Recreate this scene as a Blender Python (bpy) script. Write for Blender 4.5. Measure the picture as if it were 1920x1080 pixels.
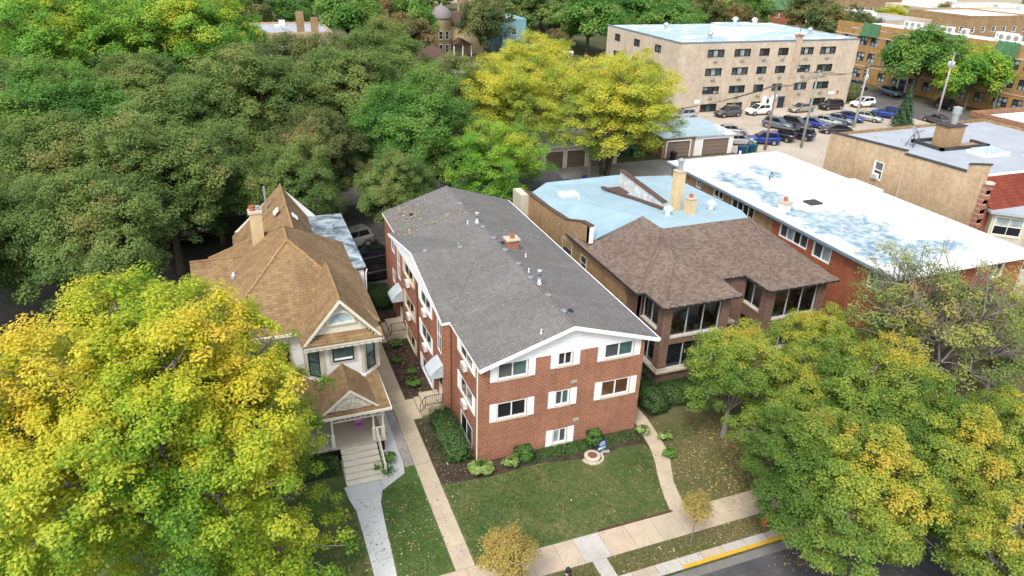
import bpy, bmesh, math, random
import numpy as np
from mathutils import Vector, Matrix
for _o in list(bpy.data.objects): bpy.data.objects.remove(_o)
scene = bpy.context.scene
COL = scene.collection
rad = math.radians

# ---------------------------------------------------------------- camera
PITCH, ROLL, YAW, FPX = rad(26.18845), rad(1.87497), rad(21.73095), 1352.746
CAM = Vector((-10.10314, -29.45568, 26.0))
fw = Vector((math.sin(YAW)*math.cos(PITCH), math.cos(YAW)*math.cos(PITCH), -math.sin(PITCH)))
rt = Vector((math.cos(YAW), -math.sin(YAW), 0)); up = rt.cross(fw)
rt2 = math.cos(ROLL)*rt + math.sin(ROLL)*up; up2 = -math.sin(ROLL)*rt + math.cos(ROLL)*up
cd = bpy.data.cameras.new('camera'); cam = bpy.data.objects.new('camera', cd); COL.objects.link(cam)
cam.matrix_world = Matrix(((rt2.x, up2.x, -fw.x, CAM.x), (rt2.y, up2.y, -fw.y, CAM.y), (rt2.z, up2.z, -fw.z, CAM.z), (0, 0, 0, 1)))
cd.sensor_width = 36; cd.sensor_fit = 'HORIZONTAL'; cd.lens = FPX/1920*36; cd.clip_start = 0.5; cd.clip_end = 4000
scene.camera = cam

# ---------------------------------------------------------------- sky, sun, exposure
SUN_EL, SUN_AZ = rad(52), rad(222)          # azimuth clockwise from +Y (towards which the sun stands)
world = bpy.data.worlds.new('World'); scene.world = world; world.use_nodes = True
wn = world.node_tree; wn.nodes.clear()
wo = wn.nodes.new('ShaderNodeOutputWorld'); wb = wn.nodes.new('ShaderNodeBackground'); ws = wn.nodes.new('ShaderNodeTexSky')
ws.sky_type = 'NISHITA'; ws.sun_disc = False; ws.sun_elevation = SUN_EL; ws.sun_rotation = SUN_AZ
ws.air_density = 1.0; ws.dust_density = 3.0; ws.ozone_density = 1.0
wh = wn.nodes.new('ShaderNodeHueSaturation'); wh.inputs['Saturation'].default_value = 0.42
wn.links.new(ws.outputs[0], wh.inputs['Color']); wn.links.new(wh.outputs[0], wb.inputs[0]); wb.inputs[1].default_value = 0.15
wn.links.new(wb.outputs[0], wo.inputs[0])
sd = bpy.data.lights.new('sun', 'SUN'); sun = bpy.data.objects.new('sun', sd); COL.objects.link(sun)
sd.energy = 1.25; sd.angle = rad(14); sd.color = (1.0, 0.95, 0.87)
sdir = Vector((math.sin(SUN_AZ)*math.cos(SUN_EL), math.cos(SUN_AZ)*math.cos(SUN_EL), math.sin(SUN_EL)))
sun.rotation_euler = (-sdir).to_track_quat('-Z', 'Y').to_euler(); sun.location = (-40, -60, 80)
vs = scene.view_settings; vs.view_transform = 'Standard'; vs.look = 'None'; vs.gamma = 1.0; vs.exposure = 1.0; vs.use_curve_mapping = False
scene.render.engine = 'CYCLES'

# ---------------------------------------------------------------- mesh helpers
class MB:
    def __init__(s): s.V = []; s.F = []
    def v(s, *ps):
        b = len(s.V); s.V += [tuple(p) for p in ps]; return list(range(b, b+len(ps)))
    def poly(s, *ps): s.F.append(s.v(*ps)); return s
    def box(s, x0, y0, z0, x1, y1, z1):
        i = s.v((x0,y0,z0),(x1,y0,z0),(x1,y1,z0),(x0,y1,z0),(x0,y0,z1),(x1,y0,z1),(x1,y1,z1),(x0,y1,z1))
        for f in ((3,2,1,0),(4,5,6,7),(0,1,5,4),(1,2,6,5),(2,3,7,6),(3,0,4,7)): s.F.append([i[k] for k in f])
        return s
    def obox(s, c, a, b, cc):      # centre and three half-axis vectors
        c, a, b, cc = map(Vector, (c, a, b, cc)); P = []
        for sz in (-1, 1):
            for sx, sy in ((-1,-1),(1,-1),(1,1),(-1,1)): P.append(c+a*sx+b*sy+cc*sz)
        i = s.v(*P)
        for f in ((3,2,1,0),(4,5,6,7),(0,1,5,4),(1,2,6,5),(2,3,7,6),(3,0,4,7)): s.F.append([i[k] for k in f])
        return s
    def slab(s, pts, t, d=(0,0,-1)):       # polygon given its top, thickened along d
        pts = [Vector(p) for p in pts]; d = Vector(d)*t
        n = len(pts); a = s.v(*pts); b = s.v(*[p+d for p in pts])
        s.F.append(a); s.F.append(b[::-1])
        for k in range(n): s.F.append([a[k], b[k], b[(k+1)%n], a[(k+1)%n]])
        return s
    def prism(s, pts, z0, z1): return s.slab([(p[0], p[1], z1) for p in pts], z1-z0)
    def tube(s, pts, rads, n=6, caps=True):
        pts = [Vector(p) for p in pts]
        if not hasattr(rads, '__len__'): rads = [rads]*len(pts)
        rings = []
        for k, p in enumerate(pts):
            d = (pts[min(k+1, len(pts)-1)]-pts[max(k-1, 0)]).normalized()
            u = d.cross(Vector((0,0,1)) if abs(d.z) < .95 else Vector((1,0,0))).normalized(); w = d.cross(u)
            rings.append(s.v(*[p+(u*math.cos(2*math.pi*j/n)+w*math.sin(2*math.pi*j/n))*rads[k] for j in range(n)]))
        for a, b in zip(rings, rings[1:]):
            for j in range(n): s.F.append([a[j], b[j], b[(j+1)%n], a[(j+1)%n]])
        if caps: s.F.append(rings[0]); s.F.append(rings[-1][::-1])
        return s
    def lathe(s, prof, c=(0,0,0), n=12, axis='z'):
        rings = []
        for r, h in prof:
            R = []
            for j in range(n):
                a = 2*math.pi*j/n; x, y = r*math.cos(a), r*math.sin(a)
                R.append((c[0]+x, c[1]+y, c[2]+h) if axis == 'z' else (c[0]+x, c[1]+h, c[2]+y))
            rings.append(s.v(*R))
        for a, b in zip(rings, rings[1:]):
            for j in range(n):
                f = [a[j], a[(j+1)%n], b[(j+1)%n], b[j]]; s.F.append(f if axis == 'z' else f[::-1])
        if prof[0][0] > 1e-4: s.F.append(rings[0][::-1] if axis == 'z' else rings[0])
        if prof[-1][0] > 1e-4: s.F.append(rings[-1] if axis == 'z' else rings[-1][::-1])
        return s
    def facade(s, O, U, W, Hh, openings, depth=.12, dz=0):   # wall with real openings; N = U x Z
        O, U = Vector(O), Vector(U); Z = Vector((0,0,1)); N = U.cross(Z)
        xs = sorted({0, W, *[o[0] for o in openings], *[o[1] for o in openings]}); zs = sorted({0, Hh, *[o[2] for o in openings], *[o[3] for o in openings]})
        xs = [x for x in xs if 0 <= x <= W]; zs = [z for z in zs if 0 <= z <= Hh]
        pt = lambda x, z, d=0: O+U*x+Z*z-N*d
        for a, b in zip(xs, xs[1:]):
            for c, d in zip(zs, zs[1:]):
                mx, mz = (a+b)/2, (c+d)/2
                if any(o[0] < mx < o[1] and o[2] < mz < o[3] for o in openings): continue
                s.poly(pt(a,c), pt(b,c), pt(b,d), pt(a,d))
        for a, b, c, d in openings:
            s.poly(pt(a,c), pt(a,d), pt(a,d,depth), pt(a,c,depth)); s.poly(pt(b,d), pt(b,c), pt(b,c,depth), pt(b,d,depth))
            s.poly(pt(b,c), pt(a,c), pt(a,c,depth), pt(b,c,depth)); s.poly(pt(a,d), pt(b,d), pt(b,d,depth), pt(a,d,depth))
        return s
    def build(s, name, mat, parent=None, smooth=False, local=False):
        me = bpy.data.meshes.new(name)
        off = Vector((0,0,0)) if (parent is None or local) else WL(parent)
        me.from_pydata([(p[0]-off.x, p[1]-off.y, p[2]-off.z) for p in s.V], [], s.F); me.update()
        uvm(me)
        if smooth: me.polygons.foreach_set('use_smooth', [True]*len(me.polygons))
        o = bpy.data.objects.new(name, me); COL.objects.link(o)
        if mat is not None: me.materials.append(mat)
        if parent is not None: o.parent = parent
        return o
def uvm(me):
    n = len(me.polygons)
    if not n: return
    lay = me.uv_layers.new(name='uv')
    co = np.empty(len(me.vertices)*3); me.vertices.foreach_get('co', co); co = co.reshape(-1, 3)
    li = np.empty(len(me.loops), np.int64); me.loops.foreach_get('vertex_index', li)
    tot = np.empty(n, np.int64); me.polygons.foreach_get('loop_total', tot)
    nr = np.empty(n*3); me.polygons.foreach_get('normal', nr); nr = nr.reshape(-1, 3)
    t = np.stack([-nr[:,1], nr[:,0], np.zeros(n)], 1); L = np.linalg.norm(t, axis=1); flat = L < 1e-3
    t[flat] = (1,0,0); L[flat] = 1; t /= L[:,None]; b = np.cross(nr, t)
    fi = np.repeat(np.arange(n), tot); p = co[li]
    lay.data.foreach_set('uv', np.stack([(p*t[fi]).sum(1), (p*b[fi]).sum(1)], 1).ravel())
def WL(o):
    l = Vector(o.location)
    while o.parent is not None: o = o.parent; l = l+o.location
    return l
def tag(o, label=None, cat=None, group=None, kind=None):
    if label: o['label'] = label
    if cat: o['category'] = cat
    if group: o['group'] = group
    if kind: o['kind'] = kind
    return o
def thing(name, loc, label, cat, group=None, rz=0):
    o = bpy.data.objects.new(name, None); COL.objects.link(o); o.location = loc; o.rotation_euler = (0,0,rz); o.empty_display_size = .3
    return tag(o, label, cat, group)
def copy_tree(o, parent=None):
    c = o.copy(); COL.objects.link(c); c.parent = parent
    for ch in o.children: copy_tree(ch, c)
    return c
def bx(*a): return MB().box(*a)

# ---------------------------------------------------------------- materials
class NM:
    def __init__(s, name, rough=.85, spec=.3):
        s.m = bpy.data.materials.new(name); s.m.use_nodes = True; s.t = s.m.node_tree
        s.b = s.t.nodes['Principled BSDF']; s.b.inputs['Roughness'].default_value = rough; s.b.inputs['Specular IOR Level'].default_value = spec
    def n(s, ty, ins=None, **kw):
        nd = s.t.nodes.new('ShaderNode'+ty)
        for k, v in kw.items(): setattr(nd, k, v)
        for k, v in (ins or {}).items():
            if isinstance(v, bpy.types.NodeSocket): s.t.links.new(v, nd.inputs[k])
            else: nd.inputs[k].default_value = v
        return nd
    def uv(s): return s.n('TexCoord').outputs['UV']
    def pos(s): return s.n('NewGeometry').outputs['Position']
    def obj(s): return s.n('TexCoord').outputs['Object']
    def noise(s, vec, scale, detail=4, rough=.6, dist=0): return s.n('TexNoise', {'Vector': vec, 'Scale': scale, 'Detail': detail, 'Roughness': rough, 'Distortion': dist}).outputs['Fac']
    def ramp(s, fac, stops):
        r = s.n('ValToRGB', {'Fac': fac}); e = r.color_ramp.elements
        while len(e) < len(stops): e.new(.5)
        for k, (p, c) in enumerate(stops): e[k].position = p; e[k].color = (*c, 1) if len(c) == 3 else c
        return r.outputs['Color']
    def mix(s, fac, a, b, mode='MIX'):
        nd = s.n('Mix', data_type='RGBA', blend_type=mode)
        for k, v in ((0, fac), (6, a), (7, b)):
            if isinstance(v, bpy.types.NodeSocket): s.t.links.new(v, nd.inputs[k])
            else: nd.inputs[k].default_value = v if k == 0 else (*v, 1)
        return nd.outputs[2]
    def math(s, op, a, b=0., c=0.):
        nd = s.n('Math', operation=op)
        for k, v in enumerate((a, b, c)):
            if isinstance(v, bpy.types.NodeSocket): s.t.links.new(v, nd.inputs[k])
            else: nd.inputs[k].default_value = v
        return nd.outputs[0]
    def col(s, c):
        if isinstance(c, bpy.types.NodeSocket): s.t.links.new(c, s.b.inputs['Base Color'])
        else: s.b.inputs['Base Color'].default_value = (*c, 1)
        return s
    def bump(s, h, strength=.5, dist=.02):
        nd = s.n('Bump', {'Height': h, 'Strength': strength, 'Distance': dist}); s.t.links.new(nd.outputs[0], s.b.inputs['Normal']); return s
def grey(v): return (v, v, v)
def plain(name, c, rough=.7, var=.15, scale=1.5, spec=.3, metal=0, bump=0):
    m = NM(name, rough, spec); m.b.inputs['Metallic'].default_value = metal
    if var:
        p = m.pos(); f = m.noise(p, scale, 5, .65); f2 = m.noise(p, scale*9, 3)
        k = m.ramp(f, [(.25, grey(1-var)), (.75, grey(1+var*.5))]); k2 = m.ramp(f2, [(.3, grey(1-var*.5)), (.7, grey(1+var*.3))])
        m.col(m.mix(1, m.mix(1, c, k, 'MULTIPLY'), k2, 'MULTIPLY'))
        if bump: m.bump(f2, bump, .02)
    else: m.col(c)
    return m.m
def brick(name, c1, c2, mortar, w=.21, h=.075, ms=.012, dirt=.3, bump=.5, c3=None, warp=0):
    m = NM(name, .9, .2); uv = m.uv()
    if warp: uv = m.n('VectorMath', {0: uv, 1: m.n('VectorMath', {0: m.n('TexNoise', {'Vector': uv, 'Scale': 1.2}).outputs['Color'], 'Scale': warp}, operation='SCALE').outputs[0]}, operation='ADD').outputs[0]
    bt = m.n('TexBrick', {'Vector': uv, 'Color1': (*c1, 1), 'Color2': (*c2, 1), 'Mortar': (*mortar, 1), 'Scale': 1., 'Mortar Size': ms, 'Mortar Smooth': .2, 'Bias': 0., 'Brick Width': w, 'Row Height': h})
    c = bt.outputs['Color']; p = m.pos()
    if c3:
        b2 = m.n('TexBrick', {'Vector': uv, 'Color1': (0,0,0,1), 'Color2': (1,1,1,1), 'Mortar': (0,0,0,1), 'Scale': 1., 'Mortar Size': 0., 'Bias': -.35, 'Brick Width': w, 'Row Height': h*3}, offset=.37)
        c = m.mix(m.math('MULTIPLY', b2.outputs['Color'], .55), c, c3)
    d = m.ramp(m.noise(p, .45, 6, .7), [(.3, grey(1-dirt)), (.7, grey(1.08))]); d2 = m.ramp(m.noise(p, 3.5, 4, .7), [(.25, grey(1-dirt*.6)), (.75, grey(1.08))])
    sv = m.n('VectorMath', {0: m.uv(), 1: (1.6,.22,1)}, operation='MULTIPLY').outputs[0]; st = m.ramp(m.noise(sv, 1.3, 5, .7), [(.30, grey(1-dirt*.9)), (.52, grey(1)), (.75, grey(1.06))])
    m.col(m.mix(1, m.mix(1, m.mix(1, c, d, 'MULTIPLY'), d2, 'MULTIPLY'), st, 'MULTIPLY'))
    m.bump(m.math('SUBTRACT', 1., bt.outputs['Fac']), bump, .012)
    return m.m
def shingle(name, cols, w=.3, h=.15, ms=.012, mort=.35, dirt=.3, leaves=None, mottle=.5):
    m = NM(name, .95, .15); uv = m.uv()
    a = m.n('TexBrick', {'Vector': uv, 'Color1': (*cols[0], 1), 'Color2': (*cols[1], 1), 'Mortar': (*[x*mort for x in cols[0]], 1), 'Scale': 1., 'Mortar Size': ms, 'Mortar Smooth': .3, 'Bias': 0., 'Brick Width': w, 'Row Height': h}, offset_frequency=2, offset=.43)
    b = m.n('TexBrick', {'Vector': uv, 'Color1': (0,0,0,1), 'Color2': (1,1,1,1), 'Mortar': (0,0,0,1), 'Scale': 1., 'Mortar Size': 0., 'Bias': -.2, 'Brick Width': w*.62, 'Row Height': h}, offset=.31)
    c = m.mix(m.math('MULTIPLY', b.outputs['Color'], mottle), a.outputs['Color'], cols[2]); p = m.pos()
    d = m.ramp(m.noise(p, .35, 6, .7), [(.3, grey(1-dirt)), (.7, grey(1.12))]); d2 = m.ramp(m.noise(p, 5, 4, .7), [(.25, grey(1-dirt*.5)), (.75, grey(1.1))])
    sv = m.n('VectorMath', {0: uv, 1: (1.3,.13,1)}, operation='MULTIPLY').outputs[0]; st = m.ramp(m.noise(sv, 1.1, 5, .7), [(.30, grey(1-dirt)), (.55, grey(1)), (.75, grey(1.1))])
    c = m.mix(1, m.mix(1, m.mix(1, c, d, 'MULTIPLY'), d2, 'MULTIPLY'), st, 'MULTIPLY')
    m.col(c); m.bump(m.math('ADD', m.math('SUBTRACT', 1., a.outputs['Fac']), m.math('MULTIPLY', b.outputs['Color'], .4)), .6, .015)
    return m.m
def siding(name, c, h=.12, dirt=.1):
    m = NM(name, .6, .3); uv = m.uv(); v = m.n('SeparateXYZ', {0: uv}).outputs[1]
    f = m.math('FRACT', m.math('DIVIDE', v, h))
    p = m.pos(); d = m.ramp(m.noise(p, .8, 5, .7), [(.3, grey(1-dirt)), (.7, grey(1.02))])
    line = m.ramp(f, [(0., grey(.62)), (.12, grey(1)), (1., grey(1))])
    m.col(m.mix(1, m.mix(1, c, d, 'MULTIPLY'), line, 'MULTIPLY')); m.bump(f, .6, .02); return m.m
def glass(name, c, rough=.06, streak=None):
    m = NM(name, rough, .5); m.b.inputs['IOR'].default_value = 1.5
    p = m.pos(); f = m.noise(p, 1.7, 3, .5)
    m.col(m.mix(1, c, m.ramp(f, [(.3, grey(.65)), (.7, grey(1.3))]), 'MULTIPLY')); m.b.inputs['Coat Weight'].default_value = .6; m.b.inputs['Coat Roughness'].default_value = .03
    return m.m
MT = {}
MT['brick_red'] = brick('brick_red', (.235,.056,.024), (.335,.10,.045), (.45,.31,.225), w=.23, h=.088, ms=.014, dirt=.2)
MT['brick_redside'] = MT['brick_red']
MT['brick_orange'] = brick('brick_orange', (.33,.09,.04), (.42,.13,.06), (.34,.17,.11), w=.215, h=.08, ms=.010, dirt=.25)
MT['brick_brown'] = brick('brick_brown', (.085,.035,.026), (.19,.085,.055), (.34,.26,.20), w=.23, h=.088, ms=.014, dirt=.2)
MT['brick_tan'] = brick('brick_tan', (.36,.225,.105), (.45,.30,.155), (.30,.23,.16), w=.215, h=.085, ms=.010, dirt=.24, c3=(.24,.14,.07))
MT['brick_tanlight'] = brick('brick_tanlight', (.50,.36,.21), (.57,.42,.26), (.45,.36,.26), w=.215, h=.085, ms=.010, dirt=.20, c3=(.34,.22,.12))
MT['brick_beige'] = brick('brick_beige', (.54,.45,.35), (.60,.51,.40), (.52,.45,.36), w=.3, h=.1, ms=.008, dirt=.2, c3=(.46,.34,.22))
MT['brick_gold'] = brick('brick_gold', (.42,.24,.075), (.50,.30,.11), (.40,.27,.15), w=.25, h=.09, ms=.01, dirt=.3, c3=(.30,.15,.05))
MT['brick_cream'] = brick('brick_cream', (.60,.46,.26), (.66,.51,.31), (.56,.45,.30), w=.215, h=.085, ms=.009, dirt=.15)
MT['shingle_grey'] = shingle('shingle_grey', ((.195,.19,.182), (.165,.16,.154), (.108,.105,.102)), w=.36, h=.16, ms=.014, mort=.55, dirt=.12, mottle=.45)
MT['shingle_brown'] = shingle('shingle_brown', ((.205,.156,.125), (.185,.14,.112), (.088,.062,.05)), w=.42, h=.18, ms=.012, mort=.5, dirt=.12, mottle=.8)
MT['shingle_tan'] = shingle('shingle_tan', ((.27,.175,.09), (.215,.135,.068), (.34,.235,.13)), w=.46, h=.19, ms=.014, mort=.5, dirt=.22, mottle=.6)
MT['shingle_dark'] = shingle('shingle_dark', ((.13,.075,.06), (.10,.06,.05), (.16,.10,.08)), w=.35, h=.16, dirt=.3)
MT['tile_red'] = shingle('tile_red', ((.22,.05,.032), (.18,.042,.027), (.25,.065,.042)), w=.32, h=.30, ms=.02, mort=.5, dirt=.2)
MT['tile_green'] = shingle('tile_green', ((.08,.19,.09), (.06,.15,.07), (.11,.23,.12)), w=.32, h=.32, ms=.02, mort=.5, dirt=.2)
MT['siding_white'] = siding('siding_white', (.82,.82,.80)); MT['siding_gable'] = siding('siding_gable', (.84,.85,.85), h=.2)
MT['siding_cream'] = siding('siding_cream', (.70,.66,.52)); MT['siding_blue'] = siding('siding_blue', (.22,.40,.46))
MT['white'] = plain('white_paint', (.84,.85,.85), .5, .06, 1.2); MT['cream'] = plain('cream_paint', (.74,.70,.58), .55, .1)
MT['taupe'] = plain('taupe_trim', (.50,.46,.38), .6, .1); MT['stucco'] = plain('stucco', (.52,.48,.38), .9, .15, .8); MT['limestone'] = plain('limestone', (.52,.46,.37), .85, .25, 2)
MT['beigeframe'] = plain('beige_frame', (.62,.53,.38), .6, .08)
MT['awning'] = plain('awning_metal', (.47,.53,.56), .45, .2, 2.0); MT['galv'] = plain('galvanised', (.52,.56,.58), .35, .15, 6, metal=.6); MT['darkgutter'] = plain('dark_gutter', (.035,.03,.028), .5, .1)
MT['bluegutter'] = plain('blue_gutter', (.16,.21,.25), .45, .2, 3); MT['iron'] = plain('iron', (.02,.02,.022), .5, 0); MT['copingbrown'] = plain('coping_brown', (.11,.065,.05), .8, .4, 3); MT['copingdark'] = plain('coping_dark', (.055,.052,.055), .8, .3, 3)
MT['concrete'] = plain('concrete_grey', (.46,.44,.40), .9, .22, .9, bump=.2); MT['concrete_tan'] = plain('concrete_tan', (.48,.40,.30), .9, .2, 1.1, bump=.2); MT['concrete_white'] = plain('concrete_white', (.56,.57,.56), .9, .14, 1.0, bump=.15); MT['joint'] = plain('joint_soil', (.10,.085,.065), .95, .3, 3)
MT['yellowkerb'] = plain('yellow_kerb', (.62,.36,.03), .8, .25, 5); MT['terracotta'] = plain('terracotta', (.40,.13,.06), .85, .2, 6)
MT['vent'] = plain('vent_grey', (.20,.23,.25), .6, .1); MT['ventdark'] = plain('vent_dark', (.02,.02,.025), .6, 0)
MT['tyre'] = plain('tyre', (.015,.015,.016), .85, 0); MT['rim'] = plain('rim', (.42,.43,.45), .3, 0, metal=.8); MT['acwhite'] = plain('ac_white', (.72,.72,.70), .5, .1); MT['fan'] = plain('fan_grille', (.26,.27,.27), .6, .1)
MT['wood'] = plain('pole_wood', (.22,.17,.13), .9, .3, 2); MT['polegreen'] = plain('pole_green', (.24,.27,.22), .9, .25, 2); MT['polegrey'] = plain('pole_grey', (.38,.35,.31), .9, .25, 2)
MT['garagedoor'] = siding('garage_door', (.20,.145,.12), h=.5); MT['roofdark'] = plain('roof_dark', (.055,.055,.06), .9, .3, .8); MT['roofgrey'] = plain('roof_grey', (.36,.39,.43), .75, .16, .5); MT['roofwhite'] = plain('roof_white_plain', (.80,.81,.82), .7, .1, .4)
MT['binblue'] = plain('bin_blue', (.012,.035,.16), .5, 0); MT['bingreen'] = plain('bin_green', (.01,.12,.085), .5, 0); MT['binblack'] = plain('bin_black', (.02,.02,.022), .5, 0)
MT['purple'] = plain('purple_plastic', (.42,.18,.42), .5, 0); MT['signblue'] = plain('sign_blue', (.03,.045,.22), .5, 0); MT['signwhite'] = plain('sign_white', (.78,.82,.85), .5, 0); MT['signteal'] = plain('sign_teal', (.25,.55,.65), .5, 0)
MT['red'] = plain('hydrant_red', (.5,.03,.02), .5, .1); MT['bark'] = plain('bark', (.11,.085,.065), .95, .35, 4, bump=.5); MT['barkgrey'] = plain('bark_grey', (.21,.185,.16), .95, .3, 4, bump=.5)
MT['g_teal'] = glass('glass_teal', (.055,.11,.105)); MT['g_dark'] = glass('glass_dark', (.022,.026,.028)); MT['g_grey'] = glass('glass_grey', (.06,.07,.075)); MT['g_pale'] = glass('glass_pale', (.30,.36,.36), .15); MT['g_curtain'] = glass('glass_curtain', (.09,.04,.02)); MT['g_black'] = glass('glass_black', (.012,.013,.018)); MT['g_sky'] = glass('glass_sky', (.36,.46,.52), .1)
def clear_glass():
    m = NM('glass_clear', .05, .5); tr = m.n('BsdfTransparent', {'Color': (.85,.88,.88,1)}); gl = m.n('BsdfGlossy', {'Color': (.9,.95,1,1), 'Roughness': .04}); fr = m.n('Fresnel', {'IOR': 1.5}); f2 = m.math('ADD', fr.outputs[0], .06)
    mx = m.n('MixShader', {0: f2, 1: tr.outputs[0], 2: gl.outputs[0]}); m.t.links.new(mx.outputs[0], m.t.nodes['Material Output'].inputs['Surface']); return m.m
MT['g_clear'] = clear_glass(); MT['cushion'] = plain('cushion', (.42,.20,.08), .9, .2, 5); MT['cushion2'] = plain('cushion_grey', (.30,.33,.34), .9, .2, 5)
MT['blackframe'] = plain('black_frame', (.018,.016,.015), .5, 0); MT['alu'] = plain('aluminium', (.50,.51,.52), .4, .05); MT['doorbrown'] = plain('door_brown', (.05,.02,.015), .6, .1); MT['doorblue'] = plain('door_blue', (.03,.035,.06), .5, .1)
def roof_blue(name, c, patches=None, pcol=(.75,.76,.76), amount=.5, sc=.25):
    m = NM(name, .45, .4); p = m.pos(); f = m.noise(p, .6, 6, .7); f2 = m.noise(p, 6, 4, .7)
    c = m.mix(1, c, m.ramp(f, [(.3, grey(.84)), (.7, grey(1.1))]), 'MULTIPLY'); c = m.mix(1, c, m.ramp(f2, [(.3, grey(.93)), (.7, grey(1.05))]), 'MULTIPLY')
    sp = m.ramp(m.noise(p, 2.6, 5, .8), [(.70, grey(0)), (.74, grey(1))]); c = m.mix(m.math('MULTIPLY', sp, .5), c, (.10,.11,.12))
    if patches:
        k = m.ramp(m.noise(p, sc, 6, .65, 1.2), [(patches, grey(0)), (patches+.025, grey(1))]); c = m.mix(k, c, pcol)
    sx = m.n('SeparateXYZ', {0: p}); s1 = m.ramp(m.math('FRACT', m.math('DIVIDE', sx.outputs[1], 1.0)), [(0., grey(.88)), (.05, grey(1)), (1., grey(1))]); c = m.mix(1, c, s1, 'MULTIPLY')
    m.col(c); m.bump(f, .25, .05); return m.m
MT['roof_blue'] = roof_blue('roof_blue', (.29,.42,.48)); MT['roof_beige'] = roof_blue('roof_silver_patched', (.34,.46,.51), .55, (.78,.78,.75), sc=.16)
def metal_roof():
    m = NM('roof_oxidised', .4, .5); m.b.inputs['Metallic'].default_value = .25; p = m.pos()
    f = m.noise(p, .9, 7, .72, .8); m.col(m.ramp(f, [(.34, (.045,.055,.065)), (.46, (.13,.155,.18)), (.56, (.36,.43,.47)), (.68, (.52,.60,.63))])); m.bump(f, .3, .03); return m.m
MT['roof_oxid'] = metal_roof()
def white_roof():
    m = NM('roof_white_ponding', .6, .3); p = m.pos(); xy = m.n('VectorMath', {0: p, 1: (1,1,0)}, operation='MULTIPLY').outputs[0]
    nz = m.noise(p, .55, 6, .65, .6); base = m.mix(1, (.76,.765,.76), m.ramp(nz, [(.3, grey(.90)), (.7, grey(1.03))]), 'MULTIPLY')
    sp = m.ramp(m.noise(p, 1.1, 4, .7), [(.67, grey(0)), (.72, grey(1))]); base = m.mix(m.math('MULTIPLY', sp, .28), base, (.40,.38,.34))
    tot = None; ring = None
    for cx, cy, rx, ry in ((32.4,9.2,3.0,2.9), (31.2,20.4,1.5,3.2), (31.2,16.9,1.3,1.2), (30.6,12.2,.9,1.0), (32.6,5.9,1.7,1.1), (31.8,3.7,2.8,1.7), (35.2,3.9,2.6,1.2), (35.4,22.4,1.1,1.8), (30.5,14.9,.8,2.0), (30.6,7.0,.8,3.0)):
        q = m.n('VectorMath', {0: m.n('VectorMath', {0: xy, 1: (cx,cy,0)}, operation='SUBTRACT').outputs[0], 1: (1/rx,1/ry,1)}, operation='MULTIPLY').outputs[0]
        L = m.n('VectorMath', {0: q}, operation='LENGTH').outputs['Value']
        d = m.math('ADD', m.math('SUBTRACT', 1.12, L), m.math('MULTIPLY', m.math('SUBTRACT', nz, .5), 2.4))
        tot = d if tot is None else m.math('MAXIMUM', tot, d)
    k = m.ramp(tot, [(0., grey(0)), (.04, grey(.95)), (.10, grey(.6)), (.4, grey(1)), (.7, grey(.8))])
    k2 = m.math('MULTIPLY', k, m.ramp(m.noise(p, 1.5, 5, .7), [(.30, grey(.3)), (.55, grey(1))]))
    c = m.mix(k2, base, m.ramp(m.noise(p, .8, 4), [(.35, (.045,.15,.22)), (.65, (.20,.33,.40))]))  # blue ponding: stain plus reflected sky, both painted into the roof colour
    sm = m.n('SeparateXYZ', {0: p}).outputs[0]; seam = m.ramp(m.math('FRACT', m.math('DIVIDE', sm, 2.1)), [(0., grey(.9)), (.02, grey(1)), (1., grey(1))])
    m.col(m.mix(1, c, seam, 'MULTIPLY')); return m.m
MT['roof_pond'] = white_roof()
def ground_mat(name, cols, sc=.5, fine=14, rough=.95, bump=.5, mid=2.2, wide=0):
    m = NM(name, rough, .15); p = m.pos(); a = m.noise(p, sc, 6, .65); b = m.noise(p, mid, 5, .7); f = m.noise(p, fine, 3, .7)
    c = m.ramp(m.math('ADD', m.math('MULTIPLY', a, .55), m.math('MULTIPLY', b, .45)), [(.40 if wide else .36, cols[0]), (.50, cols[1]), (.58 if wide else .62, cols[2])])
    c = m.mix(1, c, m.ramp(f, [(.28, grey(.55)), (.72, grey(1.4))]), 'MULTIPLY'); m.col(c); m.bump(f, bump, .05); return m.m
MT['lawn'] = ground_mat('lawn', ((.05,.10,.025), (.095,.128,.042), (.20,.17,.078)), .45, 18, mid=2.4); MT['lawn_dry'] = ground_mat('lawn_dry', ((.07,.095,.034), (.125,.115,.052), (.17,.13,.07)), .4); MT['lawn_lush'] = ground_mat('lawn_lush', ((.05,.11,.028), (.075,.13,.036), (.14,.155,.058)), .4)
MT['mulch'] = ground_mat('mulch', ((.035,.027,.021), (.06,.045,.033), (.10,.075,.055)), .8, 22); MT['asphalt'] = ground_mat('asphalt', ((.05,.05,.054), (.075,.075,.08), (.105,.103,.105)), .35, 30, .9, .2, mid=1.2); MT['asphalt_lot'] = ground_mat('asphalt_lot', ((.07,.07,.072), (.11,.105,.10), (.16,.15,.145)), .25, 20, .9, .2)
MT['gravel'] = ground_mat('gravel', ((.22,.21,.20), (.32,.31,.29), (.42,.40,.38)), .6, 18); MT['soil'] = ground_mat('soil', ((.055,.07,.03), (.09,.10,.05), (.14,.135,.085)), .15, 8); MT['alley'] = ground_mat('alley_concrete', ((.24,.23,.215), (.31,.295,.27), (.37,.35,.32)), .18, 12, .9, .15); MT['lot'] = ground_mat('lot_concrete', ((.34,.29,.23), (.42,.365,.295), (.48,.42,.35)), .15, 12, .9, .15)
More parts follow.
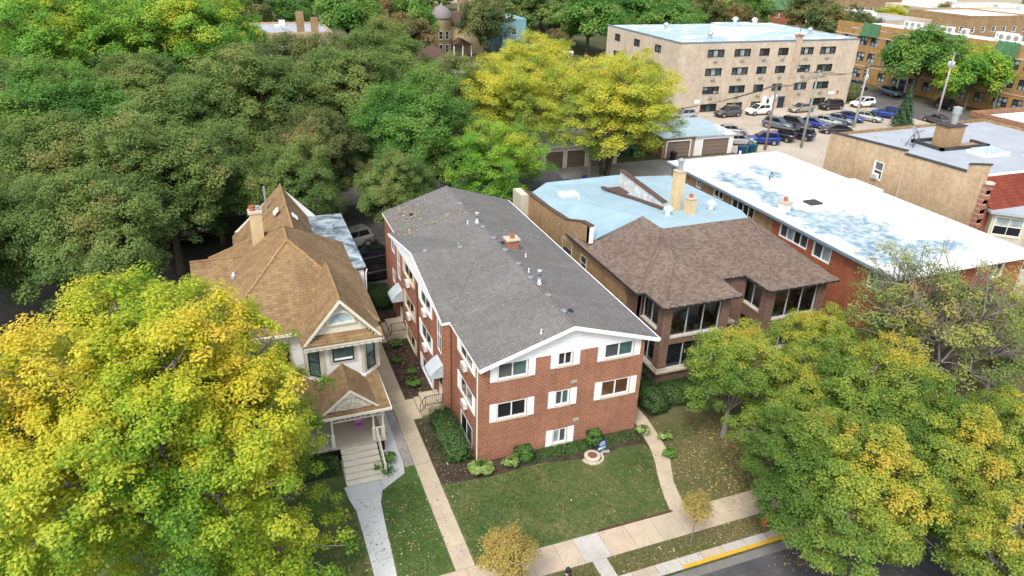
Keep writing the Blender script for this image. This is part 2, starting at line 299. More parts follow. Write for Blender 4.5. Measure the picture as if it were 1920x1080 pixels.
def leafmat(name, stops, trans=.5):
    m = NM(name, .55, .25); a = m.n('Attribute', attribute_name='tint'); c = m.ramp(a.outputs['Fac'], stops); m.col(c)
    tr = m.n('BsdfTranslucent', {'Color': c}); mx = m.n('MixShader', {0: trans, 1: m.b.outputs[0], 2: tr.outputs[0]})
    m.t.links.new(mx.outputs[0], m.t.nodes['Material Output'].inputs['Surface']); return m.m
LM = {}
LM['gold'] = leafmat('leaf_gold', [(.0, (.10,.24,.03)), (.28, (.23,.385,.035)), (.52, (.48,.56,.055)), (.80, (.70,.64,.065)), (1., (.74,.56,.08))])
LM['dark'] = leafmat('leaf_dark', [(.0, (.105,.185,.052)), (.5, (.19,.285,.078)), (.85, (.285,.38,.105)), (1., (.32,.31,.11))])
LM['lime'] = leafmat('leaf_lime', [(.0, (.13,.32,.055)), (.5, (.25,.47,.065)), (.8, (.42,.55,.07)), (1., (.56,.58,.07))])
LM['locust'] = leafmat('leaf_locust', [(.0, (.18,.29,.065)), (.35, (.38,.46,.07)), (.7, (.60,.60,.08)), (1., (.70,.64,.09))])
LM['maple'] = leafmat('leaf_maple', [(.0, (.10,.20,.04)), (.5, (.21,.325,.06)), (.78, (.39,.46,.075)), (.95, (.60,.55,.08)), (1., (.64,.50,.09))])
LM['thin'] = leafmat('leaf_thin', [(.0, (.16,.24,.07)), (.5, (.30,.37,.10)), (.8, (.46,.46,.12)), (1., (.50,.36,.13))])
LM['fresh'] = leafmat('leaf_fresh', [(.0, (.075,.20,.045)), (.5, (.15,.32,.065)), (1., (.26,.40,.085))])
LM['olive'] = leafmat('leaf_olive', [(.0, (.10,.15,.055)), (.5, (.18,.225,.075)), (.85, (.26,.29,.095)), (1., (.36,.26,.11))])
LM['rust'] = leafmat('leaf_rust', [(.0, (.14,.18,.065)), (.5, (.24,.22,.085)), (1., (.38,.24,.11))])
LM['amber'] = leafmat('leaf_amber', [(.0, (.27,.26,.08)), (.5, (.45,.38,.11)), (1., (.56,.42,.13))])
LM['conifer'] = leafmat('leaf_conifer', [(.0, (.035,.085,.042)), (.6, (.07,.14,.06)), (1., (.11,.19,.08))], .2)
LM['hedge'] = leafmat('leaf_hedge', [(.0, (.035,.085,.022)), (.6, (.075,.15,.04)), (1., (.13,.20,.055))], .25)
LM['hosta'] = leafmat('leaf_hosta', [(.0, (.10,.19,.045)), (.6, (.21,.31,.08)), (1., (.38,.44,.16))], .3)
LM['grass'] = leafmat('leaf_grass', [(.0, (.06,.12,.03)), (.5, (.11,.18,.05)), (.8, (.20,.21,.08)), (1., (.32,.27,.13))], .3)
LM['litter'] = leafmat('leaf_litter', [(.0, (.16,.09,.04)), (.4, (.34,.22,.08)), (.75, (.52,.40,.14)), (1., (.62,.55,.35))], 0)
# ---------------------------------------------------------------- foliage
def leaves_mesh(name, C, Nn, size, tint, mat, seed=0, aspect=.62, fold=.18):
    rng = np.random.default_rng(seed); n = len(C)
    Nn = Nn/np.maximum(np.linalg.norm(Nn, axis=1, keepdims=True), 1e-6)
    r = rng.normal(size=(n, 3)); t = np.cross(Nn, r); t /= np.maximum(np.linalg.norm(t, axis=1, keepdims=True), 1e-6); b = np.cross(Nn, t)
    L = (size*(.65+.7*rng.random(n)))[:, None]
    v = np.stack([C-t*L*.5, C+b*L*.5*aspect+Nn*L*fold*.5, C+t*L*.5-Nn*L*fold*.3, C-b*L*.5*aspect+Nn*L*fold*.5], 1).reshape(-1, 3)
    me = bpy.data.meshes.new(name); me.vertices.add(4*n); me.vertices.foreach_set('co', v.astype(np.float32).ravel())
    me.loops.add(4*n); me.loops.foreach_set('vertex_index', np.arange(4*n, dtype=np.int32))
    me.polygons.add(n); me.polygons.foreach_set('loop_start', np.arange(0, 4*n, 4, dtype=np.int32)); me.polygons.foreach_set('loop_total', np.full(n, 4, np.int32))
    me.update(calc_edges=True)
    at = me.attributes.new('tint', 'FLOAT', 'FACE'); at.data.foreach_set('value', np.clip(tint, 0, 1).astype(np.float32))
    me.materials.append(mat); return me
def part_obj(name, me, parent): 
    o = bpy.data.objects.new(name, me); COL.objects.link(o); o.parent = parent; return o
def make_tree(name, seed, H, R, mat, bark, zc=None, rz=None, nl=9, ncl=300, leaves=30000, leaf=.22, clump=.9, lobe=.42, tb=.45, ts=.25, top=.35, trunk_r=.28, fork=.3, sq=.75, bare=0, upb=.55, sub=1.0, flat=.7, cut=None, stems=1, lean=(0,0), jit=.09, low=1.55, offc=(0,0), extra=None, shell=0):
    """crown = leaf clumps riding on lobes of an uneven envelope; trunk + limbs reach for the lobes"""
    rng = np.random.default_rng(seed); zc = zc or H*.6; rz = rz or (H-zc)
    root = bpy.data.objects.new(name, None); COL.objects.link(root); root.empty_display_size = .3
    # lobes
    lob = []
    for k in range(nl):
        ph = 2.39996*k+rng.uniform(-.4, .4); cz = 1-low*(k+.5)/nl; s = math.sqrt(max(0, 1-cz*cz)); q = rng.uniform(.5, .72)
        lr = R*lobe*rng.uniform(.75, 1.25); lob.append((R*q*s*math.cos(ph), R*q*s*math.sin(ph), zc+rz*q*cz*.95, lr, lr*rng.uniform(.6, .9)))
    lob.append((0, 0, zc+rz*.15, R*lobe*1.15, rz*lobe*1.3))
    lob += list(extra or [])
    lob = np.array(lob); lob[:, 0] += offc[0]; lob[:, 1] += offc[1]; w = lob[:, 3]**2; w /= w.sum(); idx = rng.choice(len(lob), ncl, p=w)
    d = rng.normal(size=(ncl, 3)); d[:, 2] += .35; d /= np.linalg.norm(d, axis=1, keepdims=True)
    q = rng.random(ncl)**.45
    cc = lob[idx, :3]+d*np.stack([lob[idx, 3], lob[idx, 3], lob[idx, 4]], 1)*((.80+.26*q) if shell else (.45+.6*q))[:, None]
    axis = np.array([offc[0], offc[1], zc-rz*.3]); keep = cc[:, 2] > zc-rz*.98
    cc = cc[keep]; d = d[keep]; nC = len(cc); cr = clump*(.6+.75*rng.random(nC))
    tc = tb+ts*.65*rng.normal(size=nC)+top*((cc[:, 2]-zc)/rz)*.5+ts*(.9*np.sin(cc[:, 0]*.9+seed)+.9*np.sin(cc[:, 1]*.8+2*seed))  # top: autumn yellowing, plus sunlit brightness put into the crown tint
    # leaves
    wt = cr**2; wt /= wt.sum(); li = rng.choice(nC, leaves, p=wt)
    g = rng.normal(size=(leaves, 3)); g /= np.linalg.norm(g, axis=1, keepdims=True); rr = rng.random(leaves)**.5
    out = cc[li]-axis; out /= np.maximum(np.linalg.norm(out, axis=1, keepdims=True), 1e-6)
    off = g*(rr*cr[li])[:, None]; off[:, 2] *= flat; off[:, 2] -= .18*(off[:, 0]**2+off[:, 1]**2)/np.maximum(cr[li], .1)
    P = cc[li]+off+rng.normal(size=(leaves, 3))*.05
    Nn = g*.45+out*.35+np.array([0, 0, upb+.25])+rng.normal(size=(leaves, 3))*.33
    tl = tc[li]+rng.normal(size=leaves)*jit+.10*(off[:, 2]/np.maximum(cr[li], .1))  # clump tops tinted brighter, sunlit look put into leaf colour
    if cut is not None: k = cut(P); P, Nn, tl = P[k], Nn[k], tl[k]
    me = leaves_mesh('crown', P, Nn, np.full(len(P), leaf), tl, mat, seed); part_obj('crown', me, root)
    # trunk and limbs
    mb = MB(); fz = max(.8, H*fork); pr = random.Random(seed)
    forks = []
    for s_ in range(stems):
        a = 2*math.pi*s_/stems+.7; sp = 0 if stems == 1 else R*.16
        b0 = Vector((math.cos(a)*trunk_r*(stems > 1), math.sin(a)*trunk_r*(stems > 1), 0)); b1 = Vector((math.cos(a)*sp+lean[0], math.sin(a)*sp+lean[1], fz))
        tr = trunk_r*(1 if stems == 1 else .7)
        mb.tube([b0+Vector((0,0,-.1)), b0+Vector((0,0,.15)), b0.lerp(b1, .3), b0.lerp(b1, .65)+Vector((.05,.03,0)), b1], [tr*1.5, tr*1.15, tr, tr*.88, tr*.78], 8)
        forks.append((b1, tr))
    limbs = []
    for L in lob:
        b1, tr = pr.choice(forks); e = Vector(L[:3]); m1 = b1.lerp(e, .4)+Vector((pr.uniform(-.25,.25), pr.uniform(-.25,.25), .10*(e-b1).length)); r0 = tr*pr.uniform(.38, .55)
        mb.tube([b1+Vector((0,0,-.15)), m1, b1.lerp(e, .72)+Vector((pr.uniform(-.2,.2), pr.uniform(-.2,.2), .08*(e-b1).length)), e], [r0, r0*.75, r0*.55, r0*.4], 6, False); limbs.append((b1, m1, e))
    nb = min(nC, int(140*sub))
    for k in rng.choice(nC, nb, replace=False):
        q_ = int(np.argmin(((lob[:, :3]-cc[k])**2).sum(1))); lb_ = limbs[q_]; e = Vector(cc[k])
        if cut is not None and not cut(cc[k][None, :])[0]: continue
        s0 = lb_[1].lerp(lb_[2], pr.uniform(.15, 1.0)); m1 = s0.lerp(e, .5)+Vector((pr.uniform(-.2,.2), pr.uniform(-.2,.2), pr.uniform(0,.25)))
        mb.tube([s0, m1, e], [trunk_r*.16, trunk_r*.11, trunk_r*.05], 4, False)
    if bare:
        for k in range(bare):
            q_ = pr.randrange(len(lob)); L = lob[q_]; s0 = limbs[q_][1].lerp(limbs[q_][2], pr.uniform(.2, 1.0)); dd = Vector((pr.uniform(-1,1), pr.uniform(-1,1), pr.uniform(.15,1.1))).normalized(); ln = L[3]*pr.uniform(.8, 1.6); e = s0+dd*ln
            mm = s0.lerp(e, .55)+Vector((pr.uniform(-.25,.25), pr.uniform(-.25,.25), .15)); mb.tube([s0, mm, e], [.055, .035, .014], 4, False)
            for j in range(6):
                q0 = mm.lerp(e, pr.random()); d2 = (dd+Vector((pr.uniform(-1,1), pr.uniform(-1,1), pr.uniform(-.3,.9)))).normalized(); q1 = q0+d2*ln*pr.uniform(.15, .4); mb.tube([q0, q1], [.02, .008], 3, False)
                for jj in range(3): q2 = q0.lerp(q1, pr.uniform(.3, 1)); mb.tube([q2, q2+(d2+Vector((pr.uniform(-1,1), pr.uniform(-1,1), pr.uniform(-.4,.9)))).normalized()*ln*.14], [.012, .006], 3, False)
    mb.build('trunk', bark, root, True, True)
    return root
def make_conifer(name, seed, H, R, mat, leaves=6000, leaf=.3):
    rng = np.random.default_rng(seed); root = bpy.data.objects.new(name, None); COL.objects.link(root)
    z = H*(.08+.92*(1-np.sqrt(rng.random(leaves)))); tier = .72+.28*np.abs(np.sin(z*5.2)); r = R*(1-z/H)*tier*(rng.random(leaves)**.4); a = rng.random(leaves)*6.283
    arm = .8+.28*np.sin(a*7+z*3); P = np.stack([r*arm*np.cos(a), r*arm*np.sin(a), z-.12*r], 1); Nn = np.stack([np.cos(a)*.6, np.sin(a)*.6, np.full(leaves, .7)], 1)+rng.normal(size=(leaves, 3))*.35
    part_obj('crown', leaves_mesh('crown', P, Nn, np.full(leaves, leaf), .5+.25*rng.normal(size=leaves), mat, seed, .4), root)
    MB().tube([(0,0,-.1), (0,0,H*.95)], [H*.022, .02], 6).build('trunk', MT['bark'], root, True, True); return root
def shrub(name, loc, size, mat, label, n=1500, leaf=.1, boxy=0, cat='shrub', group=None, seed=1, tb=.5, rz=0, spiky=0):
    rng = np.random.default_rng(seed); root = thing(name, loc, label, cat, group, rz); sx, sy, sz = size
    g = rng.normal(size=(n, 3)); g /= np.linalg.norm(g, axis=1, keepdims=True)
    if boxy: m = np.abs(g).max(1, keepdims=True); g = g*(1-boxy)+g/m*boxy
    lump = 1+.10*np.sin(g[:, :1]*7+seed)*np.cos(g[:, 1:2]*6+g[:, 2:3]*5)
    P = g*lump*np.array([sx/2, sy/2, sz/2])*(.82+.2*rng.random((n, 1)))+np.array([0, 0, sz/2]); P[:, 2] = np.maximum(P[:, 2], .03)
    Nn = g+rng.normal(size=(n, 3))*.45+np.array([0, 0, .4])
    if spiky: 
        a = rng.random(n)*6.283; h = rng.random(n); P = np.stack([np.cos(a)*h*sx/2, np.sin(a)*h*sy/2, sz*(.25+.75*np.sin(h*2.6))], 1); Nn = np.stack([np.cos(a)*.4, np.sin(a)*.4, np.full(n, .9)], 1)+rng.normal(size=(n, 3))*.25
    part_obj('foliage', leaves_mesh('foliage', P, Nn, np.full(n, leaf), tb+.22*rng.normal(size=n)+.15*(P[:, 2]/sz-.5), mat, seed, .7), root)
    mb = MB()
    if boxy: mb.box(-sx*.40, -sy*.40, -.05, sx*.40, sy*.40, sz*.86)
    else:
        for k in range(5): a = k*1.257; mb.tube([(0,0,-.05), (math.cos(a)*sx*.18, math.sin(a)*sy*.18, sz*.4), (math.cos(a)*sx*.33, math.sin(a)*sy*.33, sz*.7)], [.03, .02, .01], 4)
    mb.build('stem', MT['bark'] if not boxy else MT['hedgecore'], root, False, True); return root
MT['hedgecore'] = plain('hedge_core', (.02,.035,.012), .95, .3, 6)

# ---------------------------------------------------------------- building helpers
Zv = Vector((0,0,1))
class Face:
    """a vertical facade: origin, direction along it; openings are cut and filled"""
    def __init__(s, O, U): s.O, s.U = Vector(O), Vector(U); s.N = s.U.cross(Zv)
    def p(s, x, z, d=0): return s.O+s.U*x+Zv*z-s.N*d
    def bar(s, mb, x0, x1, z0, z1, d0, d1): return mb.obox(s.p((x0+x1)/2, (z0+z1)/2, (d0+d1)/2), s.U*(x1-x0)/2, s.N*(d1-d0)/2, Zv*(z1-z0)/2)
    def quad(s, mb, x0, x1, z0, z1, d): return mb.poly(s.p(x0,z0,d), s.p(x1,z0,d), s.p(x1,z1,d), s.p(x0,z1,d))
def window(par, fc, o, frame, gl, cols=2, rows=1, fw=.06, depth=.12, sill=None, muntin=.045, name='window', gls=None, d0=None):
    x0, x1, z0, z1 = o; mb = MB(); a = depth-.075 if d0 is None else d0; b = depth+.02
    fc.bar(mb, x0, x1, z0, z0+fw, a, b); fc.bar(mb, x0, x1, z1-fw, z1, a, b); fc.bar(mb, x0, x0+fw, z0+fw, z1-fw, a, b); fc.bar(mb, x1-fw, x1, z0+fw, z1-fw, a, b)
    xs = [x0+fw+(x1-x0-2*fw)*k/cols for k in range(cols+1)]; zs = [z0+fw+(z1-z0-2*fw)*k/rows for k in range(rows+1)]; h = muntin/2
    for x in xs[1:-1]: fc.bar(mb, x-h, x+h, z0+fw, z1-fw, a+.012, b)
    for z in zs[1:-1]:
        for k in range(cols): fc.bar(mb, xs[k]+(h if k else 0), xs[k+1]-(h if k < cols-1 else 0), z-h, z+h, a+.012, b)
    w = mb.build(name, frame, par)
    q = 0
    for k in range(cols):
        for r in range(rows):
            fc.quad(MB(), xs[k], xs[k+1], zs[r], zs[r+1], depth-.01).build('pane', (gls[q % len(gls)] if gls else gl), w); q += 1
    if sill: sm = MB(); fc.bar(sm, x0-.06, x1+.06, z0-.09, z0-.004, -.06, .05); sm.build('sill', sill, par)
    return w
def shutter(par, fc, x0, x1, z0, z1, mat):
    mb = MB(); t = .045; fc.bar(mb, x0, x0+t, z0, z1, -.045, -.003); fc.bar(mb, x1-t, x1, z0, z1, -.045, -.003)
    for a, b in ((z0, z0+.06), ((z0+z1)/2-.03, (z0+z1)/2+.03), (z1-.06, z1)): fc.bar(mb, x0+t, x1-t, a, b, -.042, -.003)
    n = 9
    for half in ((z0+.06, (z0+z1)/2-.03), ((z0+z1)/2+.03, z1-.06)):
        for k in range(n): a = half[0]+(half[1]-half[0])*k/n; b = half[0]+(half[1]-half[0])*(k+.8)/n; fc.bar(mb, x0+t, x1-t, a, b, -.03, -.003)
    return mb.build('shutter', mat, par)
def ac_unit(par, fc, x, z, w=.66, h=.42, d=.34, mat=None):
    mb = MB(); fc.bar(mb, x-w/2, x+w/2, z, z+h, -d, -.002); a = mb.build('air_conditioner', mat or MT['acwhite'], par)
    mb = MB()
    for k in range(5): fc.bar(mb, x-w/2+.05, x+w/2-.05, z+.05+k*.07, z+.09+k*.07, -d-.006, -d+.001)
    mb.build('grille', MT['fan'], a); return a
def pipe(par, pts, r, mat, name='downspout'): return MB().tube(pts, r, 6).build(name, mat, par)
def railing(par, pts, h, mat, n=9, name='railing'):
    mb = MB(); pts = [Vector(p) for p in pts]
    for a, b in zip(pts, pts[1:]):
        mb.tube([a+Zv*h, b+Zv*h], .022, 5); mb.tube([a+Zv*.12, b+Zv*.12], .016, 5)
        for k in range(n+1): q = a.lerp(b, k/n); mb.tube([q+Zv*.02, q+Zv*h], .022 if k in (0, n) else .011, 4)
    return mb.build(name, mat, par)

# ---------------------------------------------------------------- setting: ground, road, walks, beds
def sheet(name, poly, z, mat, parent=None):
    o = MB().poly(*[(x, y, z) for x, y in poly]).build(name, mat, parent); o['kind'] = 'structure'; return o
def rect(x0, y0, x1, y1): return [(x0,y0),(x1,y0),(x1,y1),(x0,y1)]
mb = MB(); prof = [(-500, 0), (-19.7, 0), (-19.7, -.15), (-10.1, -.15), (-10.1, 0), (1200, 0)]
for (a, za), (b, zb) in zip(prof, prof[1:]): mb.poly((-700,a,za), (1100,a,za), (1100,b,zb), (-700,b,zb))
tag(mb.build('ground', MT['soil']), kind='structure')
sheet('road', rect(-200, -19.6, 200, -10.22), -.142, MT['asphalt'])
sheet('lawn', rect(-60, -9.45, 70, 6), .006, MT['lawn'])
tag(sheet('lawn', [(10.2,-6.7),(60,-6.7),(60,9),(10.6,9),(10.9,.4),(10.5,-2),(9.6,-4.4),(8.95,-6.7)], .012, MT['lawn_dry']))
sheet('lawn', rect(3.55, -9.44, 60, -8.32), .012, MT['lawn_dry']); sheet('lawn', rect(-60, -9.44, 2.72, -8.32), .012, MT['lawn_dry'])
sheet('lawn', [(-5.85,-6.72),(-3.36,-6.72),(-3.36,1.0),(-3.75,1.0),(-4.0,.4),(-5.2,-.3),(-5.62,-1.05)], .012, MT['lawn_lush'])
sheet('planting_bed', [(-2.36,-1.0),(-1.6,-1.15),(.6,-1.25),(3,-1.15),(5.3,-1.5),(6.2,-2.05),(7.0,-1.6),(8,-1.35),(9.5,-1.5),(9.55,-2.2),(9.95,.3),(9.9,.6),(-.55,.6),(-.55,4.85),(-2.36,4.85)], .018, MT['mulch'])
sheet('planting_bed', rect(-2.36, 7.05, -.4, 14.2), .018, MT['mulch']); sheet('planting_bed', rect(-2.36, 16.9, -.1, 23.2), .018, MT['mulch'])
sheet('planting_bed', [(10.95,.4),(12.8,.9),(13.2,2.5),(13.2,12),(10.95,12)], .018, MT['mulch'])
sheet('gravel_strip', rect(-3.84, .95, -3.34, 12), .016, MT['gravel'])
sheet('parking_lot', rect(-30, 23.7, 11.6, 44.0), .008, MT['asphalt_lot'])
sheet('alley', rect(-80, 43.0, 56, 48.9), .012, MT['alley']); sheet('apron', rect(24, 40.6, 41.8, 49.4), .014, MT['alley'])
sheet('parking_lot', rect(53.3, 40, 97, 71.9), .016, MT['lot'])
sheet('road', rect(97.4, -60, 110.2, 190), .02, MT['asphalt_lot'])
def slabs(par, mats, pieces, z0, z1, gap=.012, seed=0):
    rr = random.Random(seed); ref = {}
    for k, poly in enumerate(pieces):
        cx = sum(p[0] for p in poly)/len(poly); cy = sum(p[1] for p in poly)/len(poly); dz = rr.uniform(-.003, .003)
        q = []
        for x, y in poly: L = math.hypot(x-cx, y-cy); q.append((x-(x-cx)/L*gap, y-(y-cy)/L*gap))
        MB().prism(q, z0, z1+dz).build('slab', mats[k % len(mats)] if isinstance(mats, list) else mats(k), par)
def strip_poly(ls, rs): return [[ls[k], rs[k], rs[k+1], ls[k+1]] for k in range(len(ls)-1)]
CT = [plain('concrete_tan_%s' % s, c, .9, .2, 1.1, bump=.2) for s, c in (('pink', (.48,.385,.29)), ('sand', (.49,.41,.30)), ('warm', (.45,.375,.285)))]
sw = sheet('sidewalk', rect(-60, -8.31, 60, -6.74), .008, MT['joint'])
pcs = []; x = -30.0; cuts = [-30+1.43*k for k in range(23)]; cuts = [c for c in cuts if c < 2.3]+[2.45, 3.82, 5.24, 6.67, 8.0, 9.36, 10.8, 12.2, 13.6, 15.1, 16.6, 18.1, 19.6, 21.1, 22.6, 24.1, 25.6, 27, 30, 33]
for a, b in zip(cuts, cuts[1:]): pcs.append([(a,-8.31),(b,-8.31),(b,-6.74),(a,-6.74)])
slabs(sw, lambda k: MT['concrete'] if abs(cuts[k]-2.45) < .01 else CT[k % 3], pcs, -.05, .034, seed=1)
fwk = sheet('footpath', rect(-3.33, -6.74, -2.4, 22), .009, MT['joint'])
ys = [-6.74,-5.3,-3.4,-1.0,.9,3.1,4.9]; slabs(fwk, [MT['concrete_tan'], CT[1]], strip_poly([(-3.33,y) for y in ys], [(-2.4,y) for y in ys]), -.05, .036, seed=2)
slabs(fwk, [CT[1]], [[(-3.3,4.9),(-1.86,4.9),(-1.86,7.0),(-3.3,7.0)], [(-3.3,7.0),(-2.4,7.0),(-2.4,9.4),(-3.3,9.4)], [(-3.3,9.4),(-2.4,9.4),(-2.4,11.8),(-3.3,11.8)], [(-3.3,11.8),(-2.4,11.8),(-2.4,14.2),(-3.3,14.2)], [(-3.3,14.2),(-1.95,14.2),(-1.95,16.9),(-3.3,16.9)], [(-3.3,16.9),(-2.4,16.9),(-2.4,20),(-3.3,20)], [(-3.3,20),(-2.4,20),(-2.4,23.6),(-3.3,23.6)]], -.05, .036, seed=3)
wp = sheet('footpath', [(-6.85,-6.74),(-5.9,-6.74),(-5.62,-1.0),(-5.0,-.2),(-5.3,.2),(-6.85,.2)], .010, MT['joint'])
slabs(wp, [MT['concrete_white']], strip_poly([(-6.85,-6.74),(-6.85,-5.0),(-6.86,-3.2),(-6.9,-1.5),(-7.1,-.6),(-7.2,.35)], [(-5.92,-6.74),(-5.82,-5.0),(-5.74,-3.2),(-5.62,-1.3),(-5.35,-.45),(-5.3,.35)]), -.05, .04, seed=4)
slabs(wp, [MT['concrete_white']], [[(-5.35,-.45),(-4.6,.05),(-5.0,.9),(-5.3,.35)], [(-4.6,.05),(-3.98,.45),(-3.86,1.3),(-4.85,1.5),(-5.0,.9)], [(-4.85,1.5),(-3.86,1.3),(-3.85,3.4),(-4.75,3.4)], [(-4.75,3.4),(-3.85,3.4),(-3.85,5.6),(-4.6,5.6)], [(-4.6,5.6),(-3.85,5.6),(-3.85,8),(-4.5,8)], [(-4.5,8),(-3.85,8),(-3.85,12),(-4.5,12)]], -.05, .04, seed=5)
rp = sheet('footpath', rect(10.0, 1.0, 10.9, 23), .010, MT['joint'])
Lp = [(8.0,-6.74),(8.18,-5.9),(8.5,-4.9),(8.85,-4.0),(9.2,-3.2),(9.5,-2.4),(9.72,-1.4),(9.86,-.4),(9.98,.5),(9.98,3.5),(9.98,6.5),(9.98,10),(9.98,14)]; Rp = [(8.95,-6.74),(9.05,-5.9),(9.32,-4.9),(9.72,-4.05),(10.15,-3.2),(10.42,-2.4),(10.62,-1.4),(10.76,-.4),(10.88,.5),(10.88,3.5),(10.88,6.5),(10.88,10),(10.88,14)]
slabs(rp, [CT[1], CT[1], MT['concrete_tan']], strip_poly(Lp, Rp), -.05, .038, gap=.004, seed=6)
cw = sheet('footpath', rect(2.77, -9.45, 3.5, -8.31), .010, MT['joint']); slabs(cw, [MT['concrete']], [rect(2.77,-9.45,3.5,-8.31)], -.05, .036)
kb = tag(bx(-60, -10.06, -.16, 60, -9.46, .012).build('kerb', MT['joint']), kind='structure')
kc = [-30+1.22*k for k in range(56)]; slabs(kb, [MT['concrete'], CT[2], MT['concrete']], [rect(a,-9.90,b,-9.45) for a, b in zip(kc, kc[1:])], -.1, .034, seed=7)
for a, b in zip(kc[::2], kc[2::2]):
    y = b > 7.1 and a < 16
    MB().slab([(a+.004,-9.90,.036),(b-.004,-9.90,.036),(b-.004,-10.08,.026),(a+.004,-10.08,.026)], .19).build('kerb_stone', MT['yellowkerb'] if y else MT['concrete'], kb)
sheet('gutter', rect(-60, -10.55, 60, -10.085), -.138, plain('gutter_concrete', (.20,.19,.175), .9, .3, .8))
ed = thing('brick_edging', (3.9, -6.7, 0), 'low dark red brick edging between the front lawn and the sidewalk', 'edging')
mb = MB(); x = 3.9
while x < 7.95: mb.box(x, -6.735, .0, x+.19, -6.64, .062); x += .2
mb.build('brick', brick('edging_brick', (.10,.04,.03), (.16,.06,.04), (.1,.08,.06)), ed)['kind'] = 'stuff'
mb = MB()
for q in [(-5.2+.0*k, -k) for k in range(0)]: pass
# ================================================================ red brick apartment block (centre)
def apartment_block():
    W, D, H = 9.64, 23.3, 6.2
    r = thing('apartment_building', (W/2, D/2, 0), 'three storey red brick apartment block with grey shingled low gable roof and white shutters', 'building')
    S = Face((0,0,0), (1,0,0)); wz = [(.12,1.14),(2.62,3.74),(5.16,6.16)]
    op = [(4.38,5.24,.12,1.14),(4.38,5.24,2.74,3.74),(4.40,5.26,5.30,6.16),(1.0,2.70,2.60,3.68),(1.0,2.68,5.14,6.14),(7.19,8.98,2.66,3.76),(7.19,8.99,5.20,6.17)]
    mb = MB(); mb.facade(S.O, S.U, W, H, op, .12)
    Wf = Face((0,5.05,0), (0,-1,0)); opf = [(1.85,3.95,z0,z1) for z0, z1 in ((.1,1.45),(2.72,3.78),(5.2,6.1))]; mb.facade(Wf.O, Wf.U, 5.05, H, opf, .05)
    Wm = Face((-.5,18.9,0), (0,-1,0)); ym = lambda y: 18.9-y
    opm = []
    for a, b in ((10.0,7.65),(14.35,11.95)):
        for z0, z1 in ((.2,1.2),(2.72,3.74),(5.2,6.1)): opm.append((ym(a), ym(b), z0, z1))
    st = [(ym(6.2), ym(5.35), 3.85, 6.1), (ym(16.6), ym(15.75), 3.85, 6.1)]; ot = [(ym(18.4), ym(17.4), z0, z1) for z0, z1 in ((2.75,3.75),(5.2,6.1))]
    dr = [(ym(6.15), ym(5.3), .58, 2.6), (ym(16.5), ym(15.6), .58, 2.6)]
    mb.facade(Wm.O, Wm.U, 13.85, H, opm+st+ot+dr, .06)
    mb.poly((-.5,5.05,0),(0,5.05,0),(0,5.05,H),(-.5,5.05,H)); mb.poly((0,18.9,0),(-.5,18.9,0),(-.5,18.9,H),(0,18.9,H))
    mb.poly((0,D,0),(0,18.9,0),(0,18.9,H),(0,D,H)); mb.poly((W,0,0),(W,D,0),(W,D,H),(W,0,H)); mb.poly((W,D,0),(0,D,0),(0,D,H),(W,D,H))
    wall = mb.build('wall', MT['brick_red'], r)
    mb = MB()                                            # toothed brick quoins on both front corners
    for k in range(13):
        w = .56 if k % 2 else .44; z0 = .02+k*.48; z1 = min(z0+.47, 6.12)
        bx(-.028, -.028, z0, w, .02, z1).build('quoin', MT['brick_red'], r); bx(W-w, -.028, z0, W+.028, .02, z1).build('quoin', MT['brick_red'], r)
    # front windows and shutters
    gl = {0: MT['g_pale'], 1: MT['g_grey'], 2: MT['g_dark'], 3: MT['g_black'], 4: MT['g_grey'], 5: MT['g_curtain'], 6: MT['g_grey']}
    second = {1: MT['g_teal'], 2: MT['g_dark'], 4: MT['g_teal'], 6: MT['g_teal'], 0: MT['g_grey']}
    for k, o in enumerate(op):
        window(r, S, o, MT['white'], gl[k], 2, 1, .07, .12, gls=[gl[k], second.get(k, gl[k])], sill=MT['limestone'] if o[2] > 0 else None, d0=.02)
        shutter(r, S, o[0]-.42, o[0]-.03, o[2]-.04, o[3]+.02, MT['white']); shutter(r, S, o[1]+.03, o[1]+.42, o[2]-.04, o[3]+.02, MT['white'])
    for x, z in ((5.45,4.15),(5.75,1.55)):
        m2 = MB(); S.bar(m2, x-.17, x+.17, z-.09, z+.09, -.04, .0); vv = m2.build('wall_vent', MT['limestone'], r); m3 = MB()
        for j in range(4): S.bar(m3, x-.14, x+.14, z-.07+j*.04, z-.055+j*.04, -.046, -.038)
        m3.build('vent_slot', MT['vent'], vv)
    for k, o in enumerate(opf):
        window(r, Wf, o, MT['white'], MT['g_grey'], 2, 1, .06, .03, gls=[MT['g_dark'], MT['g_teal']], d0=-.01, sill=MT['limestone'])
        if k: shutter(r, Wf, o[0]-.5, o[0]-.04, o[2]-.05, o[3]+.02, MT['white']); shutter(r, Wf, o[1]+.04, o[1]+.5, o[2]-.05, o[3]+.02, MT['white']); ac_unit(r, Wf, 2.75, o[2]-.54, .6, .38, .22)
    for k, o in enumerate(opm):
        fm = MT['beigeframe'] if k >= 3 else MT['white']
        window(r, Wm, o, fm, MT['g_grey'], 2, 1, .06, .03, gls=[MT['g_grey'], MT['g_dark']], d0=-.01, sill=fm)
        shutter(r, Wm, o[0]-.42, o[0]-.03, o[2]-.05, o[3]+.02, fm); shutter(r, Wm, o[1]+.03, o[1]+.36, o[2]-.05, o[3]+.02, fm)
        if o[2] > 1: ac_unit(r, Wm, (o[0]+o[1])/2-.1, o[2]-.54, .6, .38, .22)
    for o in st: window(r, Wm, o, MT['white'], MT['g_dark'], 2, 2, .05, .03, d0=-.01)
    for o in ot: window(r, Wm, o, MT['white'], MT['g_grey'], 2, 1, .05, .03, d0=-.01)
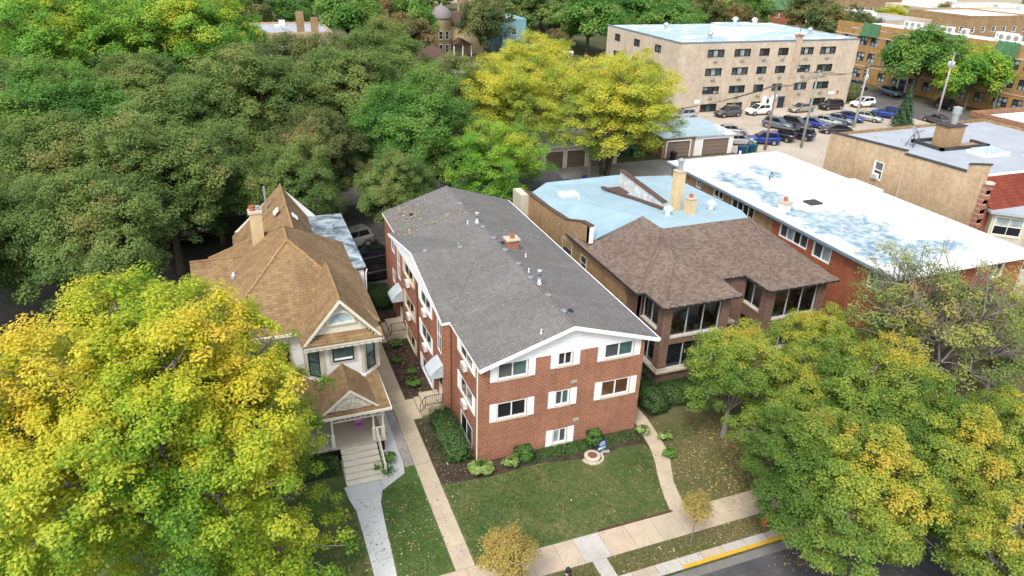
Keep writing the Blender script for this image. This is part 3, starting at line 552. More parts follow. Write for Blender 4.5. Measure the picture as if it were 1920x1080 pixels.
    for o in dr:
        m2 = MB(); Wm.bar(m2, *o, .03, .058); d = m2.build('door', MT['white'], r); m3 = MB(); Wm.bar(m3, o[0]+.15, o[1]-.15, o[2]+1.1, o[3]-.2, .02, .029); m3.build('pane', MT['g_grey'], d)
        m3 = MB(); Wm.bar(m3, o[1]-.12, o[1]-.08, o[2]+.95, o[2]+1.05, -.02, .029); m3.build('handle', MT['galv'], d)
    # roof: main gable, cross gable to the side
    XR, ZR, y0, y1 = 5.08, 7.84, -.38, D+.25; e = 6.2; xl, xr = -.08, 10.35
    rb = MB(); t = .09; zl = lambda x: e+(ZR-e)*(x-xl)/(XR-xl); zc = 7.55; xm = xl+(zc-e)/(ZR-e)*(XR-xl); ya, yb, ym_ = 5.0, 19.0, 12.0; xw = -.60
    rb.slab([(xl,y0,e),(XR,y0,ZR),(XR,y1,ZR),(xl,y1,e)][::-1], t); rb.slab([(XR,y0,ZR),(xr,y0,e),(xr,y1,e),(XR,y1,ZR)][::-1], t)
    rb.slab([(xw,ya,e+.02),(xl,ya,e+.02),(xm,ym_,zc+.02),(xw,ym_,zc+.02)], t); rb.slab([(xw,ym_,zc+.02),(xm,ym_,zc+.02),(xl,yb,e+.02),(xw,yb,e+.02)], t)
    roof = rb.build('roof', MT['shingle_grey'], r)
    rc = MB(); rc.tube([(XR,y0+.02,ZR+.005),(XR,y1-.02,ZR+.005)], .06, 6); rc.build('ridge_cap', MT['shingle_grey'], roof)
    g = MB(); g.slab([(.0,-.03,6.13),(W,-.03,6.13),(W,-.03,6.3),(XR,-.03,ZR-.1),(0,-.03,6.22)][::-1], .05, (0,1,0)); g.build('gable_siding', MT['siding_gable'], r)
    g = MB(); g.slab([(-.53,ya+.1,6.1),(-.53,yb-.1,6.1),(-.53,ym_,zc-.1)], .04, (1,0,0)); g.build('gable_siding', MT['siding_gable'], r)
    f = MB()
    for a, b in (((xl,y0,e),(XR,y0,ZR)), ((xr,y0,e),(XR,y0,ZR))): f.slab([Vector(a)+Vector((0,-.02,.02)), Vector(b)+Vector((0,-.02,.02)), Vector(b)+Vector((0,-.02,-.20)), Vector(a)+Vector((0,-.02,-.20))], .05, (0,1,0))
    for a, b in (((xw,ya,e),(xw,ym_,zc)), ((xw,yb,e),(xw,ym_,zc))): f.slab([Vector(a)+Vector((-.02,0,.03)), Vector(b)+Vector((-.02,0,.03)), Vector(b)+Vector((-.02,0,-.18)), Vector(a)+Vector((-.02,0,-.18))], .05, (1,0,0))
    f.box(xl-.02,y0+.04,5.98,xl+.03,ya-.02,6.13); f.box(xl-.02,yb+.02,5.98,xl+.03,y1,6.13); f.box(xw,ya-.03,6.0,xl,ya,6.16)
    f.build('fascia', MT['white'], r)
    gt = MB(); gt.box(xr-.02,y0+.03,6.04,xr+.11,y1,6.16); gt.build('gutter', MT['white'], r)
    pipe(r, [(-.07,.06,6.0),(-.07,.08,5.8),(-.07,.08,.1),(-.12,-.1,.04)], .045, MT['cream']); pipe(r, [(-.05,18.98,6.0),(-.09,19.05,5.8),(-.09,19.05,.05)], .045, MT['white']); pipe(r, [(-.55,10.85,6.0),(-.55,10.85,.05)], .035, MT['copingbrown']); pipe(r, [(-.04,4.95,6.0),(-.04,4.95,.05)], .035, MT['copingbrown'])
    # roof furniture
    zr = lambda x, y: (ZR-(ZR-e)*abs(x-XR)/((xr-XR) if x > XR else (XR-xl)))
    for x, y, h in ((4.95,15.3,.55),(5.3,4.95,.72)):
        z = zr(x,y); c = MB().lathe([(.24,-.1),(.16,.08),(.12,.14),(.11,.14),(.11,h),(.15,h),(.15,h+.04),(.12,h+.10),(.17,h+.12),(.17,h+.2),(.03,h+.24)], (x,y,z), 12).build('flue', MT['galv'], r, True)
    for x, y in ((5.2,3.4),(5.25,1.45),(5.12,5.8),(5.15,7.9),(5.12,10.1),(5.1,12.2),(5.05,14.3),(4.98,19.3),(.4,12.06),(2.7,12.0)):
        z = max(zr(x,y), zc if x < 3.5 else 0); MB().lathe([(.21,-.03),(.2,.05),(.15,.10),(.03,.115)], (x,y,z), 10).build('roof_vent', MT['vent'], r, True)
    for x, y in ((5.72,1.6),(5.42,11.45),(1.6,20.9)): MB().lathe([(.17,-.05),(.16,.07),(.11,.11),(.02,.12)], (x,y,zr(x,y)), 8).build('roof_vent', MT['ventdark'], r, True)
    for x, y in ((6.3,9.5),(5.38,6.75),(3.5,.35),(4.4,15.7)): MB().lathe([(.13,-.06),(.05,.07),(.045,.07),(.045,.26),(.03,.26)], (x,y,zr(x,y)), 8).build('plumbing_vent', MT['galv'], r, True)
    c = bx(5.5,10.7,7.2,6.3,11.35,8.12).build('chimney', MT['brick_red'], r); bx(5.42,10.62,8.12,6.38,11.43,8.22).build('chimney_cap', MT['limestone'], c); MB().lathe([(.15,0),(.14,.2),(.16,.22),(.16,.28),(.1,.28),(.1,.1)], (5.9,11.0,8.22), 10).build('chimney_pot', MT['terracotta'], c)
    for ya_, yb_ in ((5.0,6.3),(15.2,16.6)):
        m2 = MB(); n = 6; w0, w1 = -.505, -1.28; ring = []
        for k in range(n+1):
            q = k/n; X = w0+(w1-w0)*q; Z = 3.35-.62*q**1.35; ring.append((X, Z))
        for (X0, Z0), (X1, Z1) in zip(ring, ring[1:]): m2.slab([(X0,ya_,Z0),(X0,yb_,Z0),(X1,yb_,Z1),(X1,ya_,Z1)], .03)
        zf = ring[-1][1]; m2.box(w1-.02,ya_,zf-.2,w1,yb_,zf-.031)
        for yy in (ya_, yb_): m2.poly((w0,yy,3.33),(w0,yy,zf-.2),(w1,yy,zf-.2),(w1,yy,zf)) if yy == yb_ else m2.poly((w1,yy,zf),(w1,yy,zf-.2),(w0,yy,zf-.2),(w0,yy,3.33))
        m2.build('awning', MT['awning'], r)
    return r
apartment_block()
def stoop(y0, y1, label):
    r = thing('stoop', (-1.1, (y0+y1)/2, 0), label, 'stoop', 'concrete entrance stoops of the apartment block')
    bx(-1.62,y0,-.05,-.51,y1,.56).build('landing', CT[1], r); bx(-1.93,y0,-.05,-1.625,y1,.30).build('step', MT['concrete_tan'], r); bx(-.78,y0+.1,.561,-.512,y1-.15,.68).build('threshold', MT['concrete_tan'], r)
    railing(r, [(-1.58,y0+.06,.56),(-.56,y0+.06,.56)], .72, MT['iron'], 9); railing(r, [(-1.9,y0+.05,.1),(-1.58,y0+.06,.56)], .72, MT['iron'], 2)
stoop(5.12, 6.75, 'tan concrete stoop with black railing beside the clipped hedge'); stoop(14.4, 16.6, 'tan concrete stoop with black railing at the far end of the mulch bed')

# ================================================================ white clapboard house with tan shingle roof
def white_house():
    r = thing('clapboard_house', (-7.6, 13, 0), 'white clapboard Victorian house with tan shingled hip roof and fan gable porch', 'house')
    e = 6.0; R1, R2 = Vector((-8,11.7,9.5)), Vector((-8,14.1,9.5)); SW, SE, NE, NW = Vector((-12.7,6.7,e)), Vector((-3.7,6.7,e)), Vector((-3.7,18.6,e)), Vector((-12.7,18.6,e))
    mb = MB(); mb.box(-12.3,7.1,0,-4.1,18.3,e-.02); mb.box(-10.8,18.3,0,-4.3,24.2,5.4); mb.box(-5.9,13.9,0,-3.3,24.0,6.0)
    mb.prism([(-8.05,7.1),(-8.05,6.1),(-7.15,5.4),(-5.0,5.4),(-4.1,6.1),(-4.1,7.1)], 3.3, 6.1); mb.prism([(-10.7,24.2),(-4.3,24.2),(-4.3,24.25),(-10.7,24.25)], 5.4, 5.6)
    mb.slab([(-11,24.18,5.5),(-4.8,24.18,5.9),(-7.4,24.18,8.7)], .05, (0,-1,0))
    mb.build('wall', MT['siding_white'], r)
    t = .1; rf = MB()
    for q in ([SW,SE,R1], [SE,NE,R2,R1], [NE,NW,R2], [NW,SW,R1,R2]): rf.slab(q, t)
    GP = Vector((-6.08,4.95,8.5)); zg = 8.5; gl_, gr_ = Vector((-8.25,4.95,5.92)), Vector((-3.86,4.95,5.92)); yb = 11.5                        # street gable (buried in the hip behind)
    rf.slab([gl_, GP, Vector((-6.08,10.3,8.5)), Vector((-8.25,7.6,5.92))][::-1], t); rf.slab([GP, gr_, Vector((-3.86,9.2,5.92)), Vector((-6.08,10.6,8.5))][::-1], t)
    zw_ = 7.6; rf.slab([(-13.6,14.4,zw_),(-9.6,14.4,zw_),(-11.8,11.4,6.0),(-13.6,11.4,6.0)], t); rf.slab([(-13.6,14.4,zw_),(-13.6,17.4,6.0),(-11.8,17.4,6.0),(-9.6,14.4,zw_)], t)
    rz_ = 8.8; rf.slab([(-7.4,13.6,rz_),(-7.4,24.4,rz_),(-11.2,24.4,5.1),(-11.2,15,5.1)], t); rf.slab([(-7.4,13.6,rz_),(-5.7,13.6,6.25),(-5.7,24.4,6.25),(-7.4,24.4,rz_)], t); rf.slab([(-5.7,23.9,6.2),(-4.6,23.9,5.6),(-4.6,24.4,5.6),(-5.7,24.4,6.2)], t)
    roof = rf.build('roof', MT['shingle_tan'], r)
    cp = MB(); H_ = lambda a, b, rr=.09: cp.tube([Vector(a)+Vector((0,0,.0)), Vector(b)+Vector((0,0,.0))], rr, 6)
    H_ = lambda a, b, rr=.09: MB().tube([Vector(a), Vector(b)], rr, 6).build('ridge_cap', RC, roof)
    RC = shingle('shingle_ridge', ((.40,.25,.12), (.36,.22,.10), (.44,.28,.14)), w=.3, h=.14)
    H_(R1, SW); H_(R1, Vector((-5.7,9.05,7.7))); H_(R1, R2); H_(R2, NW); H_(GP, (-6.08,9.6,8.5)); H_((-7.4,14.2,rz_), (-7.4,24.4,rz_)); H_((-13.6,14.4,zw_), (-10,14.4,zw_))
    sk = MB()
    for x, y, dx in ((-8.0,19.6,-.35),(-7.05,18.8,.35)): 
        z = 8.8-abs(dx)*(1.5 if dx > 0 else .97); a = Vector((dx/abs(dx)*.7,0,-.72 if dx > 0 else -.68)).normalized(); sk.obox((x+dx*.3,y,z+.02), a*.22, (0,.32,0), a.cross(Vector((0,1,0)))*.04)
    sk.build('skylight', MT['white'], roof)
    bx(-5.95,13.85,6.08,-3.18,24.1,6.22).build('flat_roof', MT['roof_oxid'], r)
    tr = MB(); tr.box(-3.24,13.8,6.0,-3.10,24.1,6.10); tr.box(-5.6,13.80,6.0,-3.1,13.86,6.10); tr.build('gutter', MT['darkgutter'], r)
    pipe(r, [(-3.12,13.8,6.02),(-3.2,13.84,5.7),(-3.24,13.84,3.6),(-3.5,12.5,3.3)], .05, MT['white'])
    # gable front
    g = MB(); g.slab([(-8.1,5.3,6.1),(-4.0,5.3,6.1),(-6.08,5.3,8.42)], .06, (0,1,0)); g.build('gable_panel', MT['cream'], r)
    f = MB()
    for a, b in ((gl_, GP), (gr_, GP)): f.slab([a+Vector((0,-.02,.03)), b+Vector((0,-.02,.03)), b+Vector((0,-.02,-.19)), a+Vector((0,-.02,-.16))], .06, (0,1,0))
    f.build('bargeboard', MT['cream'], r)
    d = MB(); n = 13
    for k in range(n): 
        for sgn in (-1, 1): q = k/n; x = -6.08+sgn*(.15+1.9*q); z = 8.26-2.3*q; d.box(x-.05,4.99,z-.20,x+.05,5.06,z-.10)
    d.build('dentil_row', MT['taupe'], r)
    s2 = MB(); s2.slab([(-8.2,4.9,6.02),(-3.9,4.9,6.02),(-3.95,5.3,6.42),(-8.15,5.3,6.42)], .06); s2.build('skirt_roof', MT['shingle_tan'], r)
    cn = MB(); cn.box(-8.2,4.93,5.80,-3.9,5.32,5.94); cn.box(-8.12,4.98,5.62,-3.98,5.34,5.80); cn.build('cornice', MT['cream'], r)
    d = MB()
    for k in range(11): x = -7.9+k*.37; d.box(x,4.95,5.66,x+.14,4.985,5.79)
    d.build('dentil_row', MT['taupe'], r)
    S = Face((0,5.3,0), (1,0,0)); cx, zb_, rr = -6.08, 7.02, .62
    fan = MB(); N = 14; P0 = [(cx+rr*math.cos(math.pi*k/N), 5.285, zb_+rr*.95*math.sin(math.pi*k/N)) for k in range(N+1)]; fan.slab(P0, .02, (0,1,0)); sw_ = fan.build('fanlight', MT['g_sky'], r)
    fr = MB()
    for k in range(N):
        a, b = math.pi*k/N, math.pi*(k+1)/N; o_ = lambda an, R: Vector((cx+R*math.cos(an), 5.29, zb_+R*.95*math.sin(an)))
        fr.slab([o_(a,rr), o_(a,rr+.17), o_(b,rr+.17), o_(b,rr)], .07, (0,-1,0))
    fr.box(cx-rr-.18,5.20,zb_-.12,cx+rr+.18,5.30,zb_); fr.build('fanlight_frame', MT['cream'], sw_)
    # bay: centre panel and two angled windows
    B = Face((-7.15,5.4,3.4), (1,0,0)); wn_ = (.50,1.65,1.18,2.02); m2 = MB(); B.bar(m2, wn_[0]-.17, wn_[1]+.17, wn_[2]-.15, wn_[3]+.15, -.05, -.002); m2.build('window_surround', MT['taupe'], r)
    window(r, B, wn_, MT['blackframe'], MT['g_teal'], 1, 1, .05, -.055, d0=-.09); m2 = MB(); B.bar(m2, wn_[0]+.08, wn_[1]-.08, wn_[2]+.08, wn_[2]+.2, -.08, -.06); m2.build('sash_rail', MT['white'], r)
    for O, Q in (((-8.05,6.1), (-7.15,5.4)), ((-5.0,5.4), (-4.1,6.1))):
        O, Q = Vector((*O,3.4)), Vector((*Q,3.4)); U = (Q-O).normalized(); L = (Q-O).length; fc = Face(O, U); m2 = MB()
        fc.bar(m2, .02, .2, .1, 2.4, -.06, -.002); fc.bar(m2, L-.2, L-.02, .1, 2.4, -.06, -.002); fc.bar(m2, .2, L-.2, 2.1, 2.4, -.05, -.002); fc.bar(m2, .2, L-.2, .1, .2, -.08, -.002); m2.build('pilaster', MT['taupe'], r)
        window(r, fc, (.22,L-.22,.22,2.08), MT['blackframe'], MT['g_teal'], 1, 2, .05, -.012, d0=-.055)
        m2 = MB()
        for k in range(5): q = k/4; fc.bar(m2, .2+.6*q-.03, .2+.6*q+.05, 2.12-.22*math.sin(q*3.1), 2.22, -.12, -.06)
        m2.build('bracket', MT['cream'], r)
    sk = MB(); sk.prism([(-8.2,6.2),(-7.2,5.25),(-4.95,5.25),(-3.95,6.2),(-4.1,6.6),(-8.05,6.6)], 3.36, 3.50); sk.build('bay_skirt', MT['white'], r)
    cb = MB(); cb.box(-8.14,6.0,3.42,-7.98,6.2,5.8); cb.box(-4.16,6.02,3.42,-3.98,6.2,5.8); cb.box(-7.22,5.34,3.42,-7.06,5.42,5.7); cb.box(-5.09,5.34,3.42,-4.93,5.42,5.7); cb.build('corner_board', MT['taupe'], r)
    Fw = Face((-12.3,7.1,0), (1,0,0)); m2 = MB(); Fw.bar(m2, 2.4, 3.6, 3.7, 5.3, -.06, -.002); m2.build('window_surround', MT['taupe'], r); window(r, Fw, (2.5,3.5,3.8,5.2), MT['blackframe'], MT['g_dark'], 1, 2, .05, -.06, d0=-.1)
    gt = MB(); gt.box(-12.7,6.58,5.86,-8.25,6.70,6.0); gt.build('gutter', MT['cream'], r)
    # chimney, flue, finial on the roof
    c = bx(-9.88,14.6,5.2,-9.16,15.3,10.2).build('chimney', MT['brick_cream'], r); bx(-9.94,14.54,10.2,-9.10,15.36,10.32).build('chimney_cap', MT['limestone'], c); MB().lathe([(.17,0),(.15,.22),(.17,.24),(.17,.32),(.1,.32),(.1,.1)], (-9.68,14.95,10.32), 8).build('chimney_pot', MT['terracotta'], c); MB().lathe([(.09,0),(.09,.2),(.15,.21),(.15,.27)], (-9.33,14.95,10.32), 8).build('chimney_cowl', MT['galv'], c)
    pipe(r, [(-8.6,22.4,7.5),(-8.6,22.4,9.4)], .08, MT['galv'], 'flue')
    MB().lathe([(.2,0),(.16,.25),(.05,.4),(.02,.45)], (-11.2,12.6,7.0), 8).build('finial', MT['galv'], r); pipe(r, [(-11.2,12.6,7.3),(-11.3,12.6,8.3)], .02, MT['galv'], 'mast')
    # porch
    fl = MB(); fl.box(-13,2.45,.88,-4.5,7.1,1.0); fl.build('porch_floor', MT['stucco'], r); bx(-12.8,2.7,0,-4.62,2.76,.88).build('lattice', MT['darkgutter'], r); bx(-4.62,2.7,0,-4.56,7.1,.88).build('lattice', MT['darkgutter'], r)
    pr = MB(); pr.slab([(-13,2.2,3.16),(-4.22,2.2,3.16),(-4.22,7.2,3.42),(-13,7.2,3.42)], .1); GQ = Vector((-6.2,2.55,4.40)); pl, p_r = Vector((-7.75,2.55,3.14)), Vector((-4.75,2.55,3.14))
    pr.slab([pl, GQ, Vector((-6.2,5.36,4.40)), Vector((-7.75,5.36,3.14))][::-1], .08); pr.slab([GQ, p_r, Vector((-4.75,5.36,3.14)), Vector((-6.2,5.36,4.40))][::-1], .08); proof = pr.build('porch_roof', MT['shingle_tan'], r)
    g = MB(); g.slab([(-7.55,2.68,3.06),(-4.95,2.68,3.06),(-6.2,2.68,4.24)], .06, (0,1,0)); pg = g.build('porch_gable', MT['cream'], r)
    f = MB()
    for a, b in ((pl, GQ), (p_r, GQ)): f.slab([a+Vector((0,-.02,.03)), b+Vector((0,-.02,.03)), b+Vector((0,-.02,-.13)), a+Vector((0,-.02,-.11))], .05, (0,1,0))
    f.build('bargeboard', MT['cream'], r)
    sb = MB(); c0 = Vector((-6.2,2.67,3.14))
    for R_ in (.22, .5, .84):
        for k in range(14):
            a, b = math.pi*k/14, math.pi*(k+1)/14; o_ = lambda an, Q: c0+Vector((Q*math.cos(an),0,Q*.85*math.sin(an))); sb.slab([o_(a,R_), o_(a,R_+.06), o_(b,R_+.06), o_(b,R_)], .04, (0,-1,0))
    for k in range(9):
        an = math.pi*(k+.5)/9; a, b = c0+Vector((.28*math.cos(an),-.02,.24*math.sin(an))), c0+Vector((.84*math.cos(an),-.02,.71*math.sin(an))); sb.tube([a, b], .022, 4)
    sb.build('sunburst', MT['taupe'], pg)
    bm_ = MB(); bm_.box(-12.9,2.5,2.82,-4.5,2.66,3.05); bm_.box(-4.66,2.66,2.82,-4.5,7.0,3.05); bm_.build('porch_beam', MT['cream'], r); fs = MB(); fs.box(-13,2.14,3.04,-4.2,2.2,3.18); fs.box(-4.2,2.14,3.04,-4.14,7.2,3.18); fs.build('gutter', MT['cream'], r)
    sp = MB()
    for k in range(9): x = -6.9+k*.27; sp.box(x,2.52,2.63,x+.05,2.58,2.82)
    sp.box(-7.2,2.51,2.57,-4.6,2.59,2.63); sp.build('spindle_frieze', MT['cream'], r)
    for x, y in ((-4.6,2.6),(-5.12,2.6),(-7.3,2.6),(-4.6,6.2),(-9.6,2.6),(-12.6,2.6)): MB().lathe([(.10,0),(.10,.75),(.065,.8),(.05,1.1),(.07,1.6),(.05,1.62),(.085,1.66),(.085,1.82)], (x,y,1.0), 8).build('porch_post', MT['cream'], r)
    bl = MB()
    for a, b in (((-5.12,2.6),(-4.6,2.6)), ((-4.6,2.6),(-4.6,6.2))):
        L = math.hypot(b[0]-a[0], b[1]-a[1]); n = int(L/.13)
        for k in range(1, n): q = k/n; x, y = a[0]+(b[0]-a[0])*q, a[1]+(b[1]-a[1])*q; bl.box(x-.02,y-.02,1.1,x+.02,y+.02,1.68)
        bl.tube([(a[0],a[1],1.72),(b[0],b[1],1.72)], .045, 6); bl.tube([(a[0],a[1],1.1),(b[0],b[1],1.1)], .035, 6)
    bl.build('balustrade', MT['cream'], r)
    for k in range(6): z = 1.0-.155*(k+1); y = 2.45-.34*(k+1); bx(-7.0,y-.03,z-.05,-5.05,y+.34,z).build('tread', MT['cream'], r); bx(-6.98,y+.3,z-.0,-5.07,y+.335,z+.10).build('riser', MT['limestone'], r)
    for x in (-7.0,-5.0): bx(x-.04,.38,0,x+.04,2.44,.1).build('stringer', MT['cream'], r)
    hr = MB(); hr.tube([(-4.98,2.5,1.85),(-4.98,.5,.95)], .04, 6); hr.box(-5.03,.42,0,-4.93,.52,1.0)
    for k in range(8): q = k/7; hr.tube([(-4.98,2.4-1.9*q,1.0-.95*q),(-4.98,2.4-1.9*q,1.82-.86*q)], .018, 4)
    hr.build('handrail', MT['cream'], r)
    dw = Face((-12.3,7.1,1.0), (1,0,0)); m2 = MB(); dw.bar(m2, 5.0, 6.0, .0, 2.1, -.05, -.002); m2.build('door', MT['doorbrown'], r); window(r, dw, (6.25,7.4,.6,2.0), MT['taupe'], MT['g_dark'], 1, 2, .08, -.03, d0=-.08)
    return r
white_house()
def garden_chair(loc):
    r = thing('child_chair', loc, 'small purple plastic chair on the porch', 'chair'); X, Y, Z = loc
    bx(X-.2,Y-.2,Z+.3,X+.2,Y+.2,Z+.34).build('seat', MT['purple'], r); bx(X-.2,Y+.17,Z+.341,X+.2,Y+.21,Z+.68).build('backrest', MT['purple'], r)
    for sx in (-1, 1):
        for sy in (-1, 1): bx(X+sx*.17-.02,Y+sy*.17-.02,Z,X+sx*.17+.02,Y+sy*.17+.02,Z+.3).build('leg', MT['purple'], r)
garden_chair((-5.75,3.7,1.001))
def bicycle(loc, rz):
    r = thing('bicycle', loc, 'silver bicycle parked on the porch of the white house', 'bicycle', rz=rz)
    for x in (-.5,.5):
        m2 = MB(); pts = [(x+.32*math.cos(a), 0, .33+.32*math.sin(a)) for a in [2*math.pi*k/14 for k in range(15)]]; m2.tube(pts, .022, 5, False); w = m2.build('wheel', MT['tyre'], r, False, True)
        m2 = MB()
        for k in range(6): a = math.pi*k/6; m2.tube([(x+.3*math.cos(a),0,.33+.3*math.sin(a)),(x-.3*math.cos(a),0,.33-.3*math.sin(a))], .005, 3)
        m2.build('spoke', MT['rim'], w, False, True)
    m2 = MB(); m2.tube([(-.5,0,.33),(-.1,0,.35),(.38,0,.78),(-.22,0,.8),(-.5,0,.33)], .02, 5); m2.tube([(-.1,0,.35),(-.24,0,.9)], .02, 5); m2.tube([(.5,0,.33),(.36,0,.9)], .02, 5); m2.build('frame', MT['galv'], r, False, True)
    MB().tube([(.36,-.26,.96),(.36,0,.92),(.36,.26,.96)], .016, 5).build('handlebar', MT['iron'], r, False, True); MB().box(-.36,-.06,.9,-.12,.06,.95).build('saddle', MT['iron'], r, False, True)
bicycle((-4.95,3.9,1.001), 1.45)
# ================================================================ brown brick two-flat with hip roof and glazed porches
def brown_flats():
    r = thing('brick_two_flat', (19, 14, 0), 'brown brick two-flat with brown hip roof, glazed porches and pale blue flat roof', 'building')
    e = 6.0; mb = MB()
    # body, side wall of tan brick, recessed entry wall
    mb.box(12.75,6.0,0,13.0,7.3,e-.1); S2 = Face((17.9,5.6,0), (1,0,0)); mb.facade(S2.O, S2.U, 3.0, e, [(1.5,2.05,2.85,4.7),(1.3,2.1,.35,2.5)], .15)
    bays = []
    for x0, x1 in ((13.1,18.0),(20.9,25.7)):
        y0 = 3.4
        for px0, px1, py0, py1 in ((x0,x0+.62,y0,y0+.62),(x1-.62,x1,y0,y0+.62)): mb.box(px0,py0,1.12,px1,py1,e-.05)
        mb.box(x0+.04,y0+.06,0,x1-.04,y0+.4,1.12); mb.box(x0+.04,y0+.401,0,x0+.4,7.2,1.12); mb.box(x1-.4,y0+.401,0,x1-.04,6,1.12)
        mb.box(x0+.62,y0+.08,2.98,x1-.62,y0+.40,3.46); mb.box(x0+.06,y0+.62,2.98,x0+.4,6.0,3.86); mb.box(x1-.4,y0+.62,2.98,x1-.06,5.6,3.86); mb.box(x0+.62,y0+.08,5.66,x1-.62,y0+.4,e-.05); mb.box(x0+.06,y0+.62,5.5,x0+.4,6.0,e-.05); mb.box(x1-.4,y0+.62,5.5,x1-.06,5.6,e-.05)
        mb.box(x0+.05,6.0,0,x0+.4,7.0,e-.05)
    mb.box(25.2,5.5,0,25.6,11.5,e-.1); mb.box(12.76,6.0,0,20,6.3,e-.1)
    mb.build('wall', MT['brick_brown'], r)
    T = MB(); T.box(12.55,7.3,0,12.95,24.5,5.45); T.poly((25.6,11.3,0),(25.6,25,0),(25.6,25,6.5),(25.6,11.3,6.5)); T.poly((25.6,25,0),(12.6,25,0),(12.6,25,6.2),(25.6,25,6.2))
    T.build('side_wall', MT['brick_tan'], r)
    for x0, x1 in ((13.1,18.0),(20.9,25.7)):
        y0 = 3.4
        sl = MB(); sl.box(x0-.12,y0-.16,1.0,x1+.12,y0+.2,1.13); sl.box(x0-.12,y0+.201,1.0,x0+.3,6.2,1.13); sl.box(x1-.3,y0+.201,1.0,x1+.12,5.6,1.13)
        for px in (x0, x1-.62): sl.box(px-.06,y0-.06,1.131,px+.68,y0+.68,1.32)
        sl.build('stone_sill', MT['limestone'], r); s3 = MB(); s3.box(x0+.62,y0+.02,3.40,x1-.62,y0+.2,3.5); s3.box(x0+.0,y0+.62,3.80,x0+.2,6,3.9); s3.box(x1-.2,y0+.62,3.80,x1,5.6,3.9); s3.build('stone_sill', MT['limestone'], r)
        F1 = Face((x0+.62,y0+.05,0), (1,0,0)); w = x1-x0-1.24; cl = [MT['g_black'], MT['g_dark']]
        window(r, F1, (0,w,3.5,5.66), MT['alu'], MT['g_clear'], 3, 1, .05, .2, d0=.12); window(r, F1, (0,w,1.14,2.98), MT['alu'], MT['g_black'], 3, 1, .05, .2, d0=.12)
        for fc, xs in ((Face((x0+.08,6.0,0), (0,-1,0)), (0,1.98)), (Face((x1-.08,4.02,0), (0,1,0)), (0,1.58))):
            window(r, fc, (*xs,3.9,5.5), MT['alu'], MT['g_clear'], 2, 1, .05, .15, d0=.08); window(r, fc, (*xs,1.14,2.98), MT['alu'], MT['g_black'], 2, 1, .05, .15, d0=.08)
        fl = bx(x0+.4,y0+.4,2.9,x1-.4,6,2.97).build('porch_floor', MT['stucco'], r)
        bx(x0+.45,3.82,3.40,x1-.45,4.55,3.46).build('window_ledge', MT['stucco'], r); bx(x0+.42,5.9,2.98,x1-.42,5.995,5.9).build('inner_wall', MT['taupe'], r); bx(x0+.42,3.9,5.7,x1-.42,5.89,5.75).build('porch_ceiling', MT['copingbrown'], r)
    Fx = Face((20.9+.06,5.6,0), (0,-1,0))
    window(r, S2, (1.5,2.05,2.85,4.7), MT['alu'], MT['g_black'], 1, 2, .05, .15, sill=MT['limestone']); dm = MB(); S2.bar(dm, 1.3, 2.1, .35, 2.5, .1, .16); d = dm.build('door', MT['doorbrown'], r)
    hd = MB(); S2.bar(hd, 1.0, 2.3, 2.52, 2.68, -.35, -.003); S2.bar(hd, 1.05, 1.25, 2.2, 2.519, -.25, -.003); S2.bar(hd, 2.1, 2.3, 2.2, 2.519, -.25, -.003); hd.build('door_hood', MT['limestone'], r)
    st = MB(); st.box(18.8,4.6,0,20.6,5.6,.33); st.box(18.9,4.2,0,20.5,4.599,.17); st.build('entry_step', MT['concrete_tan'], r)
    lm = MB(); S2.bar(lm, 2.45, 2.6, 1.7, 2.0, -.14, -.003); lm.build('wall_lamp', MT['iron'], r)
    # hip roofs
    ap = 7.5; rf = MB(); t = .09
    a0, a1 = Vector((12.7,2.95,e)), Vector((18.4,2.95,e)); k1 = Vector((15.5,6.6,7.12)); q0 = Vector((12.7,5.2,e)); A = Vector((17.4,11.2,ap)); B = Vector((25.0,11.3,ap)); b0, b1 = Vector((20.55,2.95,e)), Vector((26.15,2.95,e)); k2 = Vector((23.3,6.4,7.0))
    m0, m1 = Vector((18.4,5.45,e)), Vector((20.55,5.45,e))
    C0, C1 = Vector((12.15,5.2,e)), Vector((12.15,15.8,e)); Aw = Vector((16.0,8.95,ap-.12))
    rf.slab([a0,a1,k1], t); rf.slab([a1,m0,A,k1], t); rf.slab([q0,a0,k1,Aw], t); rf.slab([C0,q0,Aw], t); rf.slab([k1,A,Aw], t)
    rf.slab([C0, Aw, A, Vector((17.4,13.9,ap)), Vector((13.3,12.9,6.45)), Vector((12.9,14.3,6.2)), Vector((12.9,15.8,6.2)), C1][::-1], t)
    rf.slab([m0,m1,B,A], t); rf.slab([b0,b1,k2], t); rf.slab([m1,b0,k2,B], t); rf.slab([b1,Vector((26.15,11.3,e+.2)),B,k2], t)
    roof = rf.build('roof', MT['shingle_brown'], r)
    RB = shingle('shingle_brown_ridge', ((.26,.185,.15), (.24,.17,.14), (.20,.14,.115)), w=.3, h=.2)
    for a, b in ((a0,k1),(a1,k1),(k1,A),(b0,k2),(b1,k2),(k2,B),(C0,Aw),(Aw,A)): MB().tube([a+Vector((0,0,.01)), b+Vector((0,0,.01))], .075, 6).build('ridge_cap', RB, roof)
    gt = MB()
    for a, b in ((a0,a1),(a0,q0),(q0,C0),(C0,C1),(a1,m0),(m0,m1),(m1,b0),(b0,b1),(b1,Vector((26.15,11.3,e+.2)))):
        d_ = (b-a).normalized(); n_ = d_.cross(Zv); gt.obox((a+b)/2+Vector((0,0,-.07)), d_*(b-a).length/2, n_*.07, (0,0,.055))
    gt.build('gutter', MT['darkgutter'], r)
    cl = MB()
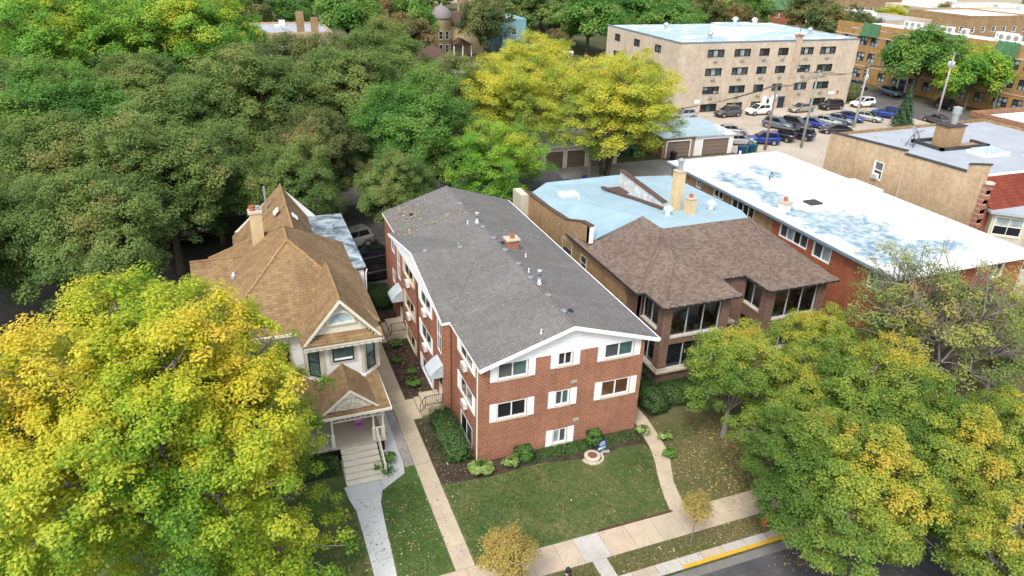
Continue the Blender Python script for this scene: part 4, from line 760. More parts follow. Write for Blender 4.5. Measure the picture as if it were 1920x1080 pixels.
    for a, b in ((a0,a1),(C0,C1),(m0,m1),(b0,b1),(a1,m0),(m1,b0)):
        for k in range(int((b-a).length/.55)): q = a.lerp(b, (k+.5)/int((b-a).length/.55)); n_ = (b-a).normalized().cross(Zv); cl.obox(q+n_*.07+Vector((0,0,-.01)), (.014,0,0), (0,.014,0), (0,0,.01))
    cl.build('gutter_clip', MT['white'], r)
    sf = MB(); sf.box(12.2,5.4,5.80,12.8,15.6,5.85); sf.box(12.8,3.05,5.80,18.3,3.7,5.85); sf.box(20.65,3.05,5.80,26,3.7,5.85); sf.build('soffit', MT['copingbrown'], r)
    # blue flat roof
    bz = 7.42; bl = MB(); bl.slab([(17.45,11.25,bz),(25.0,11.35,bz),(25.75,13.2,bz-.1),(26.3,24.3,6.7),(22.7,25.2,6.6),(22.3,26,6.6),(14.9,26,6.5),(13.0,24.5,6.3),(12.95,16.5,6.35),(13.0,13.0,6.5),(17.45,13.95,bz)], .12); bl.build('flat_roof', MT['roof_blue'], r)
    eg = MB(); eg.tube([(17.43,13.95,bz),(17.43,11.22,bz),(25.0,11.32,bz)], .05, 6); eg.build('flashing', MT['copingdark'], r)
    pz = MB(); pp = [(25.2,6.17),(20,6.40),(16.8,6.63),(15.6,7.0),(14.2,7.44),(12.8,7.6)]
    for (ya, za), (yb, zb) in zip(pp, pp[1:]): pz.slab([(12.5,ya,za),(12.8,ya,za),(12.8,yb,zb),(12.5,yb,zb)], 2.2 if yb > 14.5 else 1.3)
    pz.build('parapet', MT['brick_tan'], r); cm = MB()
    for (ya, za), (yb, zb) in zip(pp, pp[1:]): cm.slab([(12.46,ya,za+.09),(12.84,ya,za+.09),(12.84,yb,zb+.09),(12.46,yb,zb+.09)], .085)
    cm.build('coping', MT['copingbrown'], r); bx(12.5,12.79,6.3,12.84,13.2,7.5).build('parapet_return', MT['white'], r)
    bx(11.8,24.1,0,12.5,26,6.25).build('rear_bay', MT['stucco'], r)
    lw = MB(); lw.slab([(20.0,22.2,8.25),(20.3,22.2,8.25),(20.3,15.4,7.75),(20.0,15.4,7.75)], 1.9); lw.build('light_well_wall', plain('peeling_paint', (.62,.64,.64), .8, .45, 2.2), r); lc = MB(); lc.slab([(19.92,22.3,8.35),(20.38,22.3,8.35),(20.38,15.3,7.85),(19.92,15.3,7.85)], .09); lc.slab([(18.3,22.3,7.0),(18.62,22.3,7.0),(20.1,15.3,7.45),(19.72,15.0,7.45)], .16); lc.build('coping', MT['copingbrown'], r)
    pit = MB(); pit.poly((18.62,22.1,6.93),(19.98,22.1,6.93),(19.98,18.4,6.95),(18.95,18.4,6.95)); pit.build('light_well', MT['copingbrown'], r)
    c = bx(20.55,14.65,6.6,21.25,15.3,10.3).build('chimney', MT['brick_cream'], r); bx(20.5,14.6,10.3,21.3,15.35,10.38).build('chimney_cap', MT['limestone'], c); MB().lathe([(.2,0),(.2,.65),(.27,.68),(.27,.8),(.08,.92)], (20.9,14.97,10.38), 10).build('flue', MT['galv'], c)
    c = bx(21.0,13.4,6.8,21.65,14.0,8.55).build('chimney', MT['brick_cream'], r); bx(20.95,13.35,8.55,21.7,14.05,8.63).build('chimney_cap', MT['limestone'], c); MB().lathe([(.16,0),(.15,.25),(.08,.25)], (21.3,13.7,8.63), 8).build('chimney_pot', MT['terracotta'], c)
    for x, y in ((19.5,13.8),(23.4,13.9)): MB().lathe([(.18,-.05),(.18,.42),(.36,.42),(.36,.5),(.05,.74)], (x,y,bz), 10).build('roof_vent', MT['white'], r)
    for x, y in ((16.4,17.4),(16.8,15.6),(21.8,20.8),(15.4,20.5)): MB().lathe([(.12,0),(.05,.06),(.05,.3)], (x,y,6.7), 6).build('plumbing_vent', MT['white'], r)
    h = bx(14.5,21.6,6.3,16.0,22.6,6.78).build('roof_hatch', MT['white'], r)
    Wd = Face((12.55,18,0), (0,-1,0))
    for y0, y1, z0, z1 in ((17.1,15.4,4.0,5.25),(13.9,12.9,3.9,5.1)): window(r, Wd, (18-y0,18-y1,z0,z1), MT['taupe'], MT['g_grey'], 1, 2, .08, -.01, d0=-.06)
    w2 = Face((11.8,26,0), (0,-1,0)); window(r, w2, (.3,1.5,3.2,4.8), MT['white'], MT['g_dark'], 2, 1, .07, .0, d0=-.05)
    return r
brown_flats()
def ledge_pots():
    rr = random.Random(5)
    for x0, n in ((13.9,9),(21.8,6)):
        for k in range(n):
            x = x0+k*.36+rr.uniform(-.05,.05); y = 4.1+rr.uniform(-.15,.25); kind = rr.random(); h = rr.uniform(.18,.34)
            t = thing('flower_pot', (x,y,3.461), 'small potted plant behind the upstairs porch glass of the brown brick two-flat', 'plant pot', 'potted plants inside the glazed porches')
            MB().lathe([(h*.35,0),(h*.5,h),(h*.42,h)], (0,0,0), 8).build('pot', MT['white'] if kind < .5 else MT['terracotta'], t, False, True)
            rng = np.random.default_rng(k); g = rng.normal(size=(40,3))*h*.5+np.array([0,0,h*1.6]); part_obj('foliage', leaves_mesh('foliage', g, rng.normal(size=(40,3)), np.full(40,.12), rng.random(40), LM['fresh'], k), t)
ledge_pots()
def armchair(x, y, z, mat, label):
    r = thing('armchair', (x,y,z), label, 'armchair', rz=.3)
    MB().box(-.4,-.4,.12,.4,.4,.46).build('seat', mat, r, False, True); MB().slab([(-.4,.25,1.05),(.4,.25,1.05),(.4,.45,1.05),(-.4,.45,1.05)], .58).build('backrest', mat, r, False, True)
    for s in (-1, 1):
        MB().box(s*.48-.08,-.4,.0,s*.48+.08,.42,.66).build('armrest', mat, r, False, True)
for x, m, lb in ((15.0,'cushion','orange armchair upstairs in the glazed porch beside the grey shingle roof'),(16.3,'cushion2','grey armchair upstairs in the glazed porch beside the grey shingle roof'),(22.4,'cushion2','grey armchair upstairs in the glazed porch by the orange brick block'),(24.0,'cushion','orange armchair upstairs in the glazed porch by the orange brick block')): armchair(x, 5.1, 2.971, MT[m], lb)

# ================================================================ red brick flat-roofed block with ponding white roof
def flat_block():
    r = thing('flat_roof_apartment_building', (35, 14, 0), 'orange red brick apartment block under a broad white flat roof with puddle stains and sky reflections painted blue', 'building')
    x0, x1, y0, y1, H = 28.75, 41.3, 1.2, 27.6, 6.62
    S = Face((x0,y0,0), (1,0,0)); W = Face((x0,y1,0), (0,-1,0)); yy = lambda y: y1-y
    ops = [(.35,1.7,5.15,6.4),(9.2,10.6,5.15,6.4),(.35,1.7,2.4,3.6),(9.2,10.6,2.4,3.6),(4.6,6.2,5.15,6.4)]
    opw = [(yy(12.0),yy(8.9),5.35,6.45),(yy(8.3),yy(6.5),5.2,6.4),(yy(3.0),yy(1.7),5.15,6.4)]; opt = [(yy(18.2),yy(15.2),5.3,6.4),(yy(20.8),yy(19.4),5.7,6.4),(yy(23.5),yy(22.7),5.7,6.4),(yy(26.7),yy(25.6),5.4,6.4)]
    mb = MB(); mb.facade(S.O, S.U, x1-x0, H, ops, .12); mb.facade((x0,12.9,0), (0,-1,0), 12.9-y0, H, [(a-yy(12.9),b-yy(12.9),c,d) for a,b,c,d in opw], .12); mb.poly((x1,y0,0),(x1,y1,0),(x1,y1,H),(x1,y0,H)); mb.build('wall', MT['brick_orange'], r)
    mb = MB(); mb.facade((x0,y1,0), (0,-1,0), y1-12.9, H, opt, .12); mb.poly((x1,y1,0),(x0,y1,0),(x0,y1,H),(x1,y1,H)); mb.build('side_wall', MT['brick_tan'], r)
    for o in ops: window(r, S, o, MT['white'], MT['g_black'], 2, 1, .09, .12, d0=.0)
    for k, o in enumerate(opw): window(r, W, o, MT['white'], MT['g_grey'], 4 if k == 0 else 2, 1, .08, .12, d0=.0, gls=[MT['g_grey'], MT['g_pale'], MT['g_dark']])
    for k, o in enumerate(opt): window(r, W, o, MT['white'], MT['g_dark'], 4 if k == 0 else 2, 1, .07, .12, d0=.0)
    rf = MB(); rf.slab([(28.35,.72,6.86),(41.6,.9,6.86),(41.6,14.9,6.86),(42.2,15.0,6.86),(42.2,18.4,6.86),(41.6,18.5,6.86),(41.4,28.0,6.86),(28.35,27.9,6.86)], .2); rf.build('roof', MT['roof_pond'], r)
    g = MB(); g.box(28.2,.72,6.66,28.34,27.9,6.84); g.box(28.33,.72,6.55,28.5,27.9,6.655); g.build('gutter', MT['bluegutter'], r); f = MB(); f.box(28.36,.66,6.6,41.6,.715,6.84); f.build('fascia', MT['white'], r)
    c = bx(29.75,13.05,6.86,30.4,13.7,7.35).build('chimney', MT['white'], r); bx(29.65,12.95,7.35,30.5,13.8,7.6).build('chimney_cap', MT['limestone'], c); MB().lathe([(.17,0),(.15,.3),(.09,.3)], (30.08,13.4,7.6), 8).build('chimney_pot', MT['terracotta'], c)
    h = bx(32.6,13.2,6.86,33.7,14.1,7.02).build('roof_hatch', MT['white'], r); bx(32.55,13.15,7.02,33.75,14.15,7.14).build('hatch_lid', MT['copingdark'], h)
    for x, y in ((35.6,21.7),(34.2,20.3)): MB().lathe([(.1,0),(.06,.05),(.06,.2)], (x,y,6.86), 6).build('plumbing_vent', MT['iron'], r)
flat_block()

# ================================================================ tan brick walk-up with red tiled mansard and stucco bay
def tan_block():
    r = thing('tan_walk_up', (54, 16, 0), 'tan brick walk-up with grey flat roof, red tiled mansard and stucco bay window', 'building')
    X, y0, y1 = 44.0, 7.8, 24.2; rz_ = 9.2; mb = MB(); W = Face((X,y1,0), (0,-1,0)); yy = lambda y: y1-y; o = (yy(18.3),yy(17.2),6.85,8.5)
    prof = [(24.2,9.55),(15.4,10.05),(15.4,9.78),(9.4,9.98),(9.4,10.6),(7.8,11.0)]
    mb.facade(W.O, W.U, y1-y0, 9.2, [o], .15)
    for (ya, za), (yb, zb) in ((prof[0],prof[1]),(prof[2],prof[3]),(prof[4],prof[5])): mb.slab([(X,ya,za),(X,yb,zb),(X,yb,9.2),(X,ya,9.2)], .3, (1,0,0))
    mb.build('wall', MT['brick_tanlight'], r)
    b2 = MB(); b2.poly((X,y1,0),(X,y1,9.5),(66,y1+1,9.5),(66,y1+1,0)); b2.poly((66,y0,0),(66,y1+1,0),(66,y1+1,9.5),(66,y0,9.5)); b2.build('rear_wall', MT['brick_tan'], r)
    cm = MB()
    for (ya, za), (yb, zb) in ((prof[0],prof[1]),(prof[2],prof[3]),(prof[4],prof[5])): cm.slab([(X-.06,ya,za+.12),(X+.36,ya,za+.12),(X+.36,yb,zb+.12),(X-.06,yb,zb+.12)], .115)
    cm.box(X-.06,7.72,11.0,X+.36,7.8,11.12); cm.build('coping', MT['copingdark'], r)
    window(r, W, o, MT['white'], MT['g_grey'], 1, 2, .1, .15, d0=.02, sill=MT['limestone']); ac_unit(r, W, (o[0]+o[1])/2, o[2]+.1, .6, .45, .25)
    pipe(r, [(X-.05,15.1,8.9),(X-.05,15.1,5)], .05, MT['limestone'])
    rf = MB(); rf.slab([(X+.3,9,rz_),(66,9,rz_),(66,25,rz_),(X+.3,24.2,rz_)], .1); rf.build('flat_roof', MT['roofgrey'], r)
    m = MB(); m.slab([(X+.4,6.6,7.7),(60,6.6,7.7),(60,9.3,9.5),(X+.4,9.3,9.5)], .15); m.build('mansard', MT['tile_red'], r); fl = MB(); fl.box(X+.4,9.25,9.45,60,9.45,9.58); fl.build('flashing', MT['white'], r)
    q = MB()
    for k in range(24): w = .42 if k % 2 else .30; q.box(X-.03,7.6-w,k*.4,X+.5,7.79,k*.4+.32)
    q.build('quoin', brick('quoin_red', (.30,.06,.03), (.36,.08,.045), (.5,.4,.3)), r); qq = MB(); qq.box(X-.01,7.3,0,X+.45,7.78,9.6); qq.build('corner_pier', MT['limestone'], r); MB().lathe([(.38,0),(.38,.12),(.3,.16)], (X+.2,7.4,9.62), 8).build('pier_cap', MT['limestone'], r)
    body = MB(); body.box(X+.5,7.2,0,66,9,7.6); body.build('front_wall', MT['brick_orange'], r)
    b = MB(); P = [(45.0,7.2),(44.6,6.6),(46.4,5.0),(51,5.0),(52.6,6.6),(52.6,7.2)]; b.prism(P, 0, 7.45); b.build('bay', MT['stucco'], r); br = MB(); br.prism([(44.6,7.3),(44.1,6.5),(46.2,4.6),(51.2,4.6),(53,6.4),(53,7.3)], 7.5, 7.72); br.build('bay_roof', MT['roofgrey'], r)
    for A, B, segs in (((44.6,6.6),(46.4,5.0),1),((46.4,5.0),(51,5.0),2)):
        A, B = Vector((*A,0)), Vector((*B,0)); U = (B-A).normalized(); fc = Face(A, U); L = (B-A).length
        for s in range(segs):
            for z0, z1 in ((5.75,7.3),(2.8,4.4)):
                a = .2+s*(L-.2)/segs; bb = a+(L-.2)/segs-.2; window(r, fc, (a,bb,z0,z1), MT['cream'], MT['g_dark'], 2, 2, .09, -.002, d0=-.08, sill=MT['cream'], gls=[MT['g_black'], MT['g_pale']])
    c = bx(51.2,17.5,9.1,53.3,18.9,11.2).build('chimney', MT['brick_tan'], r); bx(51.1,17.4,11.2,53.4,19.0,11.3).build('chimney_cap', MT['copingdark'], c); MB().lathe([(.3,0),(.3,.9),(.4,.92),(.4,1.5),(.1,1.6)], (52.6,18.3,11.3), 10).build('flue', MT['galv'], c)
    p_ = MB()
    for a_, b_ in (((50.4,17.0),(56.2,17.0)),((56.2,17.0),(56.2,18.6)),((50.4,20.2),(56.2,20.2)),((50.4,17.0),(50.4,20.2))): p_.box(min(a_[0],b_[0])-.15,min(a_[1],b_[1])-.15,rz_,max(a_[0],b_[0])+.15,max(a_[1],b_[1])+.15,rz_+.28)
    p_.build('light_well_kerb', MT['copingdark'], r); bx(50.6,17.2,rz_,56,18.4,rz_+.1).build('light_well', MT['brick_tan'], r)
    s = bx(52.5,14.2,rz_,55.6,16.2,rz_+.25).build('skylight', MT['white'], r); MB().slab([(52.7,14.4,rz_+.26),(55.4,14.4,rz_+.26),(55.4,16.0,rz_+.42),(52.7,16.0,rz_+.42)], .1).build('pane', MT['g_sky'], s)
    MB().lathe([(.16,0),(.16,1.0),(.24,1.02),(.24,1.25)], (45.2,9.8,rz_), 8).build('roof_vent', MT['bluegutter'], r)
    for x, y in ((47.5,22),(49.2,20.5),(58,21),(57,14),(50,12.5)): MB().lathe([(.15,0),(.07,.06),(.07,.35)], (x,y,rz_), 6).build('plumbing_vent', MT['galv'], r)
    return r
tan_block()
def dish(loc):
    r = thing('satellite_dish', loc, 'grey satellite dish on a tripod on the grey flat roof', 'satellite dish'); X, Y, Z = loc
    MB().lathe([(.02,0),(.35,.05),(.62,.17),(.64,.19),(.35,.075),(.0,.03)], (0,0,0), 14).build('reflector', MT['galv'], r, True, True); d = r.children[0]; d.rotation_euler = (.9,0,.5); d.location = (0,0,1.25)
    for k in range(3): a = k*2.094; MB().tube([(0,0,1.2),(math.cos(a)*.5,math.sin(a)*.5,0)], .03, 5).build('leg', MT['iron'], r, False, True)
    MB().tube([(0,0,1.25),(.35,-.7,1.7)], .025, 5).build('feed_arm', MT['iron'], r, False, True)
dish((48.8,19.0,9.2))
b = thing('white_roof_building', (72,20,0), 'building with a bright white flat roof and worn orange brick parapet behind the satellite dish', 'building'); bx(66.3,10,0,84,27,9.3).build('wall', MT['brick_tan'], b); bx(66.7,10.4,9.3,83.6,26.6,9.45).build('flat_roof', MT['roofwhite'], b)
pw = MB(); pw.box(66.2,9.9,9.3,66.65,27.1,9.9); pw.box(66.651,26.7,9.3,84,27.1,9.9); pw.build('parapet', brick('brick_worn', (.30,.13,.06), (.36,.17,.09), (.3,.22,.15), c3=(.18,.08,.05)), b); bx(72,20,9.45,73.6,21.2,9.75).build('roof_hatch', MT['copingdark'], b)
# ================================================================ beige four storey block
def beige_block():
    x0, x1, y0, y1, H = 57.6, 94.1, 72.0, 96.5, 11.1
    r = thing('beige_apartment_building', ((x0+x1)/2, (y0+y1)/2, 0), 'four storey beige brick apartment block with silvery patched flat roof beside the car park', 'building')
    S = Face((x0,y0,0), (1,0,0)); W = Face((x0,y1,0), (0,-1,0)); cols = [(62.9,66.1),(68.1,71.3),(73.1,75.1),(76.9,79.0),(81.4,84.3),(85.8,89.15)]; rows = [(.12,1.4),(3.0,4.24),(5.97,7.18),(8.88,10.1)]
    ops = []; meta = []
    for ri, (z0, z1) in enumerate(rows):
        for ci, (a, b) in enumerate(cols):
            if ri == 0 and ci in (3, 4): continue
            ops.append((a-x0, b-x0, z0, z1)); meta.append((ri, ci))
    door = (78.7-x0, 80.1-x0, .02, 2.0); d2 = (75.9-x0, 77.2-x0, .02, 1.9)
    opw = [(3+7*k, 5+7*k, z0, z1) for k in range(3) for z0, z1 in rows[1:]]
    mb = MB(); mb.facade(S.O, S.U, x1-x0, H, ops+[door, d2], .15); mb.facade(W.O, W.U, y1-y0, H, opw, .15); mb.poly((x1,y0,0),(x1,y1,0),(x1,y1,H),(x1,y0,H)); mb.poly((x1,y1,0),(x0,y1,0),(x0,y1,H),(x1,y1,H)); mb.build('wall', MT['brick_beige'], r)
    rr = random.Random(3)
    for o, (ri, ci) in zip(ops, meta):
        w = o[1]-o[0]; cm = 3 if w > 2.5 else 2; gl = [MT['g_grey'], MT['g_pale'], MT['g_grey']] if cm == 3 else [MT['g_grey'], MT['g_dark']]
        if rr.random() < .35: gl = [MT['g_dark'], MT['g_teal'], MT['g_dark']]
        window(r, S, o, MT['blackframe'], None, cm, 2 if cm == 3 and rr.random() < .4 else 1, .11, .15, gls=gl, d0=.0, muntin=.09, sill=MT['limestone'])
        if ri > 0 or ci == 0: ac_unit(r, S, (o[0]+o[1])/2, o[2]-.62, .75, .42, .3, MT['limestone'])
    for o in opw: window(r, W, o, MT['blackframe'], MT['g_grey'], 2, 1, .1, .15, d0=.0)
    m2 = MB(); S.bar(m2, *door, .08, .16); m2.build('door', MT['doorblue'], r); m2 = MB(); S.bar(m2, *d2, .08, .16); d = m2.build('door', MT['white'], r); m3 = MB(); S.bar(m3, d2[0]+.25, d2[1]-.25, .9, 1.7, .07, .079); m3.build('pane', MT['g_dark'], d); m2 = MB(); S.bar(m2, d2[0]-.5, d2[0]-.02, 0, 2.2, -.5, -.003); S.bar(m2, d2[1]+.02, d2[1]+.35, 0, 2.2, -.5, -.003); m2.build('entry_screen', MT['white'], r)
    m2 = MB(); S.bar(m2, 89.6-x0, 91.0-x0, 1.9, 2.45, -.04, -.003); m2.build('wall_sign', MT['signwhite'], r); m2 = MB(); S.bar(m2, 91.4-x0, 91.9-x0, 1.9, 2.5, -.04, -.003); m2.build('notice_board', MT['terracotta'], r)
    m2 = MB(); S.bar(m2, 61.6-x0, 62.7-x0, 1.6, 2.2, -.03, -.003); m2.build('wall_sign', MT['signwhite'], r)
    bx(x0-.05,y0-.05,H,x1+.05,y0+.25,H+.22).build('coping', MT['bluegutter'], r); bx(x0-.05,y0+.251,H,x0+.25,y1+.05,H+.22).build('coping', MT['bluegutter'], r); bx(x1-.25,y0+.251,H,x1+.05,y1+.05,H+.22).build('coping', MT['galv'], r)
    bx(x0+.26,y0+.26,H-.1,x1-.26,y1-.1,H+.1).build('flat_roof', MT['roof_beige'], r)
    c = bx(80.1,71.55,0,81.2,72.3,12.0).build('chimney', plain('stained_render', (.50,.40,.30), .9, .3, 1.1), r); bx(79.95,71.4,12.0,81.35,72.4,12.15).build('chimney_cap', MT['terracotta'], c); pipe(c, [(80.6,71.9,12.1),(80.6,71.9,13.2)], .05, MT['iron'], 'aerial')
    ph = bx(72.5,80.5,H,80.0,85.5,H+1.5).build('penthouse', MT['siding_gable'], r); bx(72.4,80.4,H+1.5,80.1,85.6,H+1.6).build('penthouse_roof', MT['roof_beige'], ph)
    for x, y in ((76.0,83.5),(79,82.0),(66,90),(86,90.5),(90,80),(66.5,77)): MB().lathe([(.4,-.05),(.28,.3),(.28,.5),(.5,.55),(.5,.85),(.2,1.1)], (x,y,H+(1.6 if 72 < x < 80.2 and 80 < y < 86 else .1)), 10).build('roof_vent', MT['white'] if x > 75 and x < 80 else MT['galv'], r, True)
beige_block()
# ================================================================ golden brick courtyard block across the side street
def gold_block():
    r = thing('gold_brick_building', (122, 70, 0), 'golden brick three storey block with green tiled mansards and rooftop condensers', 'building')
    A, B = Vector((112.6,97,0)), Vector((119.5,34,0)); U = (B-A).normalized(); L = (B-A).length; fc = Face(A, U); H = 10.6
    ops = []; rr = random.Random(8)
    for k in range(18):
        x = 2.2+k*3.4; w = 2.6 if k % 3 == 1 else 1.7
        for z0 in (1.0,4.3,7.4):
            if x+w < L-.5: ops.append((x, x+w, z0, z0+1.75))
    mb = MB(); mb.facade(fc.O, fc.U, L, H, ops, .2); Q = -fc.N*14; mb.poly(A+Q, A, A+Zv*H, A+Q+Zv*H); mb.poly(B, B+Q, B+Q+Zv*H, B+Zv*H); mb.poly(B+Q, A+Q, A+Q+Zv*H, B+Q+Zv*H); mb.build('wall', MT['brick_gold'], r)
    for o in ops: window(r, fc, o, MT['blackframe'], None, 3 if o[1]-o[0] > 2 else 2, 2, .1, .2, gls=[MT['g_pale'], MT['g_grey'], MT['g_sky']], d0=.06, muntin=.1, sill=MT['limestone'])
    rf = MB(); rf.slab([A+Zv*H, B+Zv*H, B+Q+Zv*H, A+Q+Zv*H], .2); rf.build('flat_roof', MT['roofwhite'], r)
    pm = MB(); fc.bar(pm, 0, L, H, H+.9, 0, .4); pm.build('parapet', MT['brick_gold'], r); bc = MB(); fc.bar(bc, 0, L, H-1.5, H-1.3, -.08, -.003); fc.bar(bc, 0, L, 3.3, 3.5, -.06, -.003); bc.build('belt_course', MT['limestone'], r)
    for x in (6.5,24.0,34.0,45.5):
        m = MB(); p = fc.p; m.slab([p(x,9.3,-.85), p(x+4.2,9.3,-.85), p(x+4.0,H+1.1,-.05), p(x+.2,H+1.1,-.05)], .15, -fc.N); m.build('mansard', MT['tile_green'], r)
    # arched entry
    m = MB(); fc.bar(m, 17.2, 19.4, 0, 2.9, -.12, -.003); d = m.build('door_surround', MT['limestone'], r); m = MB(); fc.bar(m, 17.6, 19.0, 0, 2.5, -.16, -.121); m.build('door', MT['doorblue'], d); m = MB(); fc.bar(m, 27.2, 28.4, 0, 2.4, -.1, -.003); m.build('door', MT['doorbrown'], r)
    return fc, H
gfc, gH = gold_block()
def condenser(x, d, n=3):
    p = gfc.p(x, gH+.0, d); r = thing('rooftop_condenser', p, 'white twin fan condenser standing on the golden block roof', 'condenser', 'condensers on the golden brick roof'); r.rotation_euler.z = math.atan2(gfc.U.y, gfc.U.x)
    bx(-.62,-.3,.15,.62,.3,2.15).build('cabinet', MT['acwhite'], r, False, True); bx(-.5,-.18,0,.5,.18,.149).build('stand', MT['galv'], r, False, True)
    for z in (.68,1.6): MB().lathe([(.40,-.325),(.40,-.3)], (0,0,z), 14, 'y').build('fan', MT['fan'], r, False, True)
    return r
cproto = None
for x, d in [(14+1.3*k, 3.0) for k in range(3)]+[(21+1.3*k, 2.2) for k in range(3)]+[(31.5+1.3*k, 4.4) for k in range(3)]+[(33.4+1.3*k, 1.9) for k in range(3)]+[(40+1.3*k, 2.2) for k in range(3)]+[(26.5,2.0)]:
    if cproto is None: cproto = condenser(x, d)
    else: c = copy_tree(cproto); c.location = gfc.p(x, gH, d)

# ================================================================ background buildings
def simple_block(name, label, x0, y0, x1, y1, H, wall, roof, group=None, cat='building', winr=True, seed=0, pitch=0, trim=None, cols=None, gl=None):
    r = thing(name, ((x0+x1)/2, (y0+y1)/2, 0), label, cat, group); S = Face((x0,y0,0), (1,0,0)); W = Face((x0,y1,0), (0,-1,0)); rr = random.Random(seed); ops, opw = [], []
    if winr:
        n = cols or max(1, int((x1-x0)/3.5)); st = max(1, int(H/3.1))
        for k in range(n):
            c = (k+.5)*(x1-x0)/n
            for s in range(st): ops.append((c-.7, c+.7, s*H/st+.9, min(s*H/st+2.3, H-.2)))
        n = max(1, int((y1-y0)/4))
        for k in range(n):
            c = (k+.5)*(y1-y0)/n
            for s in range(st): opw.append((c-.6, c+.6, s*H/st+.9, min(s*H/st+2.3, H-.2)))
    mb = MB(); mb.facade(S.O, S.U, x1-x0, H, ops, .15); mb.facade(W.O, W.U, y1-y0, H, opw, .15); mb.poly((x1,y0,0),(x1,y1,0),(x1,y1,H),(x1,y0,H)); mb.poly((x1,y1,0),(x0,y1,0),(x0,y1,H),(x1,y1,H)); mb.build('wall', wall, r)
    for o in ops: window(r, S, o, trim or MT['white'], gl or MT['g_grey'], 1, 2, .1, .15, d0=.03)
    for o in opw: window(r, W, o, trim or MT['white'], gl or MT['g_grey'], 1, 2, .1, .15, d0=.03)
    if pitch:
        ax = (x1-x0) > (y1-y0); e = .5; rf = MB()
        if ax: ym = (y0+y1)/2; a, b, c, d = (x0-e,y0-e,H), (x1+e,y0-e,H), (x1-2,ym,H+pitch), (x0+2,ym,H+pitch); rf.slab([a,b,c,d], .12); rf.slab([(x1+e,y1+e,H),(x0-e,y1+e,H),d,c], .12); rf.slab([(x0-e,y1+e,H),a,d], .12); rf.slab([b,(x1+e,y1+e,H),c], .12)
        else: xm = (x0+x1)/2; rf.slab([(x0-e,y1+e,H),(x0-e,y0-e,H),(xm,y0+1,H+pitch),(xm,y1-1,H+pitch)], .12); rf.slab([(x1+e,y0-e,H),(x1+e,y1+e,H),(xm,y1-1,H+pitch),(xm,y0+1,H+pitch)], .12); rf.slab([(x0-e,y0-e,H),(x1+e,y0-e,H),(xm,y0+1,H+pitch)], .12); rf.slab([(x1+e,y1+e,H),(x0-e,y1+e,H),(xm,y1-1,H+pitch)], .12)
        rf.build('roof', roof, r)
    else:
        pp = MB(); pp.box(x0-.05,y0-.05,H,x1+.05,y0+.25,H+.5); pp.box(x0-.05,y0+.251,H,x0+.25,y1,H+.5); pp.box(x1-.25,y0+.251,H,x1+.05,y1,H+.5); pp.box(x0+.251,y1-.25,H,x1-.251,y1,H+.5); pp.build('parapet', wall, r)
        bx(x0+.26,y0+.26,H-.2,x1-.26,y1-.26,H+.08).build('flat_roof', roof, r)
        for k in range(rr.randint(1, 4)):
            x, y = rr.uniform(x0+1.5,x1-2), rr.uniform(y0+1.5,y1-2); w = rr.uniform(.6,1.4); bx(x,y,H+.08,x+w,y+w*.8,H+.08+rr.uniform(.5,1.3)).build('roof_unit', rr.choice([MT['acwhite'], MT['galv'], wall]), r)
    return r
def turret_house():
    r = thing('turret_house', (38,140,0), 'cream brick house with a round turret under a brown dome', 'house'); bx(38.4,139.6,0,48,151,6.6).build('wall', MT['brick_cream'], r)
    MB().lathe([(2.2,0),(2.2,7.6),(2.3,7.7),(2.3,8.0)], (37.7,139.5,0), 16).build('turret', plain('turret_cream', (.66,.52,.30), .8, .15), r, True); MB().lathe([(2.5,8.0),(2.5,8.4),(2.3,9.2),(1.8,10.0),(1.1,10.55),(.45,10.8),(.1,11.3),(.0,11.5)], (37.7,139.5,0), 16).build('dome', plain('dome_slate', (.22,.19,.185), .8, .15, 1.5), r, True)
    for a in (-1.9,-1.25,-.6):
        x, y = 37.7+2.2*math.cos(a), 139.5+2.2*math.sin(a); U = Vector((-math.sin(a), math.cos(a), 0)); fc = Face((x,y,0), U)
        for z in (.8,3.7): window(r, fc, (-.5,.5,z,z+1.9), MT['taupe'], MT['g_dark'], 1, 2, .12, -.05, d0=-.12)
    rf = MB(); rf.slab([(38,139.2,6.6),(48.4,139.2,6.6),(46,145,8.8),(40,145,8.8)], .15); rf.slab([(48.4,151.4,6.6),(38,151.4,6.6),(40,145,8.8),(46,145,8.8)], .15); rf.slab([(48.4,139.2,6.6),(48.4,151.4,6.6),(46,145,8.8)], .15); rf.slab([(38,151.4,6.6),(38,139.2,6.6),(40,145,8.8)], .15); rf.build('roof', MT['shingle_dark'], r)
    pr = MB(); pr.slab([(39.6,136.2,2.6),(44.2,136.2,2.6),(41.9,136.2,3.9)], 3.4, (0,1,0)); pr.build('porch_roof', MT['shingle_dark'], r)
    for x in (39.8,41.9,44.0): MB().lathe([(.15,0),(.12,2.6)], (x,136.5,0), 8).build('porch_post', MT['white'], r)
turret_house()
simple_block('blue_house', 'tall narrow pale blue house with cream window trim', 50.6, 134, 56.4, 146, 7.9, MT['siding_blue'], MT['roofwhite'], trim=MT['cream'], cols=1, seed=2)
simple_block('hip_roof_house', 'house with a dark red brown hip roof in front of the turret', 23.2, 100, 31.0, 110, 4.1, MT['siding_cream'], MT['shingle_dark'], pitch=2.6, seed=3)
b = simple_block('tan_flat_building', 'tan flat roofed building with two square brick chimneys', -4, 128, 11.5, 146, 6.4, MT['brick_tanlight'], MT['roofgrey'], seed=4)
for x, zt in ((4.7,10.6),(7.5,9.5)): bx(x,128.6,6.4,x+1.4,129.8,zt).build('chimney', MT['brick_tan'], b)
simple_block('brown_gable_house', 'house with a steep plain brown roof behind the beige block', 106, 160, 119, 170, 6.5, MT['brick_tan'], MT['shingle_dark'], pitch=6, seed=5)
